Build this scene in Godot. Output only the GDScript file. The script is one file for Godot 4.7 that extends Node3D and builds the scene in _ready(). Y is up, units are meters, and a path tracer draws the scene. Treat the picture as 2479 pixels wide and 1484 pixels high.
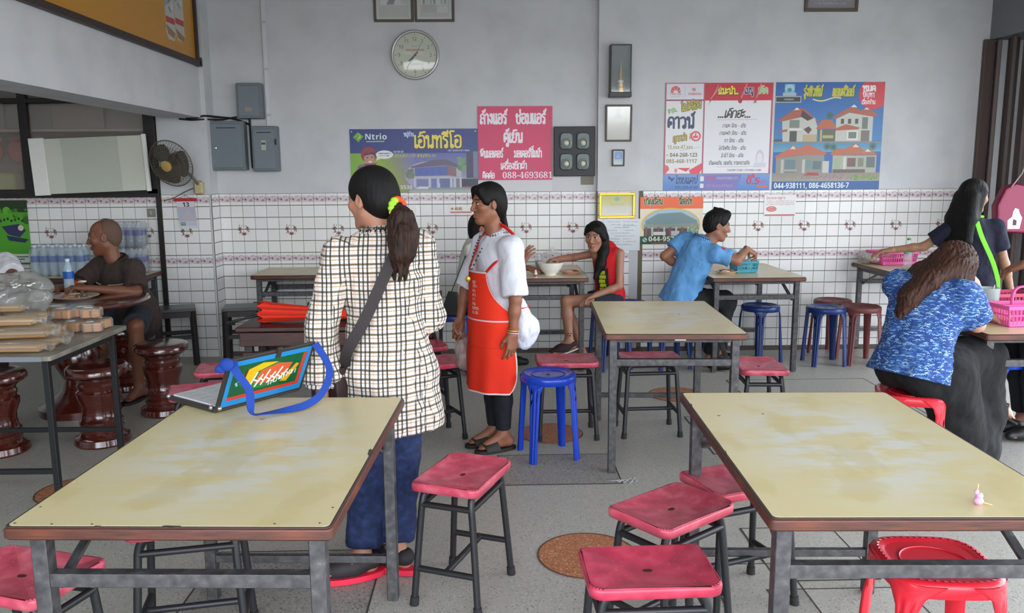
extends Node3D
# A Thai open-fronted eating house: beige laminate tables, pink and blue stools, a tiled back wall with posters, people standing and eating.

var M := {}
var taken := {}
var rng := RandomNumberGenerator.new()
var noise := FastNoiseLite.new()
var fonts := {}

func _ready():
	rng.seed = 11
	noise.seed = 5
	noise.frequency = 1.0
	make_view()
	make_materials()
	build_room()
	build_wall_tiles()
	build_left_bay()
	build_wall_things()
	build_posters()
	build_tables()
	build_stools()
	build_table_things()
	build_left_things()
	build_people()


func make_view():
	var cam := Camera3D.new()
	cam.name = "camera"
	add_child(cam)
	cam.position = Vector3(0, 1.64, 0)
	cam.rotation = Vector3(-0.1602, -0.0233, -0.0066)
	cam.keep_aspect = Camera3D.KEEP_HEIGHT
	cam.fov = rad_to_deg(2.0 * atan(742.0 / 2000.0))
	cam.near = 0.05
	cam.far = 200.0
	cam.current = true
	var sky_mat := ProceduralSkyMaterial.new()
	sky_mat.sky_top_color = Color(0.86, 0.90, 0.96)
	sky_mat.sky_horizon_color = Color(0.95, 0.96, 0.97)
	sky_mat.ground_horizon_color = Color(0.62, 0.61, 0.59)
	sky_mat.ground_bottom_color = Color(0.42, 0.41, 0.40)
	sky_mat.sky_energy_multiplier = 2.6
	sky_mat.ground_energy_multiplier = 1.3
	sky_mat.sun_angle_max = 0.0
	var sky := Sky.new()
	sky.sky_material = sky_mat
	var env := Environment.new()
	env.background_mode = Environment.BG_SKY
	env.sky = sky
	env.tonemap_mode = Environment.TONE_MAPPER_LINEAR
	env.tonemap_exposure = 1.0
	env.sdfgi_enabled = true
	env.ssao_enabled = true
	env.ssil_enabled = true
	var we := WorldEnvironment.new()
	we.name = "world"
	we.environment = env
	add_child(we)
	# two fluorescent battens under the ceiling, in front of the frame
	for p in [Vector3(-1.2, 3.52, -2.6), Vector3(1.9, 3.52, -2.6), Vector3(-4.2, 2.75, -5.6)]:
		var t = thing("ceiling_lamp", "white fluorescent batten lamp under the ceiling", "lamp", p, 0.0, "fluorescent battens")
		var g := Geo.new()
		g.box(Vector3(0, 0.03, 0), Vector3(1.24, 0.045, 0.06), 0.006)
		part(t, "housing", g, std(Color(0.86, 0.86, 0.84), 0.5))
		var tube := Geo.new()
		tube.tube([Vector3(-0.6, -0.012, 0), Vector3(0.6, -0.012, 0)], 0.014, 10)
		var em := std(Color(0.95, 0.95, 0.95), 0.4)
		em.emission_enabled = true
		em.emission = Color(0.92, 0.97, 1.0)
		em.emission_energy_multiplier = 3.0
		part(t, "light_tube", tube, em)
		var al := AreaLight3D.new()
		al.name = "lamp_light"
		t.add_child(al, true)
		al.position = Vector3(0, -0.03, 0)
		al.rotation.x = -PI / 2.0
		al.area_size = Vector2(1.2, 0.03)
		al.area_normalize_energy = true
		al.light_energy = 0.5
		al.light_color = Color(0.94, 0.98, 1.0)
		al.area_range = 14.0
		al.shadow_enabled = true


# ------------------------------------------------------------------ nodes
func numbered(n: String) -> String:
	if not taken.has(n):
		taken[n] = 0
		return n
	taken[n] += 1
	return "%s_%03d" % [n, taken[n]]

func tag(o: Node3D, label: String, category := "", group := ""):
	o.set_meta("label", label)
	if category:
		o.set_meta("category", category)
	if group:
		o.set_meta("group", group)
	return o

func thing(called: String, label: String, category: String, at := Vector3.ZERO, turn := 0.0, group := "") -> Node3D:
	var o := Node3D.new()
	o.name = numbered(called)
	add_child(o)
	o.position = at
	o.rotation.y = turn
	return tag(o, label, category, group)

func part(parent: Node3D, called: String, g: Geo, m: Material, at := Vector3.ZERO) -> MeshInstance3D:
	return part_mesh(parent, called, g.mesh(), m, at)

func part_mesh(parent: Node3D, called: String, mesh: Mesh, m: Material, at := Vector3.ZERO) -> MeshInstance3D:
	var o := MeshInstance3D.new()
	o.name = called
	o.mesh = mesh
	o.material_override = m
	o.position = at
	parent.add_child(o, true)
	return o

func single(called: String, g: Geo, m: Material, label: String, category: String, at := Vector3.ZERO, turn := 0.0, group := "") -> MeshInstance3D:
	var o := MeshInstance3D.new()
	o.name = numbered(called)
	o.mesh = g.mesh()
	o.material_override = m
	add_child(o)
	o.position = at
	o.rotation.y = turn
	tag(o, label, category, group)
	return o

func struct(called: String, g: Geo, m: Material) -> MeshInstance3D:
	var o := MeshInstance3D.new()
	o.name = numbered(called)
	o.mesh = g.mesh()
	o.material_override = m
	add_child(o)
	o.set_meta("kind", "structure")
	return o

func copy_of(src: Node3D, label: String, at: Vector3, turn: float, group := "") -> Node3D:
	var o: Node3D = src.duplicate()
	var base := String(src.name)
	if base.right(4).begins_with("_") and base.right(3).is_valid_int():
		base = base.left(-4)
	o.name = numbered(base)
	add_child(o)
	o.position = at
	o.rotation.y = turn
	o.set_meta("label", label)
	if group:
		o.set_meta("group", group)
	return o


# ------------------------------------------------------------------ materials
func std(c: Color, rough := 0.6, metal := 0.0) -> StandardMaterial3D:
	var m := StandardMaterial3D.new()
	m.albedo_color = c
	m.roughness = rough
	m.metallic = metal
	return m

func textured(t: Texture2D, rough := 0.6) -> StandardMaterial3D:
	var m := std(Color.WHITE, rough)
	m.albedo_texture = t
	m.texture_repeat = false
	return m

func triplanar(t: Texture2D, per_metre: float, rough := 0.6, world := true, tint := Color.WHITE) -> StandardMaterial3D:
	var m := std(tint, rough)
	m.albedo_texture = t
	m.uv1_triplanar = true
	m.uv1_world_triplanar = world
	m.uv1_scale = Vector3.ONE * per_metre
	m.uv1_triplanar_sharpness = 6.0
	return m

func noise_tex(colours: Gradient, freq: float, octaves := 4, size := 512, sd := 1) -> ImageTexture:
	# a tileable noise picture, coloured by a ramp
	var n := FastNoiseLite.new()
	n.seed = sd
	n.noise_type = FastNoiseLite.TYPE_SIMPLEX_SMOOTH
	n.fractal_type = FastNoiseLite.FRACTAL_FBM
	n.fractal_octaves = octaves
	var w := size
	n.frequency = freq / size
	var src := n.get_seamless_image(w, w, false, false, 0.15, true)
	var im := Image.create(w, w, false, Image.FORMAT_RGB8)
	for y in w:
		for x in w:
			im.set_pixel(x, y, colours.sample(src.get_pixel(x, y).r))
	return ImageTexture.create_from_image(im)

func ramp(stops: Array) -> Gradient:
	var g := Gradient.new()
	var o := PackedFloat32Array()
	var c := PackedColorArray()
	for s in stops:
		o.append(s[0])
		c.append(s[1])
	g.offsets = o
	g.colors = c
	return g

func speckle_tex(base: Color, chips: Array, count: int, size := 512, sd := 3, most := 4) -> ImageTexture:
	# terrazzo: little stones of several colours in a ground
	var r := RandomNumberGenerator.new()
	r.seed = sd
	var im := Image.create(size, size, false, Image.FORMAT_RGB8)
	im.fill(base)
	for y in size:
		for x in size:
			var v := noise.get_noise_2d(x * 0.9, y * 0.9) * 0.035 + noise.get_noise_2d(x * 0.05, y * 0.05) * 0.02
			im.set_pixel(x, y, Color(base.r + v, base.g + v, base.b + v))
	for i in count:
		var c: Color = chips[r.randi() % chips.size()]
		var x0 := r.randi() % size
		var y0 := r.randi() % size
		var rx := r.randf_range(0.8, most)
		var ry := rx * r.randf_range(0.5, 1.0)
		for dy in range(-int(ry) - 1, int(ry) + 2):
			for dx in range(-int(rx) - 1, int(rx) + 2):
				if pow(dx / rx, 2) + pow(dy / ry, 2) <= 1.0:
					var px := posmod(x0 + dx, size)
					var py := posmod(y0 + dy, size)
					im.set_pixel(px, py, im.get_pixel(px, py).lerp(c, 0.8))
	return ImageTexture.create_from_image(im)

func make_materials():
	M.wall = triplanar(noise_tex(ramp([[0.0, Color(0.735, 0.74, 0.745)], [0.55, Color(0.775, 0.78, 0.785)], [1.0, Color(0.79, 0.79, 0.79)]]), 6.0, 5, 256, 2), 0.35, 0.75)
	M.grout = std(Color(0.40, 0.38, 0.29), 0.9)
	M.floor = triplanar(speckle_tex(Color(0.665, 0.65, 0.61), [Color(0.76, 0.75, 0.72), Color(0.80, 0.78, 0.74), Color(0.54, 0.52, 0.49), Color(0.40, 0.385, 0.37), Color(0.68, 0.65, 0.57), Color(0.60, 0.58, 0.55)], 5200, 512, 3, 3), 1.6, 0.42)
	M.inlay = triplanar(speckle_tex(Color(0.66, 0.42, 0.28), [Color(0.78, 0.56, 0.40), Color(0.78, 0.66, 0.52), Color(0.52, 0.30, 0.20), Color(0.70, 0.46, 0.28)], 2600, 256, 8, 3), 2.2, 0.45)
	M.patch = triplanar(speckle_tex(Color(0.58, 0.56, 0.53), [Color(0.66, 0.64, 0.61), Color(0.46, 0.44, 0.43), Color(0.52, 0.51, 0.49), Color(0.36, 0.35, 0.34)], 2600, 256, 9, 3), 2.2, 0.5)
	M.dark_joint = std(Color(0.24, 0.23, 0.21), 0.9)
	M.brown_base = triplanar(speckle_tex(Color(0.37, 0.30, 0.25), [Color(0.45, 0.37, 0.31), Color(0.28, 0.22, 0.19)], 1200, 256, 10, 3), 2.2, 0.6)
	M.steel = triplanar(noise_tex(ramp([[0.0, Color(0.21, 0.205, 0.21)], [0.5, Color(0.29, 0.285, 0.29)], [0.8, Color(0.34, 0.335, 0.335)], [1.0, Color(0.47, 0.46, 0.45)]]), 9.0, 4, 256, 6), 2.5, 0.45)
	M.steel.metallic = 0.25
	M.black_steel = std(Color(0.14, 0.14, 0.15), 0.4, 0.2)
	M.rubber = std(Color(0.10, 0.10, 0.10), 0.8)
	M.laminate = textured(laminate_tex(), 0.32)
	M.laminate.texture_repeat = true
	M.edge = triplanar(wood_tex(Color(0.42, 0.22, 0.15), Color(0.22, 0.13, 0.11), 21), 1.6, 0.45, false)
	M.edge_dark = std(Color(0.23, 0.18, 0.165), 0.5)
	M.dark_wood = triplanar(wood_tex(Color(0.30, 0.16, 0.13), Color(0.17, 0.09, 0.08), 22), 1.5, 0.4, false)
	M.black_wood = triplanar(wood_tex(Color(0.16, 0.13, 0.12), Color(0.10, 0.08, 0.08), 23), 1.5, 0.5, false)
	M.red_wood = triplanar(wood_tex(Color(0.36, 0.12, 0.07), Color(0.20, 0.06, 0.04), 24), 2.2, 0.22, false)
	M.red_wood.clearcoat_enabled = true
	M.red_wood.clearcoat_roughness = 0.12
	M.pink_seat = triplanar(noise_tex(ramp([[0.0, Color(0.62, 0.16, 0.25)], [0.5, Color(0.74, 0.21, 0.31)], [1.0, Color(0.80, 0.30, 0.38)]]), 6.0, 4, 256, 12), 1.7, 0.36)
	M.pink_seat_worn = triplanar(noise_tex(ramp([[0.0, Color(0.62, 0.20, 0.26)], [0.5, Color(0.76, 0.28, 0.36)], [1.0, Color(0.84, 0.45, 0.5)]]), 6.0, 4, 256, 13), 1.7, 0.34)
	M.red_plastic = std(Color(0.80, 0.13, 0.19), 0.27)
	M.blue_plastic = std(Color(0.05, 0.22, 0.66), 0.25)
	M.navy_plastic = std(Color(0.09, 0.19, 0.42), 0.35)
	M.brown_plastic = std(Color(0.46, 0.24, 0.23), 0.45)
	M.white_ceramic = std(Color(0.90, 0.89, 0.86), 0.15)
	M.white = std(Color(0.88, 0.88, 0.88), 0.6)
	M.black = std(Color(0.06, 0.06, 0.065), 0.5)
	M.chrome = std(Color(0.75, 0.75, 0.76), 0.22, 0.9)
	M.gold = std(Color(0.83, 0.64, 0.22), 0.3, 0.7)
	M.glass = glass(Color(0.92, 0.96, 0.95, 0.10))
	M.frame_wood = std(Color(0.34, 0.29, 0.24), 0.5)
	M.box_grey = std(Color(0.40, 0.44, 0.46), 0.5)
	M.pink_basket = std(Color(0.90, 0.36, 0.62), 0.4)
	M.teal_basket = std(Color(0.15, 0.55, 0.62), 0.4)

func glass(c: Color) -> StandardMaterial3D:
	var m := std(c, 0.05)
	m.transparency = BaseMaterial3D.TRANSPARENCY_ALPHA
	return m

func film(c: Color, rough := 0.12) -> StandardMaterial3D:
	var m := std(c, rough)
	m.transparency = BaseMaterial3D.TRANSPARENCY_ALPHA
	m.cull_mode = BaseMaterial3D.CULL_DISABLED
	return m

func wood_tex(a: Color, b: Color, sd: int) -> ImageTexture:
	var n := FastNoiseLite.new()
	n.seed = sd
	n.frequency = 1.0
	var im := Image.create(256, 256, false, Image.FORMAT_RGB8)
	for y in 256:
		for x in 256:
			var u := absf(x - 128.0) / 256.0
			var v := absf(y - 128.0) / 256.0
			var k := n.get_noise_2d(u * 5.0, v * 60.0) * 0.6 + n.get_noise_2d(u * 2.0 + 40.0, v * 14.0) * 0.6
			im.set_pixel(x, y, b.lerp(a, clampf(k * 0.9 + 0.55, 0.0, 1.0)))
	return ImageTexture.create_from_image(im)

func laminate_tex() -> ImageTexture:
	# pale yellow plastic laminate, worn to grey-white in cloudy streaks, some stains
	var n := FastNoiseLite.new()
	n.seed = 31
	n.frequency = 1.0
	n.fractal_octaves = 4
	n.fractal_type = FastNoiseLite.FRACTAL_FBM
	var im := Image.create(512, 512, false, Image.FORMAT_RGB8)
	var a := Color(0.80, 0.745, 0.565)
	var w := Color(0.80, 0.795, 0.76)
	for y in 512:
		for x in 512:
			var u := x / 512.0
			var v := y / 512.0
			var mid := 1.0 - clampf(Vector2(u - 0.5, v - 0.5).length() * 2.1 - 0.15, 0.0, 1.0)
			var k := n.get_noise_2d(u * 2.6, v * 9.0) * 1.1 + n.get_noise_2d(u * 9.0 + 30.0, v * 30.0) * 0.4
			var c := a.lerp(w, clampf(k * 1.6 + 0.55, 0.0, 1.0) * clampf(mid * 1.5, 0.0, 1.0) * 0.9)
			var s := n.get_noise_2d(u * 3.0 + 80.0, v * 3.0 + 10.0)
			c = c.lerp(Color(0.74, 0.66, 0.44), clampf(s * 1.6 - 0.25, 0.0, 0.35))
			im.set_pixel(x, y, c)
	return ImageTexture.create_from_image(im)


# ------------------------------------------------------------------ shapes
class Geo:
	var P := PackedVector3Array()
	var N := PackedVector3Array()
	var U := PackedVector2Array()
	var C := PackedColorArray()
	var xf := Transform3D.IDENTITY
	var col := Color.WHITE
	var has_col := false

	func tint(c: Color):
		col = c
		has_col = true
		return self

	func tri(a: Vector3, b: Vector3, c: Vector3, na: Vector3, nb: Vector3, nc: Vector3, ua := Vector2.ZERO, ub := Vector2.ZERO, uc := Vector2.ZERO):
		a = xf * a
		b = xf * b
		c = xf * c
		na = (xf.basis * na).normalized()
		nb = (xf.basis * nb).normalized()
		nc = (xf.basis * nc).normalized()
		if (b - a).cross(c - a).dot(na + nb + nc) > 0.0:
			var t := b
			b = c
			c = t
			t = nb
			nb = nc
			nc = t
			var tu := ub
			ub = uc
			uc = tu
		P.append(a); P.append(b); P.append(c)
		N.append(na); N.append(nb); N.append(nc)
		U.append(ua); U.append(ub); U.append(uc)
		C.append(col); C.append(col); C.append(col)

	func quad(a: Vector3, b: Vector3, c: Vector3, d: Vector3, n: Vector3, u0 := Vector2(0, 1), u1 := Vector2(1, 1), u2 := Vector2(1, 0), u3 := Vector2(0, 0)):
		tri(a, b, c, n, n, n, u0, u1, u2)
		tri(a, c, d, n, n, n, u0, u2, u3)

	func quadn(a: Vector3, b: Vector3, c: Vector3, d: Vector3, na: Vector3, nb: Vector3, nc: Vector3, nd: Vector3, u0 := Vector2(0, 1), u1 := Vector2(1, 1), u2 := Vector2(1, 0), u3 := Vector2(0, 0)):
		tri(a, b, c, na, nb, nc, u0, u1, u2)
		tri(a, c, d, na, nc, nd, u0, u2, u3)

	func box(c: Vector3, size: Vector3, bevel := 0.0, basis := Basis.IDENTITY):
		var keep := xf
		xf = xf * Transform3D(basis, c)
		var h := size * 0.5
		var bv := minf(bevel, minf(h.x, minf(h.y, h.z)) * 0.98)
		var i := h - Vector3.ONE * bv
		for a in 3:
			var b := (a + 1) % 3
			var d := (a + 2) % 3
			for s in [-1.0, 1.0]:
				var n := Vector3.ZERO
				n[a] = s
				var q := []
				var uv := []
				for k in [[-1, -1], [1, -1], [1, 1], [-1, 1]]:
					var p := Vector3.ZERO
					p[a] = s * h[a]
					p[b] = k[0] * i[b]
					p[d] = k[1] * i[d]
					q.append(p)
					if a == 2:
						uv.append(Vector2(k[0] * 0.5 + 0.5, 0.5 - k[1] * 0.5))
					elif a == 1:
						uv.append(Vector2(k[1] * 0.5 + 0.5, k[0] * 0.5 + 0.5))
					else:
						uv.append(Vector2(k[1] * 0.5 + 0.5, 0.5 - k[0] * 0.5))
				quad(q[0], q[1], q[2], q[3], n, uv[0], uv[1], uv[2], uv[3])
			if bv > 0.0:
				for sb in [-1.0, 1.0]:
					for sd in [-1.0, 1.0]:
						var nb := Vector3.ZERO
						nb[b] = sb
						var nd := Vector3.ZERO
						nd[d] = sd
						var p0 := Vector3.ZERO
						p0[a] = -i[a]
						p0[b] = sb * h[b]
						p0[d] = sd * i[d]
						var p1 := p0
						p1[a] = i[a]
						var p2 := Vector3.ZERO
						p2[a] = i[a]
						p2[b] = sb * i[b]
						p2[d] = sd * h[d]
						var p3 := p2
						p3[a] = -i[a]
						quadn(p0, p1, p2, p3, nb, nb, nd, nd)
		if bv > 0.0:
			for sx in [-1.0, 1.0]:
				for sy in [-1.0, 1.0]:
					for sz in [-1.0, 1.0]:
						tri(Vector3(sx * h.x, sy * i.y, sz * i.z), Vector3(sx * i.x, sy * h.y, sz * i.z), Vector3(sx * i.x, sy * i.y, sz * h.z), Vector3(sx, 0, 0), Vector3(0, sy, 0), Vector3(0, 0, sz))
		xf = keep
		return self

	func bar(a: Vector3, b: Vector3, w: float, d: float, bevel := 0.002, up := Vector3.UP):
		# a square bar from a to b; w across, d along «up»
		var y := (b - a).normalized()
		var x := up.cross(y)
		if x.length() < 0.01:
			x = Vector3.RIGHT.cross(y) if absf(y.x) < 0.9 else Vector3.BACK.cross(y)
		x = x.normalized()
		return box((a + b) * 0.5, Vector3(w, (b - a).length(), d), bevel, Basis(x, y, x.cross(y)))

	func frames(path: Array) -> Array:
		var out := []
		var t0: Vector3 = (path[1] - path[0]).normalized()
		var x := t0.cross(Vector3.UP)
		if x.length() < 0.05:
			x = t0.cross(Vector3.BACK)
		x = x.normalized()
		for k in path.size():
			var t: Vector3
			if k == 0:
				t = path[1] - path[0]
			elif k == path.size() - 1:
				t = path[k] - path[k - 1]
			else:
				t = (path[k] - path[k - 1]).normalized() + (path[k + 1] - path[k]).normalized()
			t = t.normalized()
			x = (x - t * x.dot(t)).normalized()
			out.append([x, t.cross(x).normalized(), t])
		return out

	func tube(path: Array, r, sides := 10, caps := true, flat := 1.0):
		var fr := frames(path)
		var pts := []
		var nrm := []
		var along := 0.0
		var vs := []
		for k in path.size():
			if k:
				along += path[k].distance_to(path[k - 1])
			vs.append(along)
			var rad: float = r[k] if r is Array else r
			var rp := []
			var rn := []
			for s in sides + 1:
				var a := TAU * s / sides
				var d: Vector3 = fr[k][0] * cos(a) + fr[k][1] * sin(a) * flat
				rp.append(path[k] + d * rad)
				rn.append((fr[k][0] * cos(a) * flat + fr[k][1] * sin(a)).normalized())
			pts.append(rp)
			nrm.append(rn)
		for k in path.size() - 1:
			for s in sides:
				var u0 := float(s) / sides
				var u1 := float(s + 1) / sides
				quadn(pts[k][s], pts[k][s + 1], pts[k + 1][s + 1], pts[k + 1][s], nrm[k][s], nrm[k][s + 1], nrm[k + 1][s + 1], nrm[k + 1][s], Vector2(u0, vs[k]), Vector2(u1, vs[k]), Vector2(u1, vs[k + 1]), Vector2(u0, vs[k + 1]))
		if caps:
			for e in [0, path.size() - 1]:
				var n: Vector3 = fr[e][2] * (-1.0 if e == 0 else 1.0)
				for s in sides:
					tri(path[e], pts[e][s], pts[e][s + 1], n, n, n)
		return self

	func lathe(prof: Array, segs := 24, at := Transform3D.IDENTITY, crease := 0.7, arc := TAU, skip_uv := false):
		# prof: Vector2(radius, height) from one end to the other; outside on the right of the walk up
		var keep := xf
		xf = xf * at
		var sn := []
		for k in prof.size() - 1:
			var d: Vector2 = prof[k + 1] - prof[k]
			sn.append(Vector2(d.y, -d.x).normalized())
		var total := 0.0
		for k in prof.size() - 1:
			total += prof[k].distance_to(prof[k + 1])
		var run := 0.0
		for k in prof.size() - 1:
			var n0: Vector2 = sn[k]
			var n1: Vector2 = sn[k]
			if k > 0 and sn[k - 1].dot(sn[k]) > cos(crease):
				n0 = (sn[k - 1] + sn[k]).normalized()
			if k < sn.size() - 1 and sn[k + 1].dot(sn[k]) > cos(crease):
				n1 = (sn[k + 1] + sn[k]).normalized()
			var len0: float = prof[k].distance_to(prof[k + 1])
			var v0 := 1.0 - run / total
			run += len0
			var v1 := 1.0 - run / total
			if len0 < 1e-6:
				continue
			for s in segs:
				var a := arc * s / segs
				var b := arc * (s + 1) / segs
				var ca := Vector3(cos(a), 0, sin(a))
				var cb := Vector3(cos(b), 0, sin(b))
				var p0: Vector3 = ca * prof[k].x + Vector3.UP * prof[k].y
				var p1: Vector3 = cb * prof[k].x + Vector3.UP * prof[k].y
				var p2: Vector3 = cb * prof[k + 1].x + Vector3.UP * prof[k + 1].y
				var p3: Vector3 = ca * prof[k + 1].x + Vector3.UP * prof[k + 1].y
				var m0 := ca * n0.x + Vector3.UP * n0.y
				var m1 := cb * n0.x + Vector3.UP * n0.y
				var m2 := cb * n1.x + Vector3.UP * n1.y
				var m3 := ca * n1.x + Vector3.UP * n1.y
				var ua := float(s) / segs
				var ub := float(s + 1) / segs
				if prof[k].x > 1e-6:
					tri(p0, p1, p2, m0, m1, m2, Vector2(ua, v0), Vector2(ub, v0), Vector2(ub, v1))
				if prof[k + 1].x > 1e-6:
					tri(p0, p2, p3, m0, m2, m3, Vector2(ua, v0), Vector2(ub, v1), Vector2(ua, v1))
		xf = keep
		return self

	func ball(c: Vector3, r: Vector3, segs := 16, rings := 10, basis := Basis.IDENTITY):
		var keep := xf
		xf = xf * Transform3D(basis, c)
		for k in rings:
			for s in segs:
				var q := []
				var n := []
				for e in [[k, s], [k, s + 1], [k + 1, s + 1], [k + 1, s]]:
					var th: float = PI * e[0] / rings
					var ph: float = TAU * e[1] / segs
					var d := Vector3(sin(th) * cos(ph), cos(th), sin(th) * sin(ph))
					q.append(d * r)
					n.append((d / r).normalized())
				if k > 0:
					tri(q[0], q[1], q[2], n[0], n[1], n[2], Vector2(float(s) / segs, float(k) / rings), Vector2(float(s + 1) / segs, float(k) / rings), Vector2(float(s + 1) / segs, float(k + 1) / rings))
				if k < rings - 1:
					tri(q[0], q[2], q[3], n[0], n[2], n[3], Vector2(float(s) / segs, float(k) / rings), Vector2(float(s + 1) / segs, float(k + 1) / rings), Vector2(float(s) / segs, float(k + 1) / rings))
		xf = keep
		return self

	func loft(rings: Array, caps := true, closed := true):
		# rings of equally many points; smooth sides
		var m: int = rings[0].size()
		var k_n := rings.size()
		var mids := []
		for r in rings:
			var c := Vector3.ZERO
			for p in r:
				c += p
			mids.append(c / m)
		var nr := []
		for k in k_n:
			var row := []
			for s in m:
				var s0 := (s + m - 1) % m if closed else maxi(s - 1, 0)
				var s1 := (s + 1) % m if closed else mini(s + 1, m - 1)
				var k0 := maxi(k - 1, 0)
				var k1 := mini(k + 1, k_n - 1)
				var n: Vector3 = (rings[k][s1] - rings[k][s0]).cross(rings[k1][s] - rings[k0][s])
				if n.length() < 1e-9:
					n = rings[k][s] - mids[k]
				n = n.normalized()
				if n.dot(rings[k][s] - mids[k]) < 0.0 and closed:
					n = -n
				row.append(n)
			nr.append(row)
		var top := m if closed else m - 1
		for k in k_n - 1:
			for s in top:
				var t := (s + 1) % m
				var u0 := float(s) / top
				var u1 := float(s + 1) / top
				var v0 := float(k) / (k_n - 1)
				var v1 := float(k + 1) / (k_n - 1)
				quadn(rings[k][s], rings[k][t], rings[k + 1][t], rings[k + 1][s], nr[k][s], nr[k][t], nr[k + 1][t], nr[k + 1][s], Vector2(u0, v0), Vector2(u1, v0), Vector2(u1, v1), Vector2(u0, v1))
		if caps and closed:
			for e in [0, k_n - 1]:
				var o: int = 1 if e == 0 else k_n - 2
				var n: Vector3 = (mids[e] - mids[o]).normalized()
				for s in m:
					tri(mids[e], rings[e][s], rings[e][(s + 1) % m], n, n, n)
		return self

	func prism(poly: PackedVector2Array, z0: float, z1: float, smooth := false, bevel := 0.0):
		# an outline in x, y drawn out along z
		var idx := Geometry2D.triangulate_polygon(poly)
		var inner := poly
		if bevel > 0.0:
			var off := Geometry2D.offset_polygon(poly, -bevel)
			if off.size() == 1 and off[0].size() >= 3:
				inner = off[0]
				idx = Geometry2D.triangulate_polygon(inner)
			else:
				bevel = 0.0
		var lo := Vector2(INF, INF)
		var hi := -lo
		for p in poly:
			lo = lo.min(p)
			hi = hi.max(p)
		var sz := hi - lo
		for e in [z0, z1]:
			var n := Vector3(0, 0, -1.0 if e == z0 else 1.0)
			for k in range(0, idx.size(), 3):
				var q := []
				var uv := []
				for j in 3:
					var p := inner[idx[k + j]]
					q.append(Vector3(p.x, p.y, e))
					uv.append(Vector2((p.x - lo.x) / sz.x, 1.0 - (p.y - lo.y) / sz.y))
				tri(q[0], q[1], q[2], n, n, n, uv[0], uv[1], uv[2])
		var area := 0.0
		for k in poly.size():
			area += poly[k].cross(poly[(k + 1) % poly.size()])
		var sg := 1.0 if area > 0.0 else -1.0
		var fn := []
		for k in poly.size():
			var d := (poly[(k + 1) % poly.size()] - poly[k]).normalized()
			fn.append(Vector2(d.y, -d.x) * sg)
		for k in poly.size():
			var k1 := (k + 1) % poly.size()
			var a := poly[k]
			var b := poly[k1]
			var na: Vector2 = fn[k]
			var nb: Vector2 = fn[k]
			if smooth:
				var pk := (k + poly.size() - 1) % poly.size()
				if fn[pk].dot(fn[k]) > 0.6:
					na = (fn[pk] + fn[k]).normalized()
				if fn[k1].dot(fn[k]) > 0.6:
					nb = (fn[k1] + fn[k]).normalized()
			var n0 := Vector3(na.x, na.y, 0)
			var n1 := Vector3(nb.x, nb.y, 0)
			var zb := minf(bevel, absf(z1 - z0) * 0.45)
			var sgn := signf(z1 - z0)
			quadn(Vector3(a.x, a.y, z0 + zb * sgn), Vector3(b.x, b.y, z0 + zb * sgn), Vector3(b.x, b.y, z1 - zb * sgn), Vector3(a.x, a.y, z1 - zb * sgn), n0, n1, n1, n0)
			if zb > 0.0:
				for e in [[z0, z0 + zb * sgn, -sgn], [z1, z1 - zb * sgn, sgn]]:
					var nz := Vector3(0, 0, e[2])
					var ia := a - na * bevel
					var ib := b - nb * bevel
					quadn(Vector3(a.x, a.y, e[1]), Vector3(b.x, b.y, e[1]), Vector3(ib.x, ib.y, e[0]), Vector3(ia.x, ia.y, e[0]), n0, n1, nz, nz)
		return self

	func sheet(rows: Array, thick := 0.003):
		# a grid of points with a back side
		var nr := []
		var rn := rows.size()
		var cn: int = rows[0].size()
		for r in rn:
			var line := []
			for c in cn:
				var a: Vector3 = rows[r][mini(c + 1, cn - 1)] - rows[r][maxi(c - 1, 0)]
				var b: Vector3 = rows[mini(r + 1, rn - 1)][c] - rows[maxi(r - 1, 0)][c]
				line.append(a.cross(b).normalized())
			nr.append(line)
		for side in [0.5, -0.5]:
			for r in rn - 1:
				for c in cn - 1:
					var q := []
					var n := []
					var uv := []
					for e in [[r, c], [r, c + 1], [r + 1, c + 1], [r + 1, c]]:
						n.append(nr[e[0]][e[1]] * signf(side))
						q.append(rows[e[0]][e[1]] + nr[e[0]][e[1]] * thick * side)
						uv.append(Vector2(float(e[1]) / (cn - 1), float(e[0]) / (rn - 1)))
					quadn(q[0], q[1], q[2], q[3], n[0], n[1], n[2], n[3], uv[0], uv[1], uv[2], uv[3])
		# rim
		var rim := []
		for c in cn: rim.append([0, c])
		for r in range(1, rn): rim.append([r, cn - 1])
		for c in range(cn - 2, -1, -1): rim.append([rn - 1, c])
		for r in range(rn - 2, 0, -1): rim.append([r, 0])
		for k in rim.size():
			var e: Array = rim[k]
			var f: Array = rim[(k + 1) % rim.size()]
			var a: Vector3 = rows[e[0]][e[1]]
			var b: Vector3 = rows[f[0]][f[1]]
			var na: Vector3 = nr[e[0]][e[1]]
			var nb: Vector3 = nr[f[0]][f[1]]
			var o := (b - a).cross(na).normalized()
			if o.length() < 0.5:
				continue
			quad(a + na * thick * 0.5, b + nb * thick * 0.5, b - nb * thick * 0.5, a - na * thick * 0.5, o)
		return self

	func mesh() -> ArrayMesh:
		var am := ArrayMesh.new()
		var arr := []
		arr.resize(Mesh.ARRAY_MAX)
		arr[Mesh.ARRAY_VERTEX] = P
		arr[Mesh.ARRAY_NORMAL] = N
		arr[Mesh.ARRAY_TEX_UV] = U
		if has_col:
			arr[Mesh.ARRAY_COLOR] = C
		am.add_surface_from_arrays(Mesh.PRIMITIVE_TRIANGLES, arr)
		return am


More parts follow.
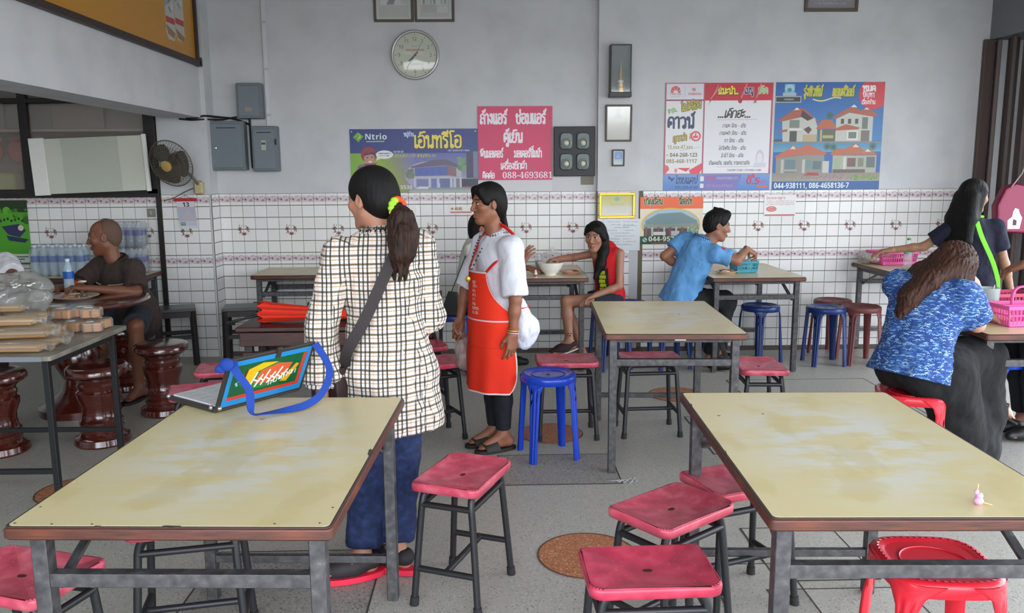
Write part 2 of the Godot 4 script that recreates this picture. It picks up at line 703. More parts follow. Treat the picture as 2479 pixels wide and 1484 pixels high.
func rounded_rect(w: float, h: float, r: float, n := 5) -> PackedVector2Array:
	var out := PackedVector2Array()
	for c in [[1, 1, 0.0], [-1, 1, 0.5], [-1, -1, 1.0], [1, -1, 1.5]]:
		for k in n + 1:
			var a: float = PI * (c[2] + 0.5 * k / n)
			out.append(Vector2(c[0] * (w * 0.5 - r), c[1] * (h * 0.5 - r)) + Vector2(cos(a), sin(a)) * r)
	return out

func curve3(pts: Array, steps := 6) -> Array:
	# Catmull-Rom through the points
	var out := []
	for k in pts.size() - 1:
		var p0: Vector3 = pts[maxi(k - 1, 0)]
		var p1: Vector3 = pts[k]
		var p2: Vector3 = pts[k + 1]
		var p3: Vector3 = pts[mini(k + 2, pts.size() - 1)]
		for s in steps:
			out.append(p1.cubic_interpolate(p2, p0, p3, float(s) / steps))
	out.append(pts[-1])
	return out


# ------------------------------------------------------------------ the room
func slab(called: String, lo: Vector3, hi: Vector3, m: Material) -> MeshInstance3D:
	var g := Geo.new()
	g.box((lo + hi) * 0.5, hi - lo)
	return struct(called, g, m)

func build_room():
	var f := slab("floor", Vector3(-5.6, -0.2, -8.0), Vector3(5.2, 0.0, 1.4), M.floor)
	slab("street", Vector3(-30, -0.3, -20), Vector3(30, -0.2, 30), std(Color(0.55, 0.54, 0.52), 0.9))
	slab("wall_back", Vector3(-2.6, 0, -7.9), Vector3(5.2, 3.8, -7.658), M.wall)
	slab("pillar", Vector3(0.965, 0, -7.66), Vector3(1.345, 3.6, -7.598), M.wall)
	slab("pillar", Vector3(-2.93, 0, -7.9), Vector3(-2.49, 3.6, -7.458), M.wall)
	slab("beam", Vector3(-2.86, 2.135, -7.459), Vector3(-2.53, 3.6, 1.2), M.wall)
	slab("wall_left", Vector3(-5.6, 0, -8.0), Vector3(-5.4, 3.8, 1.2), M.wall)
	slab("wall_bay", Vector3(-5.4, 0, -7.7), Vector3(-2.93, 1.458, -7.478), M.wall)
	slab("wall_bay_top", Vector3(-5.4, 2.62, -7.7), Vector3(-2.93, 3.6, -7.478), M.wall)
	slab("wall_bay_rear", Vector3(-5.4, 0, -8.1), Vector3(-2.6, 3.8, -8.0), M.wall)
	slab("ceiling", Vector3(-5.6, 3.6, -8.1), Vector3(5.2, 3.8, 1.4), std(Color(0.72, 0.72, 0.71), 0.9))
	slab("ceiling_bay", Vector3(-5.4, 2.8, -7.48), Vector3(-2.86, 2.9, 1.2), std(Color(0.62, 0.6, 0.58), 0.9))
	# the street front behind the camera: bay closed, hall open under a lintel
	slab("wall_front", Vector3(-5.6, 0, 1.2), Vector3(-3.0, 3.8, 1.4), M.wall)
	slab("wall_front_lintel", Vector3(-3.0, 3.2, 1.2), Vector3(5.2, 3.8, 1.4), M.wall)
	# the right side is open to the street under a deep shutter lintel
	slab("wall_right_lintel", Vector3(4.52, 2.80, -7.66), Vector3(5.2, 3.6, 1.2), std(Color(0.46, 0.47, 0.48), 0.8))
	slab("wall_right", Vector3(4.9, 0, -7.66), Vector3(5.2, 2.8, -6.75), M.wall)
	slab("wall_right_post", Vector3(4.8, 0, 0.9), Vector3(5.2, 2.8, 1.2), M.wall)
	# folded steel door at the right end of the back wall
	var d := Node3D.new()
	d.name = "door_1"
	d.set_meta("kind", "structure")
	add_child(d)
	var brown := std(Color(0.25, 0.20, 0.18), 0.55)
	var brown2 := std(Color(0.33, 0.27, 0.25), 0.5)
	for k in 9:
		var g := Geo.new()
		var z := -7.58 + k * 0.11
		g.box(Vector3(4.56 + (k % 2) * 0.07, 1.40, z), Vector3(0.035, 2.78, 0.10), 0.006, Basis(Vector3.UP, 0.35 if k % 2 else -0.35))
		part(d, "door_leaf", g, brown2 if k % 3 == 0 else brown)
	var gp := Geo.new()
	gp.box(Vector3(4.50, 1.40, -7.63), Vector3(0.09, 2.80, 0.045), 0.006)
	part(d, "door_post", gp, brown2)
	# brown mortar band where the tiles meet the floor
	var g2 := Geo.new()
	g2.box(Vector3(3.0, 0.0, -7.56), Vector3(4.1, 0.008, 0.20), 0.002)
	g2.box(Vector3(-0.7, 0.0, -7.56), Vector3(3.55, 0.008, 0.20), 0.002)
	var tr := struct("trim_1", g2, M.brown_base)
	# terrazzo inlays and mended slabs in the floor
	for c in [[0.40, -3.36, 0.215], [0.36, -5.06, 0.2], [1.36, -5.95, 0.2], [-2.2, -4.2, 0.2], [3.3, -5.5, 0.2]]:
		var g := Geo.new()
		g.lathe([Vector2(0, 0.0025), Vector2(c[2], 0.0025), Vector2(c[2] + 0.001, 0.0)], 48)
		var o := part(f, "inlay_disc", g, M.inlay, Vector3(c[0], 0, c[1]))
		var ring := Geo.new()
		ring.lathe([Vector2(c[2] - 0.003, 0.0028), Vector2(c[2] + 0.005, 0.0028)], 48)
		part(o, "brass_strip", ring, std(Color(0.36, 0.26, 0.17), 0.5))
	for r in [[0.35, -4.42, 0.66, 0.47], [-0.85, -3.17, 0.72, 0.55], [1.05, -3.0, 0.34, 0.5], [1.35, -3.35, 0.42, 0.5], [1.35, -2.82, 0.55, 0.42], [1.42, -5.0, 0.26, 0.75], [2.4, -5.6, 1.1, 1.5]]:
		var g := Geo.new()
		g.box(Vector3(0, 0, 0), Vector3(r[2], 0.004, r[3]), 0.001)
		var o := part(f, "mended_slab", g, M.patch if r[0] < 1.0 else M.floor, Vector3(r[0], 0.0, r[1]))
		var j := Geo.new()
		for s in [-1, 1]:
			j.box(Vector3(0, 0.0005, s * r[3] * 0.5), Vector3(r[2] + 0.008, 0.004, 0.007))
			j.box(Vector3(s * r[2] * 0.5, 0.0005, 0), Vector3(0.007, 0.004, r[3]))
		part(o, "joint", j, M.dark_joint)


func print_border() -> ImageTexture:
	var p := Paint.new(128, 128, Color(0.885, 0.88, 0.865))
	var r := RandomNumberGenerator.new()
	r.seed = 4
	p.rect(0, 30, 128, 66, Color(0.80, 0.765, 0.775))
	for k in 60:
		p.disc(Vector2(r.randf() * 128, 34 + r.randf() * 58), r.randf_range(2, 6), Color(0.72, 0.66, 0.69).lerp(Color(0.84, 0.80, 0.80), r.randf()))
	for c in [Vector2(36, 64), Vector2(98, 72)]:
		for k in 9:
			var d := Vector2.from_angle(k * 2.4) * (2 + k * 1.7)
			p.disc(c + d, 5.5 - k * 0.25, Color(0.58, 0.34, 0.38).lerp(Color(0.76, 0.56, 0.58), r.randf()))
		p.disc(c, 4, Color(0.46, 0.22, 0.26))
	for k in 12:
		var c := Vector2(r.randf() * 128, 38 + r.randf() * 50)
		p.line(c, c + Vector2.from_angle(r.randf() * TAU) * 13, 3.2, Color(0.45, 0.33, 0.32))
	p.line(Vector2(60, 30), Vector2(104, 22), 4, Color(0.42, 0.36, 0.30))
	p.line(Vector2(12, 33), Vector2(30, 26), 3, Color(0.42, 0.36, 0.30))
	return p.tex()

func print_motif() -> ImageTexture:
	var p := Paint.new(256, 256, Color(0.885, 0.88, 0.865))
	var r := RandomNumberGenerator.new()
	r.seed = 9
	for c in [Vector2(92, 122), Vector2(166, 118), Vector2(130, 176)]:
		for k in 10:
			var d := Vector2.from_angle(k * 2.4) * (2 + k * 2.1)
			p.disc(c + d, 8 - k * 0.4, Color(0.55, 0.33, 0.38).lerp(Color(0.74, 0.56, 0.58), r.randf()))
		p.disc(c, 6, Color(0.46, 0.24, 0.29))
	for k in 44:
		var a := r.randf() * TAU
		var d := r.randf_range(30, 66)
		var c := Vector2(128, 130) + Vector2(cos(a) * d * 0.98, sin(a) * d)
		var t := Vector2.from_angle(a + 1.2 + r.randf_range(-0.5, 0.5))
		var cc := Color(0.50, 0.34, 0.36) if k % 3 else Color(0.42, 0.30, 0.24)
		p.line(c - t * 8, c + t * 4 + Vector2(0, -3), r.randf_range(2.5, 5.5), cc)
		p.line(c + t * 4 + Vector2(0, -3), c + t * 10, 3, cc)
	return p.tex()

func tile_shape(uv: Rect2) -> Geo:
	var g := Geo.new()
	var h := Vector3(0.0528, 0.0515, 0.004)
	var b := 0.0025
	var i := h - Vector3(b, b, 0)
	var n := Vector3(0, 0, 1)
	var q := [Vector3(-i.x, -i.y, h.z), Vector3(i.x, -i.y, h.z), Vector3(i.x, i.y, h.z), Vector3(-i.x, i.y, h.z)]
	var o := [Vector3(-h.x, -h.y, h.z - b), Vector3(h.x, -h.y, h.z - b), Vector3(h.x, h.y, h.z - b), Vector3(-h.x, h.y, h.z - b)]
	var w := [Vector3(-h.x, -h.y, -h.z), Vector3(h.x, -h.y, -h.z), Vector3(h.x, h.y, -h.z), Vector3(-h.x, h.y, -h.z)]
	var u := [Vector2(uv.position.x, uv.end.y), uv.end, Vector2(uv.end.x, uv.position.y), uv.position]
	g.quad(q[0], q[1], q[2], q[3], n, u[0], u[1], u[2], u[3])
	var side := [Vector3(0, -1, 0), Vector3(1, 0, 0), Vector3(0, 1, 0), Vector3(-1, 0, 0)]
	for k in 4:
		var k1 := (k + 1) % 4
		g.quadn(q[k], q[k1], o[k1], o[k], n, n, side[k], side[k], u[k], u[k1], u[k1], u[k])
		g.quad(o[k], o[k1], w[k1], w[k], side[k], u[k], u[k1], u[k1], u[k])
	return g

func build_wall_tiles():
	var border := print_border()
	var motif := print_motif()
	var mats := []
	for c in [Color(0.885, 0.88, 0.865), Color(0.87, 0.87, 0.86), Color(0.895, 0.895, 0.885)]:
		mats.append(std(c, 0.16))
	var mb := textured(border, 0.18)
	var mm := textured(motif, 0.18)
	var plain := tile_shape(Rect2(0, 0, 1, 1)).mesh()
	var quads := [tile_shape(Rect2(0, 0, 0.5, 0.5)).mesh(), tile_shape(Rect2(0.5, 0, 0.5, 0.5)).mesh(), tile_shape(Rect2(0, 0.5, 0.5, 0.5)).mesh(), tile_shape(Rect2(0.5, 0.5, 0.5, 0.5)).mesh()]
	# [parent, grout plane point and direction, x of a motif line, first and last x, plane, grout thickness]
	var s := 0.108
	var walls := [
		["wall_back", -2.278, -2.486, 0.963, -7.654, Vector3.RIGHT],
		["wall_back", -2.278, 1.348, 4.45, -7.654, Vector3.RIGHT],
		["pillar", 1.155, 0.967, 1.343, -7.594, Vector3.RIGHT],
		["pillar_001", -2.724, -2.928, -2.492, -7.454, Vector3.RIGHT],
		["wall_bay", -3.931, -4.80, -2.975, -7.474, Vector3.RIGHT],
	]
	var jobs := {}
	for w in walls:
		var k0 := int(floor((w[2] - w[1]) / s)) - 1
		for k in range(k0, k0 + 90):
			var x0: float = w[1] + k * s
			if x0 + 0.028 < w[2] or x0 + s - 0.028 > w[3]:
				continue
			for row in 14:
				if w[0] == "wall_bay" and row == 0 and false:
					continue
				var y := 1.47 - (row + 0.5) * s
				if y < 0.0:
					y = 0.03
				var kind := 0
				if row == 0 or row == 5:
					kind = 1
				elif (row == 2 or row == 3) and posmod(k + 1, 4) < 2:
					kind = 2 + posmod(k + 1, 4) + (row - 2) * 2
				if not jobs.has(w[0]):
					jobs[w[0]] = []
				var cx := x0 + s * 0.5
				var wide := 1.0
				if x0 < w[2]:
					wide = (x0 + s - w[2]) / s
					cx = w[2] + wide * s * 0.5
				elif x0 + s > w[3]:
					wide = (w[3] - x0) / s
					cx = x0 + wide * s * 0.5
				jobs[w[0]].append([kind, Vector3(cx, y, w[4]), wide, 0 if kind else 1, row])
	for key in jobs:
		var parent: Node3D = get_node(NodePath(key))
		var list: Array = jobs[key]
		list.sort_custom(func(a, b): return a[3] * 100 + a[4] < b[3] * 100 + b[4])
		var rest := Geo.new()
		rest.tint(Color(0.885, 0.88, 0.865))
		var n := 0
		for j in list:
			var xf := Transform3D(Basis.from_euler(Vector3(rng.randf_range(-0.006, 0.006), rng.randf_range(-0.006, 0.006), 0)).scaled(Vector3(j[2], 1, 1)), j[1])
			if n < 300:
				var o := MeshInstance3D.new()
				o.name = "tile"
				o.mesh = plain if j[0] < 2 else quads[j[0] - 2]
				o.material_override = mats[rng.randi() % 3] if j[0] == 0 else (mb if j[0] == 1 else mm)
				o.transform = xf
				parent.add_child(o, true)
				n += 1
			else:
				var t := tile_shape(Rect2(0, 0, 1, 1))
				for i in range(0, t.P.size(), 3):
					rest.tri(xf * t.P[i], xf * t.P[i + 1], xf * t.P[i + 2], t.N[i], t.N[i + 1], t.N[i + 2])
		if rest.P.size():
			var m := std(Color.WHITE, 0.16)
			m.vertex_color_use_as_albedo = true
			m.vertex_color_is_srgb = true
			var o := part(parent, "lower_tile", rest, m)
			o.set_meta("kind", "stuff")
		# grout bed behind the tiles
		var bed := Geo.new()
		var lo := Vector3(INF, INF, 0)
		var hi := Vector3(-INF, -INF, 0)
		for j in list:
			lo.x = minf(lo.x, j[1].x - 0.053)
			hi.x = maxf(hi.x, j[1].x + 0.053)
		if key == "wall_back":
			bed.box(Vector3(-0.76, 0.735, -7.656), Vector3(3.45, 1.47, 0.006))
			bed.box(Vector3(2.90, 0.735, -7.656), Vector3(3.11, 1.47, 0.006))
		else:
			var z: float = list[0][1].z - 0.002
			bed.box(Vector3((lo.x + hi.x) * 0.5, 0.735 if key != "wall_bay" else 0.729, z), Vector3(hi.x - lo.x, 1.47 if key != "wall_bay" else 1.456, 0.006))
		part(parent, "grout", bed, M.grout)
	# the side of the left pillar is tiled too
	var pl: Node3D = get_node("pillar_001")
	for row in 14:
		for c in 2:
			var o := MeshInstance3D.new()
			o.name = "tile"
			o.mesh = plain
			o.material_override = mb if row == 0 or row == 5 else mats[row % 3]
			o.transform = Transform3D(Basis(Vector3.UP, PI / 2).scaled(Vector3.ONE), Vector3(-2.486, maxf(1.47 - (row + 0.5) * s, 0.03), -7.51 - c * s))
			if c == 1:
				o.scale = Vector3(0.7, 1, 1)
				o.position.z = -7.603
			pl.add_child(o, true)
	var sg := Geo.new()
	sg.box(Vector3(-2.489, 0.735, -7.55), Vector3(0.006, 1.47, 0.19))
	part(pl, "grout", sg, M.grout)


func build_left_bay():
	# dark timber shop window over the tiles, with shelves behind its glass
	var w := Node3D.new()
	w.name = "window_1"
	w.set_meta("kind", "structure")
	add_child(w)
	var z := -7.455
	for b in [[Vector3(-4.16, 1.487, z), Vector3(2.44, 0.075, 0.06)], [Vector3(-4.16, 2.60, z), Vector3(2.44, 0.06, 0.06)], [Vector3(-4.06, 2.03, z), Vector3(0.075, 1.05, 0.055)], [Vector3(-2.985, 2.03, z), Vector3(0.095, 1.1, 0.06)], [Vector3(-4.16, 2.285, z + 0.003), Vector3(2.4, 0.04, 0.05)], [Vector3(-5.35, 2.03, z), Vector3(0.08, 1.1, 0.06)]]:
		var g := Geo.new()
		g.box(b[0], b[1], 0.004)
		part(w, "frame_bar", g, M.black_wood)
	for p in [[-4.70, 1.885, 1.22, 0.72], [-3.53, 1.885, 0.99, 0.72], [-4.70, 2.44, 1.22, 0.26], [-3.53, 2.44, 0.99, 0.26]]:
		var g := Geo.new()
		g.box(Vector3(p[0], p[1], -7.465), Vector3(p[2], p[3], 0.005))
		part(w, "pane", g, glass(Color(0.75, 0.70, 0.66, 0.16)))
	var back := Geo.new()
	back.box(Vector3(-4.16, 2.0, -7.93), Vector3(2.44, 1.2, 0.03))
	part(w, "back_board", back, std(Color(0.55, 0.50, 0.46), 0.8))
	var sill := Geo.new()
	sill.box(Vector3(-4.16, 1.46, -7.70), Vector3(2.44, 0.03, 0.44), 0.003)
	part(w, "shelf", sill, std(Color(0.45, 0.42, 0.4), 0.7))
	var sh := Geo.new()
	sh.box(Vector3(-4.16, 2.035, -7.69), Vector3(2.44, 0.022, 0.40), 0.003)
	part(w, "shelf", sh, std(Color(0.72, 0.69, 0.64), 0.6))
	# pale sliding boards behind the upper panes
	for k in 5:
		var g := Geo.new()
		g.box(Vector3(-5.0 + k * 0.44, 2.16, -7.66 + (k % 2) * 0.03), Vector3(0.46, 0.23, 0.012), 0.003)
		part(w, "sliding_board", g, std(Color(0.74 - 0.02 * (k % 3), 0.69, 0.65), 0.5))
	# snack packets on the shelf behind the left pane
	for k in 5:
		var g := Geo.new()
		var c := Color(0.62, 0.16, 0.13).lerp(Color(0.75, 0.45, 0.32), rng.randf() * 0.5)
		g.ball(Vector3.ZERO, Vector3(0.085, 0.105, 0.045), 12, 8)
		g.box(Vector3(0, 0.105, 0), Vector3(0.15, 0.02, 0.006), 0.002)
		single("snack_packet", g, std(c, 0.25), "red shiny snack packet behind the shop window, on its left shelf", "packet", Vector3(-4.98 + k * 0.19, 1.86, -7.60 + (k % 2) * 0.05), rng.randf_range(-0.4, 0.4), "red snack packets behind the shop window")
	for b in [[-4.35, Color(0.60, 0.62, 0.35), 0.2], [-4.62, Color(0.55, 0.53, 0.52), 0.24], [-4.95, Color(0.66, 0.60, 0.58), 0.18]]:
		var g := Geo.new()
		g.box(Vector3(0, b[2] * 0.5, 0), Vector3(0.22, b[2], 0.16), 0.03)
		single("cloth_bundle", g, std(b[1], 0.8), "folded %s bundle on the lower sill behind the shop window" % ["yellow green", "grey", "pinkish"][[-4.35, -4.62, -4.95].find(b[0])], "bundle", Vector3(b[0], 1.476, -7.62))
	# white framed panel hung crooked over the right half of the window
	var t := thing("hanging_board", "white framed glossy greenish panel hung crooked over the shop window", "panel", Vector3(-3.488, 1.733, -7.38))
	t.rotation.z = 0.035
	var g1 := Geo.new()
	g1.box(Vector3.ZERO, Vector3(1.0, 0.475, 0.03), 0.004)
	part(t, "board", g1, std(Color(0.72, 0.74, 0.68), 0.12))
	for q in [[-0.435, 0.13], [0.485, 0.034]]:
		var g := Geo.new()
		g.box(Vector3(q[0], 0, 0.008), Vector3(q[1], 0.492, 0.03), 0.004)
		part(t, "side_strip", g, std(Color(0.90, 0.90, 0.87), 0.4))
	for q in [[-0.30, 0.14, 0.80], [0.36, 0.20, 0.80]]:
		var g := Geo.new()
		g.box(Vector3(q[0], 0, 0.016), Vector3(q[1], 0.47, 0.004), 0.001)
		part(t, "inner_strip", g, std(Color(0.79, 0.80, 0.74), 0.18))
	# green poster, grey switch
	var p := Paint.new(256, 320, Color(0.30, 0.62, 0.14))
	p.rect(0, 0, 256, 60, Color(0.12, 0.22, 0.10))
	for k in 40:
		p.disc(Vector2(rng.randf() * 256, 40 + rng.randf() * 60), rng.randf_range(4, 20), Color(0.16, 0.34, 0.10).lerp(Color(0.36, 0.68, 0.16), rng.randf()))
	p.poly([Vector2(120, 130), Vector2(205, 118), Vector2(240, 150), Vector2(205, 185), Vector2(150, 170)], Color(0.16, 0.18, 0.34))
	p.poly([Vector2(140, 175), Vector2(250, 195), Vector2(230, 212), Vector2(150, 200)], Color(0.13, 0.16, 0.30))
	p.disc(Vector2(215, 138), 14, Color(0.82, 0.74, 0.66))
	for k in 10:
		p.rect(60 + k * 18, 96 - (k % 3) * 5, 10, 12, Color(0.10, 0.16, 0.12))
	p.rect(0, 268, 256, 52, Color(0.80, 0.84, 0.80))
	for k in 3:
		p.rect(110, 280 + k * 12, 130 - k * 20, 5, Color(0.25, 0.30, 0.32))
	p.rect(0, 312, 256, 8, Color(0.15, 0.40, 0.18))
	poster("green_poster", "green poster with a dark blue figure on the bay wall under the window", p, Vector3(-4.34, 1.147, -7.462), 0.45, 0.568)
	var sw := thing("wall_switch", "small square grey switch plate on the tiles beside the left pillar", "switch", Vector3(-3.03, 1.312, -7.462))
	var g3 := Geo.new()
	g3.box(Vector3.ZERO, Vector3(0.07, 0.075, 0.016), 0.004)
	part(sw, "plate", g3, std(Color(0.5, 0.48, 0.45), 0.5))
	var g4 := Geo.new()
	g4.box(Vector3(0, 0, 0.009), Vector3(0.02, 0.035, 0.008), 0.002)
	part(sw, "rocker", g4, std(Color(0.62, 0.6, 0.56), 0.4))
	# timber strip at the pillar's edge
	slab("trim_2", Vector3(-2.975, 0.0, -7.48), Vector3(-2.932, 2.135, -7.448), M.black_wood)


func poster(called: String, label: String, p: Paint, at: Vector3, w: float, h: float, rough := 0.35, cat := "poster") -> MeshInstance3D:
	var g := Geo.new()
	g.box(Vector3.ZERO, Vector3(w, h, 0.003))
	return single(called, g, textured(p.tex(), rough), label, cat, at)


# ------------------------------------------------------------------ flat print
class Paint:
	var im: Image
	var w: int
	var h: int

	func _init(ww: int, hh: int, c: Color):
		w = ww
		h = hh
		im = Image.create(w, h, false, Image.FORMAT_RGB8)
		im.fill(c)

	func tex() -> ImageTexture:
		return ImageTexture.create_from_image(im)

	func rect(x, y, ww, hh, c: Color):
		im.fill_rect(Rect2i(int(x), int(y), int(ww), int(hh)), c)

	func fade(x, y, ww, hh, a: Color, b: Color):
		for k in int(hh):
			rect(x, y + k, ww, 1, a.lerp(b, float(k) / hh))

	func poly(pts: Array, c: Color):
		var lo := INF
		var hi := -INF
		for p in pts:
			lo = minf(lo, p.y)
			hi = maxf(hi, p.y)
		for y in range(maxi(0, int(floor(lo))), mini(h, int(ceil(hi)) + 1)):
			var xs := []
			var yc := y + 0.5
			for k in pts.size():
				var a: Vector2 = pts[k]
				var b: Vector2 = pts[(k + 1) % pts.size()]
				if (a.y <= yc) != (b.y <= yc):
					xs.append(a.x + (yc - a.y) / (b.y - a.y) * (b.x - a.x))
			xs.sort()
			for k in range(0, xs.size() - 1, 2):
				var x0 := int(round(xs[k]))
				var x1 := int(round(xs[k + 1]))
				if x1 > x0:
					rect(x0, y, x1 - x0, 1, c)

	func disc(c: Vector2, r: float, col: Color):
		oval(c, r, r, col)

	func oval(c: Vector2, rx: float, ry: float, col: Color):
		for y in range(maxi(0, int(c.y - ry)), mini(h, int(c.y + ry) + 1)):
			var k := 1.0 - pow((y + 0.5 - c.y) / ry, 2)
			if k > 0.0:
				var d := sqrt(k) * rx
				var x0 := int(round(c.x - d))
				var x1 := int(round(c.x + d))
				if x1 > x0:
					rect(x0, y, x1 - x0, 1, col)

	func line(a: Vector2, b: Vector2, t: float, col: Color):
		var d := b - a
		if d.length() < 0.5:
			disc(a, t * 0.5, col)
			return
		var n := d.normalized().orthogonal() * t * 0.5
		poly([a + n, b + n, b - n, a - n], col)
		if t > 2.0:
			disc(a, t * 0.5, col)
			disc(b, t * 0.5, col)

	func scribble(x: float, y: float, ww: float, hh: float, col: Color, sd: int, t := 2.0):
		# small print too fine to read
		var r := RandomNumberGenerator.new()
		r.seed = sd
		var px := x
		while px < x + ww:
			var lw := hh * r.randf_range(0.4, 0.75)
			var k := r.randi() % 4
			line(Vector2(px, y), Vector2(px, y + hh), t, col)
			if k != 1:
				line(Vector2(px, y + (0.0 if k else hh)), Vector2(px + lw, y + (0.0 if k else hh)), t, col)
			line(Vector2(px + lw, y), Vector2(px + lw, y + hh), t, col)
			px += lw * 1.55
			if r.randf() < 0.12:
				px += hh * 0.5


func latin(p: Paint, s: String, x: float, y: float, hh: float, col: Color, wide := 1.0, serif := false, bold := true, slant := 0.0) -> float:
	# text from the font's own outlines: x is the left end, y the base line, hh the height of a capital; gives the right end
	var key := "%s%s" % [serif, bold]
	if not fonts.has(key):
		var f := SystemFont.new()
		f.font_names = PackedStringArray(["Droid Serif" if serif else "Droid Sans"])
		f.font_weight = 700 if bold else 400
		fonts[key] = f
	var tm := TextMesh.new()
	tm.font = fonts[key]
	tm.font_size = 64
	tm.pixel_size = 1.0
	tm.depth = 0.0
	tm.curve_step = 2.0
	tm.horizontal_alignment = HORIZONTAL_ALIGNMENT_LEFT
	tm.vertical_alignment = VERTICAL_ALIGNMENT_BOTTOM
	tm.text = s
	var arr := tm.get_mesh_arrays() if tm.get_surface_count() else []
	if arr.is_empty():
		return x
	var v: PackedVector3Array = arr[Mesh.ARRAY_VERTEX]
	var idx: PackedInt32Array = arr[Mesh.ARRAY_INDEX] if arr[Mesh.ARRAY_INDEX] != null else PackedInt32Array(range(v.size()))
	var lo := Vector2(INF, INF)
	var hi := -lo
	for q in v:
		lo = lo.min(Vector2(q.x, q.y))
		hi = hi.max(Vector2(q.x, q.y))
	var sc := hh / (64.0 * 0.714)
	var base := lo.y
	if s.contains(",") or s.contains("g") or s.contains("p"):
		base = lo.y + 64.0 * 0.13
	if s == "-" or s == "..." or s == "." :
		base = lo.y
	for k in range(0, idx.size(), 3):
		var t := []
		for j in 3:
			var q := v[idx[k + j]]
			t.append(Vector2(x + (q.x - lo.x) * sc * wide + slant * (q.y - base) * sc, y - (q.y - base) * sc))
		p.poly(t, col)
	return x + (hi.x - lo.x) * sc * wide

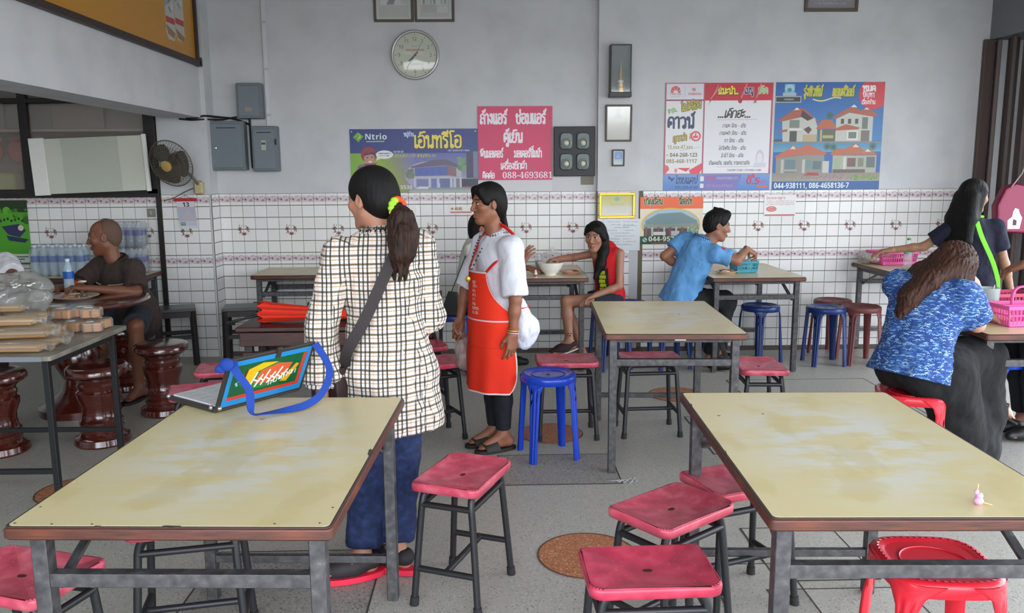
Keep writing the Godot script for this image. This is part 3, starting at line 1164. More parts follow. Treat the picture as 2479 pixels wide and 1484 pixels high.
# Thai letters as pen strokes. «o x y r» is a ring, the rest are lines through points; x to the right, y up, body height 10.
const THAI := {
	"ก": "7.4;1,0 1,6 0.3,7 1.5,9.4 3.6,10 5.6,9.4 6.4,8 6.4,0",
	"ข": "7.2;o1.7,8.8,1.1;2.6,8.3 1.3,6.4 1.6,0.2 6.2,0.2 6.2,10",
	"ค": "7.4;1,0 1,7 2,9.4 3.8,10 5.6,9.4 6.4,7.6 6.4,0;o3.4,4.4,1.1;1,1 2.6,3.8",
	"ง": "5.6;o3.2,8.8,1.1;4.4,9 4.4,1.2 3.6,0.2 0.6,4.4",
	"ช": "7.6;o1.7,8.8,1.1;2.6,8.3 1.3,6.4 1.6,0.2 6.2,0.2 6.2,6.6 5.2,8 7,10",
	"ซ": "7.6;o1.7,8.0,1.1;0.8,9 1.6,10 2.6,8.6 1.3,6.4 1.6,0.2 6.2,0.2 6.2,6.6 5.2,8 7,10",
	"ญ": "9.4;1.4,0.2 1.4,6 0.4,7 1.6,9.4 3.2,10 4.6,9 5,0.2 8.4,0.2 8.4,10;5,-3.4 7.6,-3.4 8.4,-2",
	"ด": "7.4;o3,4.4,1.1;2.2,3.6 1.3,0 1,6 2,9.4 3.8,10 5.6,9.4 6.4,7.6 6.4,0",
	"ต": "7.4;o3,4.4,1.1;2.2,3.6 1.3,0 1,6 1.7,9.5 2.8,10 3.7,8.8 4.6,10 5.8,9.4 6.4,7.6 6.4,0",
	"ถ": "7.4;o1.7,1.1,1.1;2.2,2.2 2,4.6 0.9,6 1.6,9 3.8,10 5.7,9.2 6.4,7.6 6.4,0",
	"ท": "7.4;o1.5,8.8,1.1;2.6,9 2.6,0;2.6,5.4 4,9 5.3,10 6.4,8.6 6.4,0",
	"น": "7.6;o1.5,8.8,1.1;2.6,9 2.6,0;2.6,2 5,0.6;o5.6,1.1,1.1;6.6,1.4 6.6,10",
	"บ": "7.4;o1.5,8.8,1.1;2.6,9 2.6,0.2 6.4,0.2 6.4,10",
	"ป": "7.4;o1.5,8.8,1.1;2.6,9 2.6,0.2 6.4,0.2 6.4,14",
	"ผ": "7.4;1,9.6 1,0.2 3.7,4 6.4,0.2 6.4,10;o2.1,8.8,1.1",
	"พ": "8;o1.5,8.8,1.1;2.5,9 1.7,0.2 4.2,8 6.5,0.2 7,10",
	"ม": "7.6;o1.5,8.8,1.1;2.6,9 2.6,1.2;o1.7,1.1,1.1;2.6,1.2 6.6,0.4 6.6,10",
	"ย": "7.4;o2,8.8,1.1;1,8.4 1.2,6.4 3,5.4 1.2,4.2 1,0.2 6.4,0.2 6.4,10",
	"ร": "6;o3.4,1.1,1.1;4.5,1.4 4.5,6 1.2,7.2 1,9 2.6,10 5,9.4",
	"ล": "7.4;o1.8,1.2,1.1;0.9,2 1,4.6 3,6 5.4,5 6.4,7;1,7 1.5,9.2 3.8,10 5.7,9.2 6.4,7.4 6.4,0",
	"ว": "6.4;o4.2,1.1,1.1;5.3,1.4 5.3,7 4.5,9.2 2.8,10 0.8,9",
	"ส": "8;o1.8,1.2,1.1;0.9,2 1,4.6 3,6 5.4,5 6.4,7;1,7 1.5,9.2 3.8,10 5.7,9.2 6.4,7.4 6.4,0;4.6,8.6 7.6,11.4",
	"ห": "7.8;o1.5,8.8,1.1;2.6,9 2.6,0;2.6,4.4 5,6.6;o5.4,8.6,1.2;5,7.4 6.6,5.4 6.6,0",
	"อ": "7.2;o2.3,5.6,1.1;1.2,6 1.2,1.2 2.2,0.2 5,0.2 6.2,1.4 6.2,8.4 5,10 2.2,10 1,9",
	"ฮ": "7.4;o2.3,5.6,1.1;1.2,6 1.2,1.2 2.2,0.2 5,0.2 6.2,1.4 6.2,8.4 4.8,10 2.2,10 1,9;4.6,9.4 7,11.6",
	"ะ": "4.6;o1.2,7.4,0.9;1.8,7 3.8,8.8;o1.2,2.4,0.9;1.8,2 3.8,3.8",
	"า": "5;0.6,8.8 1.6,10 3,10 4,8.6 4,0",
	"เ": "3.6;1.5,10 1.5,1;o2.4,1.1,1.1",
	"แ": "6.8;1.5,10 1.5,1;o2.4,1.1,1.1;4.8,10 4.8,1;o5.7,1.1,1.1",
	"โ": "4.6;2,1 2,10 0.6,13.6 4.6,13.6;o2.9,1.1,1.1",
	"ไ": "4.2;2.2,1 2.2,11 0.8,13 1.8,14.4;o3.1,1.1,1.1",
	"ิ": "0;-6,11.2 -5,12.8 -2.5,12.8 -1,11.2 -6,11.2",
	"ี": "0;-6,11.2 -5,12.8 -2.5,12.8 -1,11.2 -6,11.2;-1,11.2 -1,14",
	"ื": "0;-6,11.2 -5,12.8 -2.5,12.8 -1,11.2 -6,11.2;-1,11.2 -1,14;-2.6,12 -2.6,14",
	"ั": "0;o-5,12,0.8;-4.2,11.6 -2.4,12 -0.8,13.4",
	"็": "0;-5,11.2 -4.6,13 -3.2,12.2 -2,13.2 -0.4,13",
	"่": "0;-1.4,11.4 -1.4,14.2",
	"้": "0;o-2.8,12.4,0.7;-2.1,12 -1,12.4 -0.2,14.4",
	"๊": "0;-4,12.4 -3,13.4 -2,12.3 -1,13.4 0,14.4",
	"์": "0;o-1.8,12.2,0.8;-1,12.8 0,14.6",
	"ุ": "0;-1.2,-1 -1.2,-4;o-1.9,-1.6,0.7",
	"ู": "0;-3,-1.5 -3,-4 -1,-4 -1,-1.2",
	"ำ": "5;o-1.4,12.4,0.9;0.6,8.8 1.6,10 3,10 4,8.6 4,0",
	"๑": "8;o4,5,1.4;4,1.5 1.4,2.6 1.4,8 4.5,10 7,8 7,0",
}

func thai(p: Paint, s: String, x: float, y: float, hh: float, col: Color, t := 0.0, wide := 1.0, slant := 0.0, tilt := 0.0) -> float:
	# hh: height of a letter's body; t: pen width; gives the right end
	if t == 0.0:
		t = hh * 0.16
	var k := hh / 10.0
	var pen := 0.0
	var lift := 0.0
	for ch in s:
		if not THAI.has(ch):
			if ch == " ":
				pen += 4.0
			elif ch == "-":
				pen += _stroke(p, x, y, k, wide, slant, tilt, pen, 0.0, "6;1,4.6 5,4.6", t, col)
			elif ch == ".":
				pen += _stroke(p, x, y, k, wide, slant, tilt, pen, 0.0, "3;1.4,0.6 1.5,0.7", t * 1.4, col)
			elif ch == ",":
				pen += _stroke(p, x, y, k, wide, slant, tilt, pen, 0.0, "3;1.6,0.6 0.9,-1.6", t, col)
			continue
		var d: String = THAI[ch]
		var up := 0.0
		if ch in "่้๊์":
			up = lift
		pen += _stroke(p, x, y, k, wide, slant, tilt, pen, up, d, t, col)
		lift = 2.9 if ch in "ิีืั" else 0.0
	return x + pen * k * wide

func _stroke(p: Paint, x: float, y: float, k: float, wide: float, slant: float, tilt: float, pen: float, up: float, d: String, t: float, col: Color) -> float:
	var bits := d.split(";")
	for b in range(1, bits.size()):
		var pts := []
		if bits[b].begins_with("o"):
			var c := bits[b].substr(1).split(",")
			for a in 11:
				pts.append(Vector2(c[0].to_float() + cos(a * TAU / 10) * c[2].to_float(), c[1].to_float() + sin(a * TAU / 10) * c[2].to_float()))
		else:
			for q in bits[b].split(" "):
				var c := q.split(",")
				pts.append(Vector2(c[0].to_float(), c[1].to_float()))
			if pts.size() > 3:
				pts = soften(pts)
		for j in pts.size() - 1:
			var e := []
			for q in [pts[j], pts[j + 1]]:
				var v := Vector2((pen + q.x + slant * (q.y + up)) * k * wide, (q.y + up) * k)
				e.append(Vector2(x + v.x, y - v.y - v.x * tilt))
			p.line(e[0], e[1], t, col)
	return bits[0].to_float()

func soften(pts: Array) -> Array:
	# one pass of corner cutting
	var out := [pts[0]]
	for j in range(1, pts.size() - 1):
		out.append(pts[j].lerp(pts[j - 1], 0.25))
		out.append(pts[j].lerp(pts[j + 1], 0.25))
	out.append(pts[-1])
	return out


# ------------------------------------------------------------------ things on the walls
func circle_poly(r: float, n := 40) -> PackedVector2Array:
	var o := PackedVector2Array()
	for k in n:
		o.append(Vector2.from_angle(TAU * k / n) * r)
	return o

func frame_bars(t: Node3D, w: float, h: float, bw: float, d: float, m: Material, called := "frame"):
	# four mitred bars as one moulding
	var g := Geo.new()
	for s in [-1, 1]:
		g.box(Vector3(0, s * (h - bw) * 0.5, d * 0.5), Vector3(w, bw, d), 0.004)
		g.box(Vector3(s * (w - bw) * 0.5, 0, d * 0.5), Vector3(bw, h - 2 * bw + 0.004, d), 0.004)
	return part(t, called, g, m)

func framed(called: String, label: String, at: Vector3, w: float, h: float, bw: float, m: Material, p: Paint, lean := 0.0, with_glass := true) -> Node3D:
	var t := thing(called, label, "framed picture" if called != "framed_certificate" else "certificate", at)
	t.rotation.x = lean
	frame_bars(t, w, h, bw, 0.022, m)
	var g := Geo.new()
	g.box(Vector3(0, 0, 0.006), Vector3(w - bw * 2 + 0.006, h - bw * 2 + 0.006, 0.004))
	part(t, "print", g, textured(p.tex(), 0.5))
	if with_glass:
		var q := Geo.new()
		q.box(Vector3(0, 0, 0.013), Vector3(w - bw * 2 + 0.002, h - bw * 2 + 0.002, 0.002))
		part(t, "glass", q, M.glass)
	return t

func build_wall_things():
	var z := -7.658
	# ---- grey switch boxes and their cables
	for b in [["top", -2.139, 2.285, 0.22, 0.305, "smallest plain grey metal switch box, above the two other grey boxes"], ["big", -2.352, 1.897, 0.31, 0.43, "largest grey metal fuse box, left of the narrow one beside the pillar"], ["narrow", -2.022, 1.868, 0.225, 0.395, "narrow grey breaker box with a small label window, lower right of the three boxes"]]:
		var t := thing("electric_box", b[5], "electric box", Vector3(b[1], b[2], z))
		var g := Geo.new()
		g.box(Vector3(0, 0, 0.055), Vector3(b[3], b[4], 0.11), 0.006)
		part(t, "case", g, M.box_grey)
		var l := Geo.new()
		l.box(Vector3(0, -0.002, 0.113), Vector3(b[3] - 0.035, b[4] - 0.045, 0.008), 0.003)
		part(t, "door", l, std(Color(0.43, 0.47, 0.49), 0.45))
		if b[0] != "top":
			var s := Geo.new()
			s.box(Vector3(0.0, b[4] * 0.36, 0.119), Vector3(b[3] * 0.55, 0.008, 0.004), 0.001)
			part(t, "vent_slot", s, std(Color(0.2, 0.22, 0.23), 0.6))
		if b[0] == "narrow":
			var s := Geo.new()
			s.box(Vector3(-0.005, 0.03, 0.119), Vector3(0.042, 0.085, 0.004), 0.001)
			part(t, "label_window", s, std(Color(0.66, 0.68, 0.62), 0.3))
			var s2 := Geo.new()
			s2.box(Vector3(-0.005, 0.045, 0.121), Vector3(0.036, 0.02, 0.003), 0.001)
			part(t, "label_print", s2, std(Color(0.25, 0.32, 0.22), 0.5))
			var hn := Geo.new()
			hn.box(Vector3(b[3] * 0.46, 0.06, 0.12), Vector3(0.012, 0.05, 0.02), 0.003)
			part(t, "latch", hn, M.black)
		if b[0] == "top":
			var s := Geo.new()
			s.box(Vector3(-0.005, -0.075, 0.118), Vector3(0.06, 0.035, 0.003), 0.001)
			part(t, "name_plate", s, std(Color(0.55, 0.53, 0.48), 0.4))
		if b[0] == "big":
			var s := Geo.new()
			s.lathe([Vector2(0, 0.012), Vector2(0.014, 0.010), Vector2(0.016, 0)], 14, Transform3D(Basis(Vector3.RIGHT, PI / 2), Vector3(-0.10, -0.02, 0.117)))
			part(t, "lock", s, M.chrome)
	var cab := Geo.new()
	cab.tube(curve3([Vector3(-2.66, 2.13, -7.44), Vector3(-2.57, 2.135, -7.44), Vector3(-2.50, 2.15, -7.45), Vector3(-2.42, 2.15, -7.64), Vector3(-2.30, 2.135, -7.63), Vector3(-2.20, 2.10, -7.62), Vector3(-2.16, 2.08, -7.60)]), 0.009, 7)
	cab.tube(curve3([Vector3(-2.72, 2.125, -7.44), Vector3(-2.62, 2.115, -7.44), Vector3(-2.52, 2.12, -7.45), Vector3(-2.40, 2.13, -7.64), Vector3(-2.28, 2.15, -7.63), Vector3(-2.15, 2.13, -7.60)]), 0.007, 7)
	single("power_cable", cab, M.black, "black cables looped from the pillar to the grey fuse boxes", "cable")
	var c2 := Geo.new()
	c2.tube(curve3([Vector3(-2.155, 2.135, -7.60), Vector3(-2.165, 2.0, -7.635), Vector3(-2.165, 1.75, -7.64), Vector3(-2.15, 1.70, -7.63), Vector3(-2.10, 1.70, -7.63)]), 0.010, 7)
	single("power_cable", c2, M.black, "black cable dropping between the large and the narrow grey box", "cable")
	var con := thing("cable_trunking", "white plastic cable trunking running up the wall above the grey boxes", "trunking", Vector3(-2.0, 2.02, z))
	var g5 := Geo.new()
	g5.box(Vector3(0, 0.79, 0.009), Vector3(0.034, 1.52, 0.018), 0.003)
	part(con, "duct", g5, std(Color(0.80, 0.80, 0.81), 0.4))
	for k in 4:
		var gg := Geo.new()
		gg.box(Vector3(0, 0.15 + 0.4 * k, 0.011), Vector3(0.042, 0.02, 0.02), 0.003)
		part(con, "clip", gg, std(Color(0.72, 0.72, 0.72), 0.5))

	# ---- pictures high on the wall
	for k in 2:
		var p := Paint.new(200, 340, Color(0.78, 0.77, 0.74))
		p.rect(16, 14, 168, 312, Color(0.70, 0.69, 0.66))
		p.rect(24, 60, 150, 205, Color(0.80, 0.80, 0.78))
		if k == 0:
			p.poly([Vector2(60, 262), Vector2(115, 150), Vector2(150, 140), Vector2(100, 262)], Color(0.42, 0.42, 0.45))
			p.disc(Vector2(120, 120), 34, Color(0.5, 0.48, 0.47))
			p.disc(Vector2(160, 240), 20, Color(0.72, 0.72, 0.72))
		else:
			for j in 7:
				p.rect(34 + j * 20, 190 + (j * 37) % 30, 13, 70 - (j * 37) % 30, Color(0.45, 0.46, 0.48).lerp(Color(0.82, 0.8, 0.77), float((j * 5) % 7) / 7.0))
			p.rect(30, 262, 80, 40, Color(0.66, 0.63, 0.62))
			p.rect(116, 270, 60, 34, Color(0.78, 0.76, 0.73))
		framed("framed_photograph", "tall pale photograph in a thin brown frame above the wall clock, %s" % ["the one with a dark slanted shape" if k == 0 else "the one with rows of small standing shapes", ""][0], Vector3(-0.851 + 0.36 * k, 3.268, z), 0.352, 0.60, 0.022, M.frame_wood, p, 0.03)
	var pt := Paint.new(240, 150, Color(0.30, 0.16, 0.20))
	pt.rect(10, 10, 220, 130, Color(0.42, 0.33, 0.36))
	pt.scribble(24, 96, 190, 12, Color(0.72, 0.68, 0.70), 3)
	pt.scribble(40, 118, 150, 10, Color(0.62, 0.62, 0.72), 4)
	framed("framed_plaque", "dark maroon plaque in a brown frame high on the right of the wall", Vector3(3.052, 3.203, z), 0.485, 0.31, 0.026, M.frame_wood, pt, 0.05)

	# ---- clock
	var ck := thing("wall_clock", "round wall clock with a pale green dial and silver rim under the photographs", "clock", Vector3(-0.67, 2.683, z))
	var turn := Transform3D(Basis(Vector3.RIGHT, PI / 2), Vector3.ZERO)
	var rim := Geo.new()
	rim.lathe([Vector2(0.17, 0.0), Vector2(0.212, 0.0), Vector2(0.217, 0.015), Vector2(0.214, 0.034), Vector2(0.203, 0.042), Vector2(0.193, 0.036), Vector2(0.190, 0.022)], 56, turn, 1.2)
	part(ck, "rim", rim, std(Color(0.70, 0.70, 0.70), 0.28, 0.6))
	var dp := Paint.new(320, 320, Color(0.735, 0.755, 0.66))
	for k in 12:
		var a := PI / 2 - TAU * (k + 1) / 12.0
		var d := Vector2(cos(a), -sin(a))
		var s := str(k + 1)
		var c := Vector2(160, 160) + d * 116
		latin(dp, s, c.x - (9 if s.length() == 1 else 17), c.y + 13, 26, Color(0.16, 0.18, 0.15), 0.85, false, false)
		dp.line(Vector2(160, 160) + d * 141, Vector2(160, 160) + d * 148, 4, Color(0.2, 0.22, 0.18))
	dp.rect(92, 118, 134, 12, Color(0.74, 0.47, 0.45))
	dp.scribble(140, 94, 40, 6, Color(0.5, 0.52, 0.45), 5, 1.5)
	dp.scribble(124, 218, 84, 15, Color(0.28, 0.29, 0.25), 6, 2.5)
	var face := Geo.new()
	face.prism(circle_poly(0.192, 56), 0.014, 0.018)
	part(ck, "dial", face, textured(dp.tex(), 0.5))
	for hnd in [[0.082, 0.012, 227.0, 0.022], [0.138, 0.008, 214.0, 0.026], [0.12, 0.0025, 30.0, 0.029]]:
		var g := Geo.new()
		var a := deg_to_rad(90.0 - hnd[2])
		var d := Vector3(cos(a), sin(a), 0)
		g.bar(d * -0.035 + Vector3(0, 0, hnd[3]), d * hnd[0] + Vector3(0, 0, hnd[3]), hnd[1], 0.002, 0.0005, Vector3.BACK)
		part(ck, "hand", g, std(Color(0.07, 0.09, 0.09), 0.4))
	var cap := Geo.new()
	cap.lathe([Vector2(0.012, 0.0), Vector2(0.010, 0.032), Vector2(0, 0.034)], 16, turn)
	part(ck, "centre_cap", cap, M.black)
	var cg := Geo.new()
	cg.lathe([Vector2(0.192, 0.034), Vector2(0.13, 0.040), Vector2(0.0, 0.043)], 40, turn, 1.0)
	part(ck, "glass", cg, M.glass)

	# ---- black panel with four grey fittings
	var pn := thing("light_fitting_board", "black wall panel holding four grey square light fittings, left of the pillar", "panel", Vector3(0.755, 1.83, z))
	var pg := Geo.new()
	pg.box(Vector3(0, 0, 0.02), Vector3(0.375, 0.445, 0.04), 0.005)
	part(pn, "board", pg, std(Color(0.125, 0.125, 0.14), 0.5))
	for sx in [-1, 1]:
		for sy in [-1, 1]:
			var c := Vector3(sx * 0.076, sy * 0.092 + 0.0, 0.04)
			var g := Geo.new()
			g.prism(rounded_rect(0.118, 0.150, 0.035), 0.038, 0.062, true, 0.010)
			var o := part(pn, "fitting", g, std(Color(0.36, 0.40, 0.40), 0.35), Vector3(c.x, c.y, 0))
			var b := Geo.new()
			b.lathe([Vector2(0.048, 0.0), Vector2(0.046, 0.012), Vector2(0.034, 0.016), Vector2(0.030, 0.010)], 24, Transform3D(Basis(Vector3.RIGHT, PI / 2), Vector3(0, -0.018, 0.061)))
			part(o, "ring", b, std(Color(0.46, 0.50, 0.49), 0.3))
			var l := Geo.new()
			l.ball(Vector3(0, -0.018, 0.066), Vector3(0.024, 0.024, 0.012), 14, 8)
			part(o, "lens", l, std(Color(0.80, 0.76, 0.66), 0.15))
	var bp := Geo.new()
	bp.box(Vector3(0, 0, 0.004), Vector3(0.115, 0.072, 0.008), 0.002)
	single("wall_plate", bp, std(Color(0.47, 0.44, 0.38), 0.6), "small brown plate on the wall under the black panel", "plate", Vector3(0.878, 1.566, z))
	var wp := Geo.new()
	wp.box(Vector3(0, 0, 0.0015), Vector3(0.68, 0.112, 0.003))
	single("paper_strip", wp, std(Color(0.80, 0.80, 0.80), 0.6), "blank white paper strip showing under the pink sign", "paper", Vector3(0.214, 1.53, z))

	# ---- glass case with a gilt spire
	var zp := -7.598
	var gc := thing("display_case", "tall dark glass fronted case with a small gilt spire inside, on the pillar", "display case", Vector3(1.15, 2.525, zp))
	var shell := Geo.new()
	shell.box(Vector3(0, 0, 0.004), Vector3(0.185, 0.45, 0.008), 0.002)
	for s in [-1, 1]:
		shell.box(Vector3(s * 0.088, 0, 0.05), Vector3(0.012, 0.45, 0.10), 0.003)
	shell.box(Vector3(0, 0.219, 0.05), Vector3(0.185, 0.012, 0.10), 0.003)
	shell.box(Vector3(0, -0.205, 0.055), Vector3(0.195, 0.042, 0.11), 0.004)
	part(gc, "case", shell, std(Color(0.13, 0.12, 0.12), 0.35))
	var cgl := Geo.new()
	cgl.box(Vector3(0, 0.016, 0.099), Vector3(0.166, 0.395, 0.003))
	part(gc, "glass", cgl, glass(Color(0.8, 0.85, 0.85, 0.12)))
	var sp := Geo.new()
	sp.lathe([Vector2(0.034, -0.185), Vector2(0.034, -0.14), Vector2(0.026, -0.135), Vector2(0.026, -0.12), Vector2(0.030, -0.11), Vector2(0.022, -0.07), Vector2(0.014, -0.045), Vector2(0.014, -0.03), Vector2(0.007, 0.04), Vector2(0.002, 0.10), Vector2(0, 0.105)], 20)
	part(gc, "spire", sp, M.gold, Vector3(0.005, 0, 0.05))
	var spb := Geo.new()
	spb.lathe([Vector2(0.027, -0.125), Vector2(0.0275, -0.08), Vector2(0.02, -0.075)], 20)
	part(gc, "white_band", spb, M.white, Vector3(0.005, 0, 0.05))

	# ---- papers on the pillar
	var d1 := Paint.new(192, 260, Color(0.80, 0.79, 0.75))
	d1.disc(Vector2(84, 26), 13, Color(0.66, 0.65, 0.62))
	d1.rect(104, 16, 8, 18, Color(0.5, 0.5, 0.5))
	d1.poly([Vector2(90, 46), Vector2(110, 64), Vector2(134, 92), Vector2(56, 92)], Color(0.68, 0.70, 0.71))
	d1.rect(150, 8, 6, 150, Color(0.70, 0.69, 0.65))
	d1.scribble(40, 130, 110, 5, Color(0.74, 0.73, 0.69), 3, 1)
	framed("framed_document", "white document in a thin dark frame hung under the glass case", Vector3(1.149, 2.077, zp), 0.24, 0.325, 0.016, M.frame_wood, d1, 0.03)
	var d2 := Paint.new(96, 128, Color(0.78, 0.84, 0.88))
	d2.rect(12, 10, 72, 66, Color(0.36, 0.55, 0.80))
	d2.fade(12, 76, 72, 42, Color(0.66, 0.76, 0.86), Color(0.84, 0.87, 0.86))
	d2.poly([Vector2(22, 64), Vector2(48, 26), Vector2(74, 64)], Color(0.52, 0.66, 0.84))
	framed("small_framed_picture", "very small framed blue picture on the pillar, below the framed document", Vector3(1.15, 1.77, zp), 0.115, 0.15, 0.013, M.frame_wood, d2, 0.02)
	var d3 := Paint.new(300, 210, Color(0.84, 0.80, 0.62))
	d3.fade(0, 0, 300, 110, Color(0.80, 0.76, 0.20), Color(0.82, 0.78, 0.52))
	d3.rect(0, 110, 300, 100, Color(0.82, 0.79, 0.70))
	d3.disc(Vector2(150, 40), 26, Color(0.62, 0.74, 0.50))
	d3.poly([Vector2(124, 52), Vector2(150, 18), Vector2(178, 52)], Color(0.50, 0.66, 0.56))
	d3.scribble(86, 88, 130, 7, Color(0.60, 0.56, 0.42), 9, 1.5)
	d3.scribble(100, 106, 100, 5, Color(0.66, 0.60, 0.5), 10, 1.2)
	for k in 4:
		d3.scribble(66, 126 + k * 15, 170, 5, Color(0.68, 0.63, 0.56), 20 + k, 1)
	var gf := framed("framed_certificate", "yellow certificate in a shiny gold frame on the tiled pillar", Vector3(1.143, 1.340, -7.589), 0.33, 0.232, 0.022, std(Color(0.85, 0.66, 0.20), 0.22, 0.75), d3, 0.0)
	var d4 := Paint.new(330, 280, Color(0.80, 0.82, 0.83))
	for k in 9:
		d4.scribble(40 + (k % 3) * 30, 22 + k * 25, 110 - (k % 2) * 30, 8, Color(0.50, 0.53, 0.53), 40 + k, 1.3)
		d4.scribble(180, 22 + k * 25, 130 - (k * 37 % 80), 8, Color(0.50, 0.53, 0.53), 60 + k, 1.3)
	d4.rect(170, 60, 130, 3, Color(0.35, 0.55, 0.45))
	poster("notice_sheet", "white laminated notice with lines of print under the gold framed certificate", d4, Vector3(1.19, 1.072, -7.586), 0.34, 0.292, 0.2, "notice")

	# ---- stickers on the tiles
	var s1 := Paint.new(220, 200, Color(0.86, 0.85, 0.83))
	thai(s1, "โทรกลาง-อนุสาร", 14, 40, 17, Color(0.62, 0.30, 0.27), 3.5)
	for k in 3:
		s1.scribble(20, 60 + k * 20, 180, 9, Color(0.70, 0.46, 0.42), 70 + k, 1.6)
	s1.rect(12, 126, 200, 6, Color(0.64, 0.28, 0.25))
	s1.rect(12, 176, 200, 9, Color(0.70, 0.26, 0.24))
	poster("tile_sticker", "white sticker with red print on the tiles behind the plaid shirt's ponytail", s1, Vector3(-0.80, 1.247, -7.6465), 0.20, 0.20, 0.25, "sticker")
	var s2 := Paint.new(220, 80, Color(0.86, 0.85, 0.83))
	thai(s2, "๑๑", 46, 44, 34, Color(0.68, 0.28, 0.22), 6, 1.4)
	s2.disc(Vector2(24, 26), 12, Color(0.72, 0.36, 0.28))
	s2.rect(6, 56, 208, 12, Color(0.72, 0.27, 0.24))
	poster("tile_sticker", "low white sticker with two red curls above a red bar, beside the apron woman's face", s2, Vector3(-0.285, 1.307, -7.6465), 0.205, 0.072, 0.25, "sticker")
	var s3 := Paint.new(300, 200, Color(0.86, 0.86, 0.85))
	thai(s3, "โทรกลาง-อนุสาร", 16, 40, 20, Color(0.74, 0.52, 0.50), 3.5, 1.1)
	for k in 3:
		s3.scribble(20, 54 + k * 16, 260, 8, Color(0.72, 0.52, 0.50), 80 + k, 1.4)
	s3.oval(Vector2(70, 130), 48, 24, Color(0.74, 0.22, 0.22))
	s3.oval(Vector2(70, 130), 40, 18, Color(0.84, 0.60, 0.58))
	s3.scribble(44, 124, 50, 12, Color(0.74, 0.2, 0.2), 6, 3)
	s3.rect(8, 180, 284, 14, Color(0.74, 0.40, 0.38))
	poster("tile_sticker", "white sticker with a red oval badge on the tiles right of the blue shirt", s3, Vector3(2.668, 1.325, -7.6465), 0.295, 0.20, 0.25, "sticker")

	# ---- calendar on the left pillar
	var cl := thing("tear_off_calendar", "tear-off calendar with a red top strip and the number 13, on the left pillar", "calendar", Vector3(-2.715, 1.30, -7.447))
	var r1 := Geo.new()
	r1.box(Vector3(0, 0.125, 0.008), Vector3(0.20, 0.028, 0.012), 0.003)
	part(cl, "red_strip", r1, std(Color(0.70, 0.08, 0.12), 0.4))
	var cp := Paint.new(220, 290, Color(0.80, 0.80, 0.82))
	latin(cp, "13", 74, 62, 46, Color(0.10, 0.10, 0.11), 1.25)
	cp.rect(0, 70, 220, 5, Color(0.72, 0.35, 0.36))
	cp.fade(0, 78, 220, 140, Color(0.70, 0.69, 0.74), Color(0.66, 0.70, 0.78))
	cp.poly([Vector2(20, 200), Vector2(120, 95), Vector2(210, 180), Vector2(210, 216), Vector2(20, 216)], Color(0.74, 0.70, 0.74))
	cp.rect(14, 226, 66, 38, Color(0.45, 0.55, 0.50))
	cp.scribble(24, 236, 46, 8, Color(0.75, 0.8, 0.76), 5, 2)
	cp.rect(100, 226, 110, 40, Color(0.72, 0.76, 0.82))
	var r2 := Geo.new()
	var rows := []
	for i in 7:
		var row := []
		for j in 5:
			row.append(Vector3(-0.078 + 0.155 * j / 4.0 + i * 0.003, 0.115 - 0.24 * i / 6.0, 0.006 + 0.012 * sin(i * 0.6) * (j / 4.0)))
		rows.append(row)
	r2.sheet(rows, 0.006)
	part(cl, "leaves", r2, textured(cp.tex(), 0.5))
	var hk := Geo.new()
	hk.tube([Vector3(-0.05, 0.138, 0.006), Vector3(0, 0.165, 0.004), Vector3(0.05, 0.138, 0.006)], 0.0018, 6)
	part(cl, "hanging_wire", hk, M.black_steel)

	# ---- wall fan
	var fan := thing("wall_fan", "oscillating wall fan with a brown wire guard and cream hub on the left pillar", "fan", Vector3(-2.60, 1.56, -7.455))
	var br := Geo.new()
	br.box(Vector3(0.02, -0.03, 0.03), Vector3(0.085, 0.12, 0.06), 0.018)
	part(fan, "wall_bracket", br, std(Color(0.72, 0.66, 0.50), 0.4))
	var armg := Geo.new()
	armg.tube(curve3([Vector3(0.02, 0.0, 0.05), Vector3(0.0, 0.05, 0.09), Vector3(-0.06, 0.12, 0.11), Vector3(-0.10, 0.17, 0.13)]), 0.014, 10)
	part(fan, "arm", armg, std(Color(0.42, 0.39, 0.33), 0.4))
	var ax := Basis.looking_at(-Vector3(-0.25, -0.33, 0.90), Vector3.UP)   # +z of the head points out of the fan
	var head := Transform3D(ax * Basis(Vector3.RIGHT, PI / 2), Vector3(-0.125, 0.19, 0.20))
	var mo := Geo.new()
	mo.lathe([Vector2(0, -0.12), Vector2(0.05, -0.115), Vector2(0.07, -0.08), Vector2(0.07, -0.02), Vector2(0.05, 0.0), Vector2(0, 0.0)], 24, head)
	part(fan, "motor", mo, std(Color(0.40, 0.37, 0.32), 0.4))
	var gd := Geo.new()
	gd.xf = head
	for s in 44:
		var a := TAU * s / 44
		var d := Vector3(cos(a), 0, sin(a))
		gd.tube([d * 0.045 + Vector3.UP * 0.105, d * 0.12 + Vector3.UP * 0.10, d * 0.18 + Vector3.UP * 0.075, d * 0.203 + Vector3.UP * 0.035], 0.0016, 4, false)
		gd.tube([d * 0.06 - Vector3.UP * 0.01, d * 0.16 - Vector3.UP * 0.012, d * 0.203 + Vector3.UP * 0.035], 0.0016, 4, false)
	for rr in [[0.203, 0.035, 0.005], [0.125, 0.099, 0.0018], [0.165, 0.083, 0.0018]]:
		var loop := []
		for s in 37:
			loop.append(Vector3(cos(TAU * s / 36) * rr[0], rr[1], sin(TAU * s / 36) * rr[0]))
		gd.tube(loop, rr[2], 6, false)
	part(fan, "wire_guard", gd, std(Color(0.36, 0.33, 0.28), 0.4))
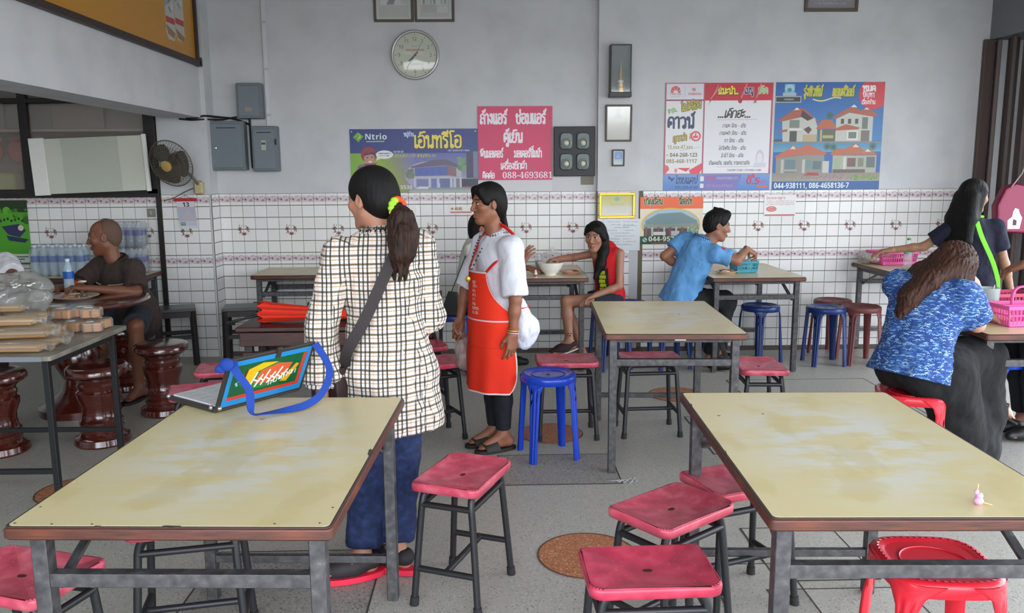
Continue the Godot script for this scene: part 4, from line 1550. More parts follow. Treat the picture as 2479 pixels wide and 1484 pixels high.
	for k in 3:
		var b := Geo.new()
		var rows2 := []
		for i in 8:
			var row := []
			var rr := 0.035 + 0.145 * i / 7.0
			for j in 6:
				var a := k * TAU / 3 + (j / 5.0 - 0.5) * (0.9 + 0.9 * sin(PI * (i + 1) / 9.0))
				row.append(head * Vector3(cos(a) * rr, 0.045 + 0.05 * (j / 5.0 - 0.5), sin(a) * rr))
			rows2.append(row)
		b.sheet(rows2, 0.002)
		part(fan, "blade", b, std(Color(0.31, 0.285, 0.245), 0.35))
	var hub := Geo.new()
	hub.lathe([Vector2(0.047, 0.095), Vector2(0.046, 0.112), Vector2(0.03, 0.118), Vector2(0, 0.119)], 28, head)
	part(fan, "hub_cap", hub, std(Color(0.74, 0.60, 0.33), 0.4))
	var fc := Geo.new()
	fc.tube(curve3([Vector3(0.0, -0.02, 0.02), Vector3(-0.10, -0.06, 0.012), Vector3(-0.22, -0.12, 0.012), Vector3(-0.30, -0.14, 0.012)]), 0.004, 6)
	part(fan, "flex", fc, std(Color(0.3, 0.28, 0.25), 0.6))

	# ---- yellow drinks sign on the beam
	var yp := Paint.new(1024, 320, Color(0.78, 0.56, 0.07))
	yp.fade(0, 0, 1024, 320, Color(0.80, 0.58, 0.08), Color(0.72, 0.50, 0.06))
	yp.poly([Vector2(0, 150), Vector2(120, 170), Vector2(330, 250), Vector2(360, 276), Vector2(0, 276)], Color(0.22, 0.10, 0.12))
	for k in 2:
		var cx := 846.0 + k * 66
		var dy := 26.0 * k
		yp.poly([Vector2(cx - 32, 60 - dy), Vector2(cx + 32, 60 - dy), Vector2(cx + 32, 262 - dy * 0.3), Vector2(cx + 20, 284 - dy * 0.3), Vector2(cx - 20, 284 - dy * 0.3), Vector2(cx - 32, 262 - dy * 0.3)], Color(0.72, 0.71, 0.68))
		yp.rect(cx - 30, 215 - dy * 0.3, 60, 18, Color(0.70, 0.16, 0.13))
		yp.poly([Vector2(cx - 32, 100 - dy), Vector2(cx + 32, 80 - dy), Vector2(cx + 32, 150 - dy), Vector2(cx - 32, 190 - dy)], Color(0.45, 0.62, 0.72))
		for j in 9:
			yp.line(Vector2(cx - 20 + (j * 17) % 40, 90 + j * 12 - dy), Vector2(cx - 8 + (j * 23) % 34, 100 + j * 12 - dy), 6, [Color(0.75, 0.25, 0.22), Color(0.86, 0.86, 0.84), Color(0.28, 0.44, 0.56)][j % 3])
		yp.poly([Vector2(cx - 32, 240), Vector2(cx + 30, 258), Vector2(cx + 20, 276), Vector2(cx - 20, 268)], Color(0.56, 0.42, 0.30))
	yp.scribble(500, 4, 110, 22, Color(0.34, 0.20, 0.08), 15, 4)
	var ysign := thing("drinks_sign", "long yellow drinks signboard with printed cans, framed on the beam", "sign", Vector3(-2.53, 2.60, -7.36))
	var yb := Geo.new()
	yb.box(Vector3(0.012, 0.40, 1.55), Vector3(0.016, 0.80, 3.1), 0.002)
	part(ysign, "backing", yb, std(Color(0.3, 0.22, 0.16), 0.6))
	var yf := Geo.new()
	yf.quad(Vector3(0.0215, 0.0, 3.1), Vector3(0.0215, 0.0, 0.0), Vector3(0.0215, 0.80, 0.0), Vector3(0.0215, 0.80, 3.1), Vector3.RIGHT)
	part(ysign, "print", yf, textured(yp.tex(), 0.3))
	var yr := Geo.new()
	for s in [[-0.012, 0.045], [0.80, 0.04]]:
		yr.box(Vector3(0.022, s[0], 1.55), Vector3(0.045, s[1], 3.18), 0.004)
	for q in [0.0, 3.1]:
		yr.box(Vector3(0.022, 0.40, q), Vector3(0.045, 0.80, 0.04), 0.004)
	yr.box(Vector3(0.022, 0.0, -0.045), Vector3(0.045, 0.075, 0.07), 0.004)
	part(ysign, "frame", yr, std(Color(0.20, 0.14, 0.12), 0.5))


func build_posters():
	var z := -7.655
	# ---- pink repair sign
	var p := Paint.new(680, 664, Color(0.78, 0.05, 0.32))
	var wt := Color(0.88, 0.84, 0.86)
	thai(p, "ล้างแอร์", 20, 156, 86, wt, 17, 0.75)
	thai(p, "ซ่อมแอร์", 346, 156, 86, wt, 17, 0.75)
	thai(p, "ตู้เย็น", 232, 324, 84, wt, 17, 0.80)
	thai(p, "พันมอเตอร์", 18, 458, 58, wt, 11, 0.66)
	thai(p, "มอเตอร์ปั๊มน้ำ", 328, 458, 58, wt, 11, 0.66)
	thai(p, "เครื่องซักผ้า", 204, 566, 54, wt, 10, 0.78)
	thai(p, "ติดต่อ", 36, 648, 48, wt, 9, 0.80)
	latin(p, "088-4693681", 222, 650, 58, wt, 0.97, true, true)
	p.rect(0, 0, 680, 4, Color(0.8, 0.3, 0.45))
	poster("repair_sign", "bright pink square sign with white lettering and a telephone number", p, Vector3(0.218, 1.907, z + 0.006), 0.675, 0.660, 0.35, "sign")

	# ---- blue housing banner
	var b := Paint.new(920, 450, Color(0.07, 0.13, 0.42))
	b.fade(0, 0, 920, 170, Color(0.07, 0.14, 0.45), Color(0.10, 0.18, 0.46))
	b.fade(0, 170, 920, 280, Color(0.34, 0.36, 0.60), Color(0.66, 0.66, 0.66))
	for y in range(170, 450):
		for k in 46:
			var f := k / 46.0
			b.rect(k * 10, y, 10, 1, Color(0.44, 0.66, 0.12).lerp(Color(0.62, 0.62, 0.14), f).lerp(Color(0.45, 0.44, 0.62), clampf((f - 0.5) * 2.0 + (y - 300) * -0.002, 0.0, 1.0)))
	b.oval(Vector2(560, 330), 170, 100, Color(0.62, 0.58, 0.72))
	b.poly([Vector2(22, 56), Vector2(58, 20), Vector2(100, 52), Vector2(62, 92)], Color(0.36, 0.62, 0.16))
	b.poly([Vector2(42, 56), Vector2(72, 30), Vector2(84, 56), Vector2(60, 74)], Color(0.62, 0.80, 0.26))
	b.line(Vector2(48, 66), Vector2(66, 44), 6, Color(0.16, 0.40, 0.10))
	latin(b, "Ntrio", 112, 74, 40, Color(0.80, 0.84, 0.86), 1.15, false, true)
	b.line(Vector2(120, 88), Vector2(246, 86), 7, Color(0.62, 0.76, 0.50))
	thai(b, "หมู่บ้าน", 388, 52, 24, Color(0.72, 0.78, 0.86), 5, 0.85)
	for d in [[6, Color(0.20, 0.20, 0.14)], [0, Color(0.90, 0.82, 0.28)]]:
		thai(b, "เอ็นทรีโอ", 458 + d[0] * 0.5, 132 + d[0] * 0.5, 84, d[1], 13 + d[0] * 0.7, 0.95)
	b.scribble(706, 148, 150, 11, Color(0.72, 0.75, 0.84), 16, 2.2)
	b.scribble(312, 154, 80, 12, Color(0.72, 0.74, 0.80), 17, 2.4)
	b.scribble(320, 182, 120, 16, Color(0.68, 0.70, 0.36), 7, 3)
	b.scribble(456, 180, 100, 18, Color(0.74, 0.70, 0.30), 18, 4)
	b.scribble(570, 182, 40, 16, Color(0.68, 0.70, 0.36), 8, 3)
	# house
	b.poly([Vector2(430, 268), Vector2(600, 218), Vector2(690, 216), Vector2(800, 262), Vector2(780, 276), Vector2(700, 258), Vector2(440, 276)], Color(0.36, 0.32, 0.42))
	b.poly([Vector2(462, 276), Vector2(700, 262), Vector2(700, 330), Vector2(462, 334)], Color(0.30, 0.36, 0.62))
	b.poly([Vector2(700, 262), Vector2(762, 276), Vector2(762, 336), Vector2(700, 330)], Color(0.50, 0.36, 0.40))
	b.poly([Vector2(762, 276), Vector2(800, 290), Vector2(800, 340), Vector2(762, 336)], Color(0.66, 0.66, 0.66))
	for k in 4:
		b.rect(492 + k * 46, 288, 22, 30, Color(0.22, 0.34, 0.70))
	b.poly([Vector2(440, 334), Vector2(800, 340), Vector2(812, 352), Vector2(440, 350)], Color(0.66, 0.67, 0.70))
	for x in [452, 560, 620, 716, 744, 786]:
		b.rect(x, 350, 14, 78, Color(0.72, 0.72, 0.75))
	b.rect(474, 356, 84, 60, Color(0.42, 0.45, 0.62))
	b.rect(580, 352, 40, 70, Color(0.40, 0.44, 0.66))
	b.rect(640, 352, 74, 70, Color(0.36, 0.40, 0.58))
	b.rect(760, 352, 26, 72, Color(0.45, 0.44, 0.50))
	b.rect(636, 384, 6, 40, Color(0.8, 0.8, 0.83))
	for k in 40:
		b.disc(Vector2(780 + rng.randf() * 60, 210 + rng.randf() * 80), rng.randf_range(5, 18), Color(0.30, 0.46, 0.34).lerp(Color(0.45, 0.60, 0.46), rng.randf()))
		b.disc(Vector2(400 + rng.randf() * 50, 290 + rng.randf() * 50), rng.randf_range(5, 14), Color(0.34, 0.42, 0.34).lerp(Color(0.45, 0.50, 0.42), rng.randf()))
	b.poly([Vector2(836, 170), Vector2(900, 160), Vector2(900, 350), Vector2(836, 350)], Color(0.22, 0.20, 0.34))
	b.rect(886, 160, 34, 200, Color(0.42, 0.46, 0.56))
	b.rect(800, 355, 120, 60, Color(0.16, 0.15, 0.26))
	b.fade(420, 416, 500, 34, Color(0.46, 0.52, 0.54), Color(0.70, 0.69, 0.66))
	b.line(Vector2(810, 412), Vector2(910, 404), 5, Color(0.62, 0.20, 0.30))
	latin(b, "75 5530", 300, 426, 26, Color(0.82, 0.82, 0.80), 1.1)
	b.poly([Vector2(456, 424), Vector2(490, 408), Vector2(560, 408), Vector2(556, 426)], Color(0.78, 0.78, 0.80))
	# smiling person in a dark pink hood
	b.poly([Vector2(8, 450), Vector2(16, 330), Vector2(60, 250), Vector2(130, 240), Vector2(200, 255), Vector2(250, 340), Vector2(275, 450)], Color(0.46, 0.40, 0.50))
	b.poly([Vector2(56, 262), Vector2(190, 262), Vector2(184, 330), Vector2(64, 326)], Color(0.62, 0.18, 0.24))
	b.oval(Vector2(132, 180), 56, 56, Color(0.56, 0.08, 0.20))
	b.oval(Vector2(136, 208), 38, 46, Color(0.70, 0.50, 0.45))
	b.poly([Vector2(88, 190), Vector2(104, 166), Vector2(176, 160), Vector2(186, 190), Vector2(150, 176)], Color(0.30, 0.10, 0.14))
	b.oval(Vector2(122, 200), 7, 4, Color(0.16, 0.10, 0.10))
	b.oval(Vector2(155, 198), 7, 4, Color(0.16, 0.10, 0.10))
	b.oval(Vector2(142, 230), 14, 6, Color(0.86, 0.82, 0.80))
	b.poly([Vector2(96, 244), Vector2(190, 240), Vector2(176, 266), Vector2(110, 268)], Color(0.52, 0.12, 0.22))
	b.oval(Vector2(246, 180), 62, 30, Color(0.86, 0.86, 0.86))
	b.poly([Vector2(196, 190), Vector2(186, 222), Vector2(226, 204)], Color(0.86, 0.86, 0.86))
	b.scribble(202, 168, 86, 8, Color(0.3, 0.3, 0.34), 12, 1.8)
	b.scribble(214, 184, 66, 7, Color(0.3, 0.3, 0.34), 13, 1.8)
	for q in [Vector2(14, 18), Vector2(904, 18)]:
		b.disc(q, 5, Color(0.75, 0.77, 0.8))
	poster("housing_banner", "wide blue and green housing banner with a house and yellow lettering", b, Vector3(-0.702, 1.755, z), 1.157, 0.570, 0.35, "banner")

	# ---- menu poster
	var m := Paint.new(760, 750, Color(0.835, 0.835, 0.84))
	var red := Color(0.72, 0.07, 0.17)
	m.rect(0, 0, 760, 750, Color(0.64, 0.30, 0.36))
	m.rect(8, 6, 262, 108, Color(0.80, 0.80, 0.82))
	m.rect(8, 124, 262, 506, Color(0.84, 0.84, 0.84))
	m.rect(280, 4, 474, 118, red)
	m.rect(280, 122, 468, 508, Color(0.84, 0.84, 0.85))
	m.rect(8, 114, 262, 10, Color(0.60, 0.22, 0.30))
	m.rect(136, 22, 3, 80, Color(0.68, 0.68, 0.70))
	m.disc(Vector2(72, 56), 34, Color(0.80, 0.28, 0.26))
	m.disc(Vector2(72, 66), 16, Color(0.80, 0.80, 0.82))
	m.rect(30, 68, 84, 24, Color(0.80, 0.80, 0.82))
	for k in 4:
		m.line(Vector2(72, 66), Vector2(72, 66) + Vector2.from_angle(-0.5 - k * 0.7) * 40, 3, Color(0.80, 0.80, 0.82))
	m.scribble(34, 72, 74, 9, Color(0.66, 0.30, 0.28), 2, 2)
	m.scribble(38, 90, 66, 5, Color(0.6, 0.6, 0.62), 3, 1)
	m.disc(Vector2(200, 46), 12, Color(0.74, 0.24, 0.26))
	m.line(Vector2(200, 36), Vector2(200, 56), 3, Color(0.84, 0.80, 0.82))
	m.line(Vector2(191, 51), Vector2(209, 41), 3, Color(0.84, 0.80, 0.82))
	latin(m, "YAMAHA", 160, 84, 16, Color(0.74, 0.26, 0.28), 1.0)
	thai(m, "ทุกรุ่น..", 20, 206, 22, Color(0.42, 0.66, 0.34), 5, 0.9, 0.0, 0.16)
	thai(m, "ไม่ต้อง", 112, 196, 46, Color(0.33, 0.28, 0.16), 15, 0.98, 0.0, 0.16)
	thai(m, "ไม่ต้อง", 112, 196, 46, Color(0.72, 0.66, 0.20), 8, 0.98, 0.0, 0.16)
	thai(m, "ดาวน์", 18, 310, 74, Color(0.18, 0.22, 0.34), 15, 0.98)
	thai(m, "ถูกกว่า", 62, 406, 36, Color(0.40, 0.34, 0.16), 12, 0.80, 0.0, 0.12)
	thai(m, "ถูกกว่า", 62, 406, 36, Color(0.70, 0.62, 0.22), 6, 0.80, 0.0, 0.12)
	thai(m, "ดี", 176, 392, 32, Color(0.66, 0.58, 0.26), 6, 0.9, 0.0, 0.12)
	m.disc(Vector2(222, 368), 36, Color(0.80, 0.28, 0.33))
	m.disc(Vector2(222, 368), 25, Color(0.85, 0.80, 0.80))
	m.line(Vector2(208, 374), Vector2(232, 372), 15, Color(0.78, 0.30, 0.34))
	m.line(Vector2(220, 368), Vector2(222, 350), 9, Color(0.78, 0.30, 0.34))
	latin(m, "13,xxx-47,xxx", 24, 456, 26, Color(0.60, 0.52, 0.22), 0.78)
	m.line(Vector2(110, 468), Vector2(256, 444), 2, Color(0.6, 0.6, 0.7))
	m.disc(Vector2(22, 500), 8, Color(0.70, 0.74, 0.50))
	latin(m, "044-268-123", 42, 512, 27, Color(0.40, 0.32, 0.18), 0.93)
	latin(m, "085-468-1117", 18, 556, 27, Color(0.52, 0.44, 0.26), 0.94)
	m.poly([Vector2(6, 566), Vector2(32, 576), Vector2(40, 600), Vector2(14, 630), Vector2(6, 630)], Color(0.82, 0.36, 0.40))
	m.poly([Vector2(92, 590), Vector2(190, 590), Vector2(160, 616)], Color(0.80, 0.26, 0.28))
	m.poly([Vector2(80, 592), Vector2(100, 600), Vector2(92, 626), Vector2(74, 616)], Color(0.84, 0.50, 0.52))
	m.poly([Vector2(180, 606), Vector2(270, 556), Vector2(270, 600), Vector2(250, 640), Vector2(190, 636)], Color(0.82, 0.27, 0.32))
	# header: chopsticks, spoon, fork and words
	for d in [[4, Color(0.20, 0.10, 0.10)], [0, Color(0.86, 0.80, 0.20)]]:
		thai(m, "แนะนำ..", 372 + d[0] * 0.5, 78 + d[0] * 0.5, 40, d[1], 9 + d[0], 0.95)
	thai(m, "เมนู", 556, 76, 40, Color(0.84, 0.84, 0.84), 12, 0.85)
	thai(m, "เมนู", 556, 76, 40, Color(0.20, 0.20, 0.36), 7, 0.85)
	thai(m, "เด็ด", 652, 76, 40, Color(0.86, 0.88, 0.84), 11, 0.95)
	thai(m, "เด็ด", 652, 76, 40, Color(0.56, 0.74, 0.46), 7, 0.95)
	for k in 3:
		m.line(Vector2(372 + k * 9, 18 + k * 3), Vector2(308 + k * 6, 150 - k * 20), 5, Color(0.42, 0.12, 0.14) if k % 2 else Color(0.82, 0.62, 0.58))
	m.line(Vector2(572, 12), Vector2(536, 104), 10, Color(0.78, 0.46, 0.46))
	m.oval(Vector2(528, 122), 15, 20, Color(0.62, 0.13, 0.16))
	m.line(Vector2(672, 12), Vector2(644, 100), 10, Color(0.78, 0.46, 0.46))
	for k in 3:
		m.line(Vector2(644, 104), Vector2(622 + k * 9, 140), 5, Color(0.68, 0.26, 0.26))
	var ink := Color(0.22, 0.22, 0.20)
	thai(m, "...เด็กฮะ...", 372, 240, 48, ink, 9, 1.0, 0.22)
	m.line(Vector2(366, 256), Vector2(660, 254), 2, Color(0.55, 0.55, 0.52))
	var lines := [["กาแฟ ร้อน - เย็น", 408], ["กาแฟดำ ร้อน - เย็น", 388], ["ชา ร้อน - เย็น", 424], ["โอวัลติน ร้อน - เย็น", 386], ["โกโก้ ร้อน - เย็น", 404], ["น้ำแดงเย็น, นมเย็น, ชามะนาวเย็น", 318]]
	for k in 6:
		thai(m, String(lines[k][0]).replace("ฟ", "พ"), lines[k][1], 308 + k * 52, 21, Color(0.36, 0.36, 0.36), 3.2, 0.93 if k < 5 else 0.86, 0.22)
	m.line(Vector2(376, 584), Vector2(660, 582), 2, Color(0.5, 0.5, 0.5))
	m.scribble(454, 602, 236, 12, Color(0.32, 0.32, 0.34), 21, 2.4)
	m.oval(Vector2(682, 520), 30, 56, Color(0.74, 0.74, 0.77))
	m.oval(Vector2(682, 530), 21, 44, Color(0.82, 0.82, 0.84))
	m.rect(640, 556, 88, 34, Color(0.76, 0.76, 0.80))
	# blue strip
	m.fade(0, 634, 760, 116, Color(0.42, 0.56, 0.76), Color(0.30, 0.46, 0.70))
	m.poly([Vector2(280, 640), Vector2(560, 640), Vector2(520, 750), Vector2(280, 750)], Color(0.44, 0.42, 0.66))
	m.poly([Vector2(36, 646), Vector2(58, 664), Vector2(86, 658), Vector2(66, 676), Vector2(60, 690), Vector2(52, 672), Vector2(34, 664)], Color(0.12, 0.20, 0.42))
	thai(m, "ไทยแคป", 84, 700, 42, Color(0.18, 0.22, 0.40), 6, 0.92, 0.12)
	latin(m, "085-294-4140", 84, 738, 20, Color(0.24, 0.28, 0.46), 0.95)
	m.rect(262, 650, 26, 34, Color(0.84, 0.82, 0.82))
	m.rect(262, 702, 26, 30, Color(0.84, 0.82, 0.82))
	m.scribble(306, 656, 60, 20, Color(0.72, 0.30, 0.44), 30, 4)
	m.scribble(380, 656, 150, 16, Color(0.70, 0.66, 0.80), 31, 2.5)
	m.scribble(306, 708, 190, 18, Color(0.66, 0.50, 0.70), 32, 3)
	thai(m, "ดอกเบี้ย", 600, 660, 16, Color(0.74, 0.20, 0.26), 4, 0.8)
	latin(m, "0.5", 590, 708, 46, Color(0.72, 0.12, 0.18), 1.1, false, true, 0.15)
	m.scribble(694, 676, 40, 22, Color(0.72, 0.3, 0.36), 33, 3)
	m.rect(670, 716, 84, 16, Color(0.76, 0.36, 0.38))
	poster("menu_poster", "white and red drinks menu poster with a blue strip along its foot", m, Vector3(2.072, 1.952, z), 0.985, 0.965)

	# ---- blue poster with houses
	var h := Paint.new(760, 740, Color(0.06, 0.34, 0.62))
	h.fade(0, 0, 760, 400, Color(0.05, 0.32, 0.60), Color(0.10, 0.45, 0.68))
	h.rect(60, 12, 70, 74, Color(0.42, 0.66, 0.74))
	h.oval(Vector2(94, 40), 32, 26, Color(0.60, 0.76, 0.78))
	h.oval(Vector2(94, 52), 16, 14, Color(0.20, 0.50, 0.62))
	h.rect(48, 70, 94, 22, Color(0.62, 0.68, 0.72))
	h.rect(0, 94, 178, 44, Color(0.66, 0.68, 0.66))
	h.rect(4, 100, 168, 32, Color(0.12, 0.16, 0.14))
	h.scribble(60, 112, 66, 9, Color(0.72, 0.72, 0.66), 3, 2)
	for d in [[5, Color(0.10, 0.22, 0.26)], [0, Color(0.72, 0.70, 0.20)]]:
		thai(h, "รุ่งทิวทัศน์", 190 + d[0] * 0.4, 94 + d[0] * 0.4, 52, d[1], 10 + d[0], 0.62, 0.15)
		thai(h, "แลนด์วิลล์", 392 + d[0] * 0.4, 94 + d[0] * 0.4, 50, d[1], 10 + d[0], 0.60, 0.15)
	for k in 16:
		var x0 := 262.0 + k * 12
		h.line(Vector2(x0, 116 + sin(k * 0.35) * 12), Vector2(x0 + 12, 116 + sin((k + 1) * 0.35) * 12), 9, Color(0.80, 0.78, 0.52))
	h.oval(Vector2(686, 82), 106, 104, Color(0.76, 0.12, 0.18))
	thai(h, "หมด", 604, 62, 36, Color(0.88, 0.84, 0.84), 10, 1.12)
	thai(h, "ปัญหา", 606, 102, 28, Color(0.88, 0.80, 0.80), 6, 1.0)
	thai(h, "เรื่องบ้าน", 602, 150, 24, Color(0.88, 0.80, 0.80), 5, 0.95)
	var wall := Color(0.70, 0.70, 0.66)
	var dark := Color(0.22, 0.22, 0.20)
	var roof := Color(0.62, 0.30, 0.18)
	# upper left house
	h.poly([Vector2(26, 258), Vector2(150, 172), Vector2(206, 182), Vector2(300, 262), Vector2(300, 276), Vector2(190, 232), Vector2(40, 270)], roof)
	h.poly([Vector2(190, 190), Vector2(300, 270), Vector2(220, 262), Vector2(180, 236)], Color(0.20, 0.13, 0.13))
	h.poly([Vector2(130, 190), Vector2(150, 170), Vector2(172, 186)], Color(0.80, 0.80, 0.76))
	h.poly([Vector2(52, 266), Vector2(186, 236), Vector2(230, 262), Vector2(280, 240), Vector2(300, 300), Vector2(300, 410), Vector2(60, 410)], wall)
	h.rect(104, 256, 70, 54, Color(0.42, 0.46, 0.42))
	h.rect(104, 316, 90, 10, Color(0.80, 0.80, 0.78))
	h.rect(108, 332, 50, 74, dark)
	h.poly([Vector2(24, 330), Vector2(90, 318), Vector2(90, 336), Vector2(30, 342)], roof)
	h.poly([Vector2(204, 320), Vector2(240, 300), Vector2(262, 322), Vector2(240, 352)], Color(0.30, 0.18, 0.16))
	h.rect(200, 356, 100, 50, Color(0.66, 0.60, 0.45))
	# upper right house
	h.poly([Vector2(400, 240), Vector2(540, 160), Vector2(600, 192), Vector2(650, 170), Vector2(724, 224), Vector2(700, 236), Vector2(590, 222), Vector2(520, 206), Vector2(420, 250)], roof)
	h.poly([Vector2(528, 170), Vector2(552, 152), Vector2(574, 172)], Color(0.82, 0.82, 0.78))
	h.poly([Vector2(622, 186), Vector2(640, 172), Vector2(660, 188)], Color(0.82, 0.82, 0.78))
	h.poly([Vector2(430, 250), Vector2(520, 208), Vector2(690, 236), Vector2(690, 410), Vector2(430, 410)], wall)
	for k in 3:
		h.rect(464 + k * 50, 250, 22, 34, dark)
	h.rect(614, 240, 40, 80, Color(0.36, 0.40, 0.34))
	h.poly([Vector2(420, 320), Vector2(500, 286), Vector2(600, 310), Vector2(590, 322), Vector2(430, 330)], roof)
	h.rect(512, 332, 76, 62, Color(0.80, 0.80, 0.76))
	h.rect(522, 340, 56, 44, Color(0.36, 0.42, 0.38))
	h.rect(610, 330, 60, 74, Color(0.40, 0.38, 0.34))
	h.poly([Vector2(290, 318), Vector2(330, 256), Vector2(400, 256), Vector2(440, 318)], Color(0.66, 0.33, 0.16))
	h.rect(310, 320, 120, 82, Color(0.32, 0.34, 0.26))
	h.rect(322, 324, 14, 80, Color(0.66, 0.62, 0.40))
	h.rect(340, 362, 76, 20, Color(0.62, 0.62, 0.34))
	h.rect(0, 388, 60, 26, Color(0.24, 0.26, 0.26))
	h.rect(0, 404, 760, 14, Color(0.46, 0.46, 0.44))
	h.fade(0, 416, 760, 60, Color(0.20, 0.50, 0.66), Color(0.38, 0.58, 0.66))
	# lower bungalows
	h.poly([Vector2(10, 506), Vector2(110, 452), Vector2(138, 424), Vector2(176, 452), Vector2(236, 420), Vector2(376, 484), Vector2(366, 496), Vector2(250, 508), Vector2(206, 496), Vector2(20, 520)], Color(0.68, 0.36, 0.25))
	h.poly([Vector2(116, 456), Vector2(138, 432), Vector2(158, 456)], Color(0.78, 0.76, 0.68))
	h.poly([Vector2(20, 520), Vector2(206, 498), Vector2(360, 498), Vector2(366, 640), Vector2(20, 650)], Color(0.50, 0.50, 0.47))
	h.rect(84, 530, 74, 90, Color(0.36, 0.45, 0.47))
	h.rect(230, 532, 40, 60, Color(0.40, 0.50, 0.50))
	h.rect(280, 540, 60, 56, Color(0.32, 0.40, 0.42))
	h.rect(56, 528, 20, 120, Color(0.66, 0.66, 0.62))
	h.rect(206, 528, 20, 100, Color(0.68, 0.68, 0.64))
	h.rect(350, 540, 46, 88, Color(0.70, 0.70, 0.67))
	h.rect(70, 596, 100, 14, Color(0.62, 0.58, 0.54))
	h.poly([Vector2(400, 492), Vector2(440, 450), Vector2(500, 456), Vector2(576, 416), Vector2(640, 470), Vector2(660, 450), Vector2(728, 490), Vector2(730, 500), Vector2(600, 498), Vector2(420, 502)], Color(0.66, 0.36, 0.20))
	h.poly([Vector2(556, 444), Vector2(578, 424), Vector2(604, 446)], Color(0.80, 0.78, 0.72))
	h.poly([Vector2(646, 476), Vector2(664, 456), Vector2(690, 478)], Color(0.80, 0.78, 0.72))
	h.rect(420, 502, 310, 120, Color(0.60, 0.62, 0.56))
	h.rect(434, 516, 44, 80, Color(0.56, 0.62, 0.50))
	h.rect(524, 520, 60, 60, Color(0.40, 0.28, 0.26))
	h.rect(600, 520, 40, 60, Color(0.46, 0.45, 0.36))
	h.rect(660, 512, 60, 74, Color(0.34, 0.37, 0.38))
	h.rect(496, 510, 20, 110, Color(0.74, 0.74, 0.70))
	h.rect(424, 598, 230, 30, Color(0.36, 0.30, 0.27))
	h.fade(0, 622, 760, 66, Color(0.52, 0.48, 0.44), Color(0.58, 0.56, 0.50))
	for k in 60:
		h.disc(Vector2(200 + rng.randf() * 360, 640 + rng.randf() * 24), 5, Color(0.62, 0.40, 0.52).lerp(Color(0.52, 0.42, 0.40), rng.randf()))
		h.disc(Vector2(560 + rng.randf() * 180, 640 + rng.randf() * 28), 6, Color(0.34, 0.50, 0.18).lerp(Color(0.45, 0.60, 0.24), rng.randf()))
	h.poly([Vector2(220, 640), Vector2(250, 618), Vector2(320, 620), Vector2(330, 640)], Color(0.62, 0.16, 0.18))
	for q in [Vector2(384, 226), Vector2(376, 440), Vector2(420, 444), Vector2(700, 440)]:
		for k in 12:
			h.line(q, q + Vector2.from_angle(k * TAU / 12) * 26, 5, Color(0.16, 0.30, 0.20))
	h.rect(0, 680, 760, 60, Color(0.05, 0.32, 0.56))
	latin(h, "044-938111, 086-4658136-7", 14, 728, 38, Color(0.86, 0.88, 0.88), 0.80)
	poster("house_poster", "blue poster of orange roofed houses with a red disc in its corner", h, Vector3(3.088, 1.952, z), 0.998, 0.968)

	# ---- orange resort poster
	var o := Paint.new(460, 340, Color(0.84, 0.80, 0.70))
	o.rect(0, 0, 460, 84, Color(0.86, 0.36, 0.16))
	for d in [[3, Color(0.84, 0.78, 0.6)], [0, Color(0.20, 0.26, 0.20)]]:
		thai(o, "ขวัญเรือน", 26, 52, 36, d[1], 7 + d[0] * 1.6, 0.80)
		thai(o, "รีสอร์ท", 284, 52, 36, d[1], 7 + d[0] * 1.6, 0.76)
	o.oval(Vector2(226, 200), 216, 122, Color(0.84, 0.64, 0.20))
	o.oval(Vector2(228, 200), 206, 114, Color(0.60, 0.70, 0.74))
	o.poly([Vector2(40, 170), Vector2(130, 120), Vector2(300, 110), Vector2(420, 170), Vector2(420, 196), Vector2(40, 196)], Color(0.42, 0.52, 0.53))
	o.poly([Vector2(30, 196), Vector2(430, 190), Vector2(436, 236), Vector2(26, 240)], Color(0.50, 0.55, 0.50))
	o.rect(30, 226, 400, 60, Color(0.34, 0.26, 0.25))
	for k in 9:
		o.rect(40 + k * 44, 216, 14, 66, Color(0.66, 0.68, 0.64) if k % 2 else Color(0.46, 0.30, 0.30))
	o.rect(100, 250, 90, 24, Color(0.78, 0.78, 0.75))
	o.rect(230, 244, 60, 36, Color(0.70, 0.70, 0.70))
	for k in 30:
		o.disc(Vector2(360 + rng.randf() * 60, 200 + rng.randf() * 70), rng.randf_range(4, 12), Color(0.40, 0.50, 0.38).lerp(Color(0.62, 0.66, 0.56), rng.randf()))
	o.rect(0, 282, 460, 58, Color(0.10, 0.28, 0.17))
	o.disc(Vector2(38, 308), 16, Color(0.70, 0.75, 0.70))
	o.line(Vector2(30, 300), Vector2(46, 316), 6, Color(0.10, 0.28, 0.17))
	latin(o, "044-957 559", 66, 320, 34, Color(0.86, 0.86, 0.78), 1.10)
	o.rect(84, 328, 220, 7, Color(0.62, 0.32, 0.22))
	poster("resort_poster", "orange and green resort poster taped to the tiles behind the blue shirt", o, Vector3(1.660, 1.195, -7.645), 0.585, 0.435)


# ------------------------------------------------------------------ tables and stools
const TOP := 0.795
const SEAT := 0.50
const FLAT := Basis(Vector3(1, 0, 0), Vector3(0, 0, -1), Vector3(0, 1, 0))   # lays an x, y outline down: its depth points up

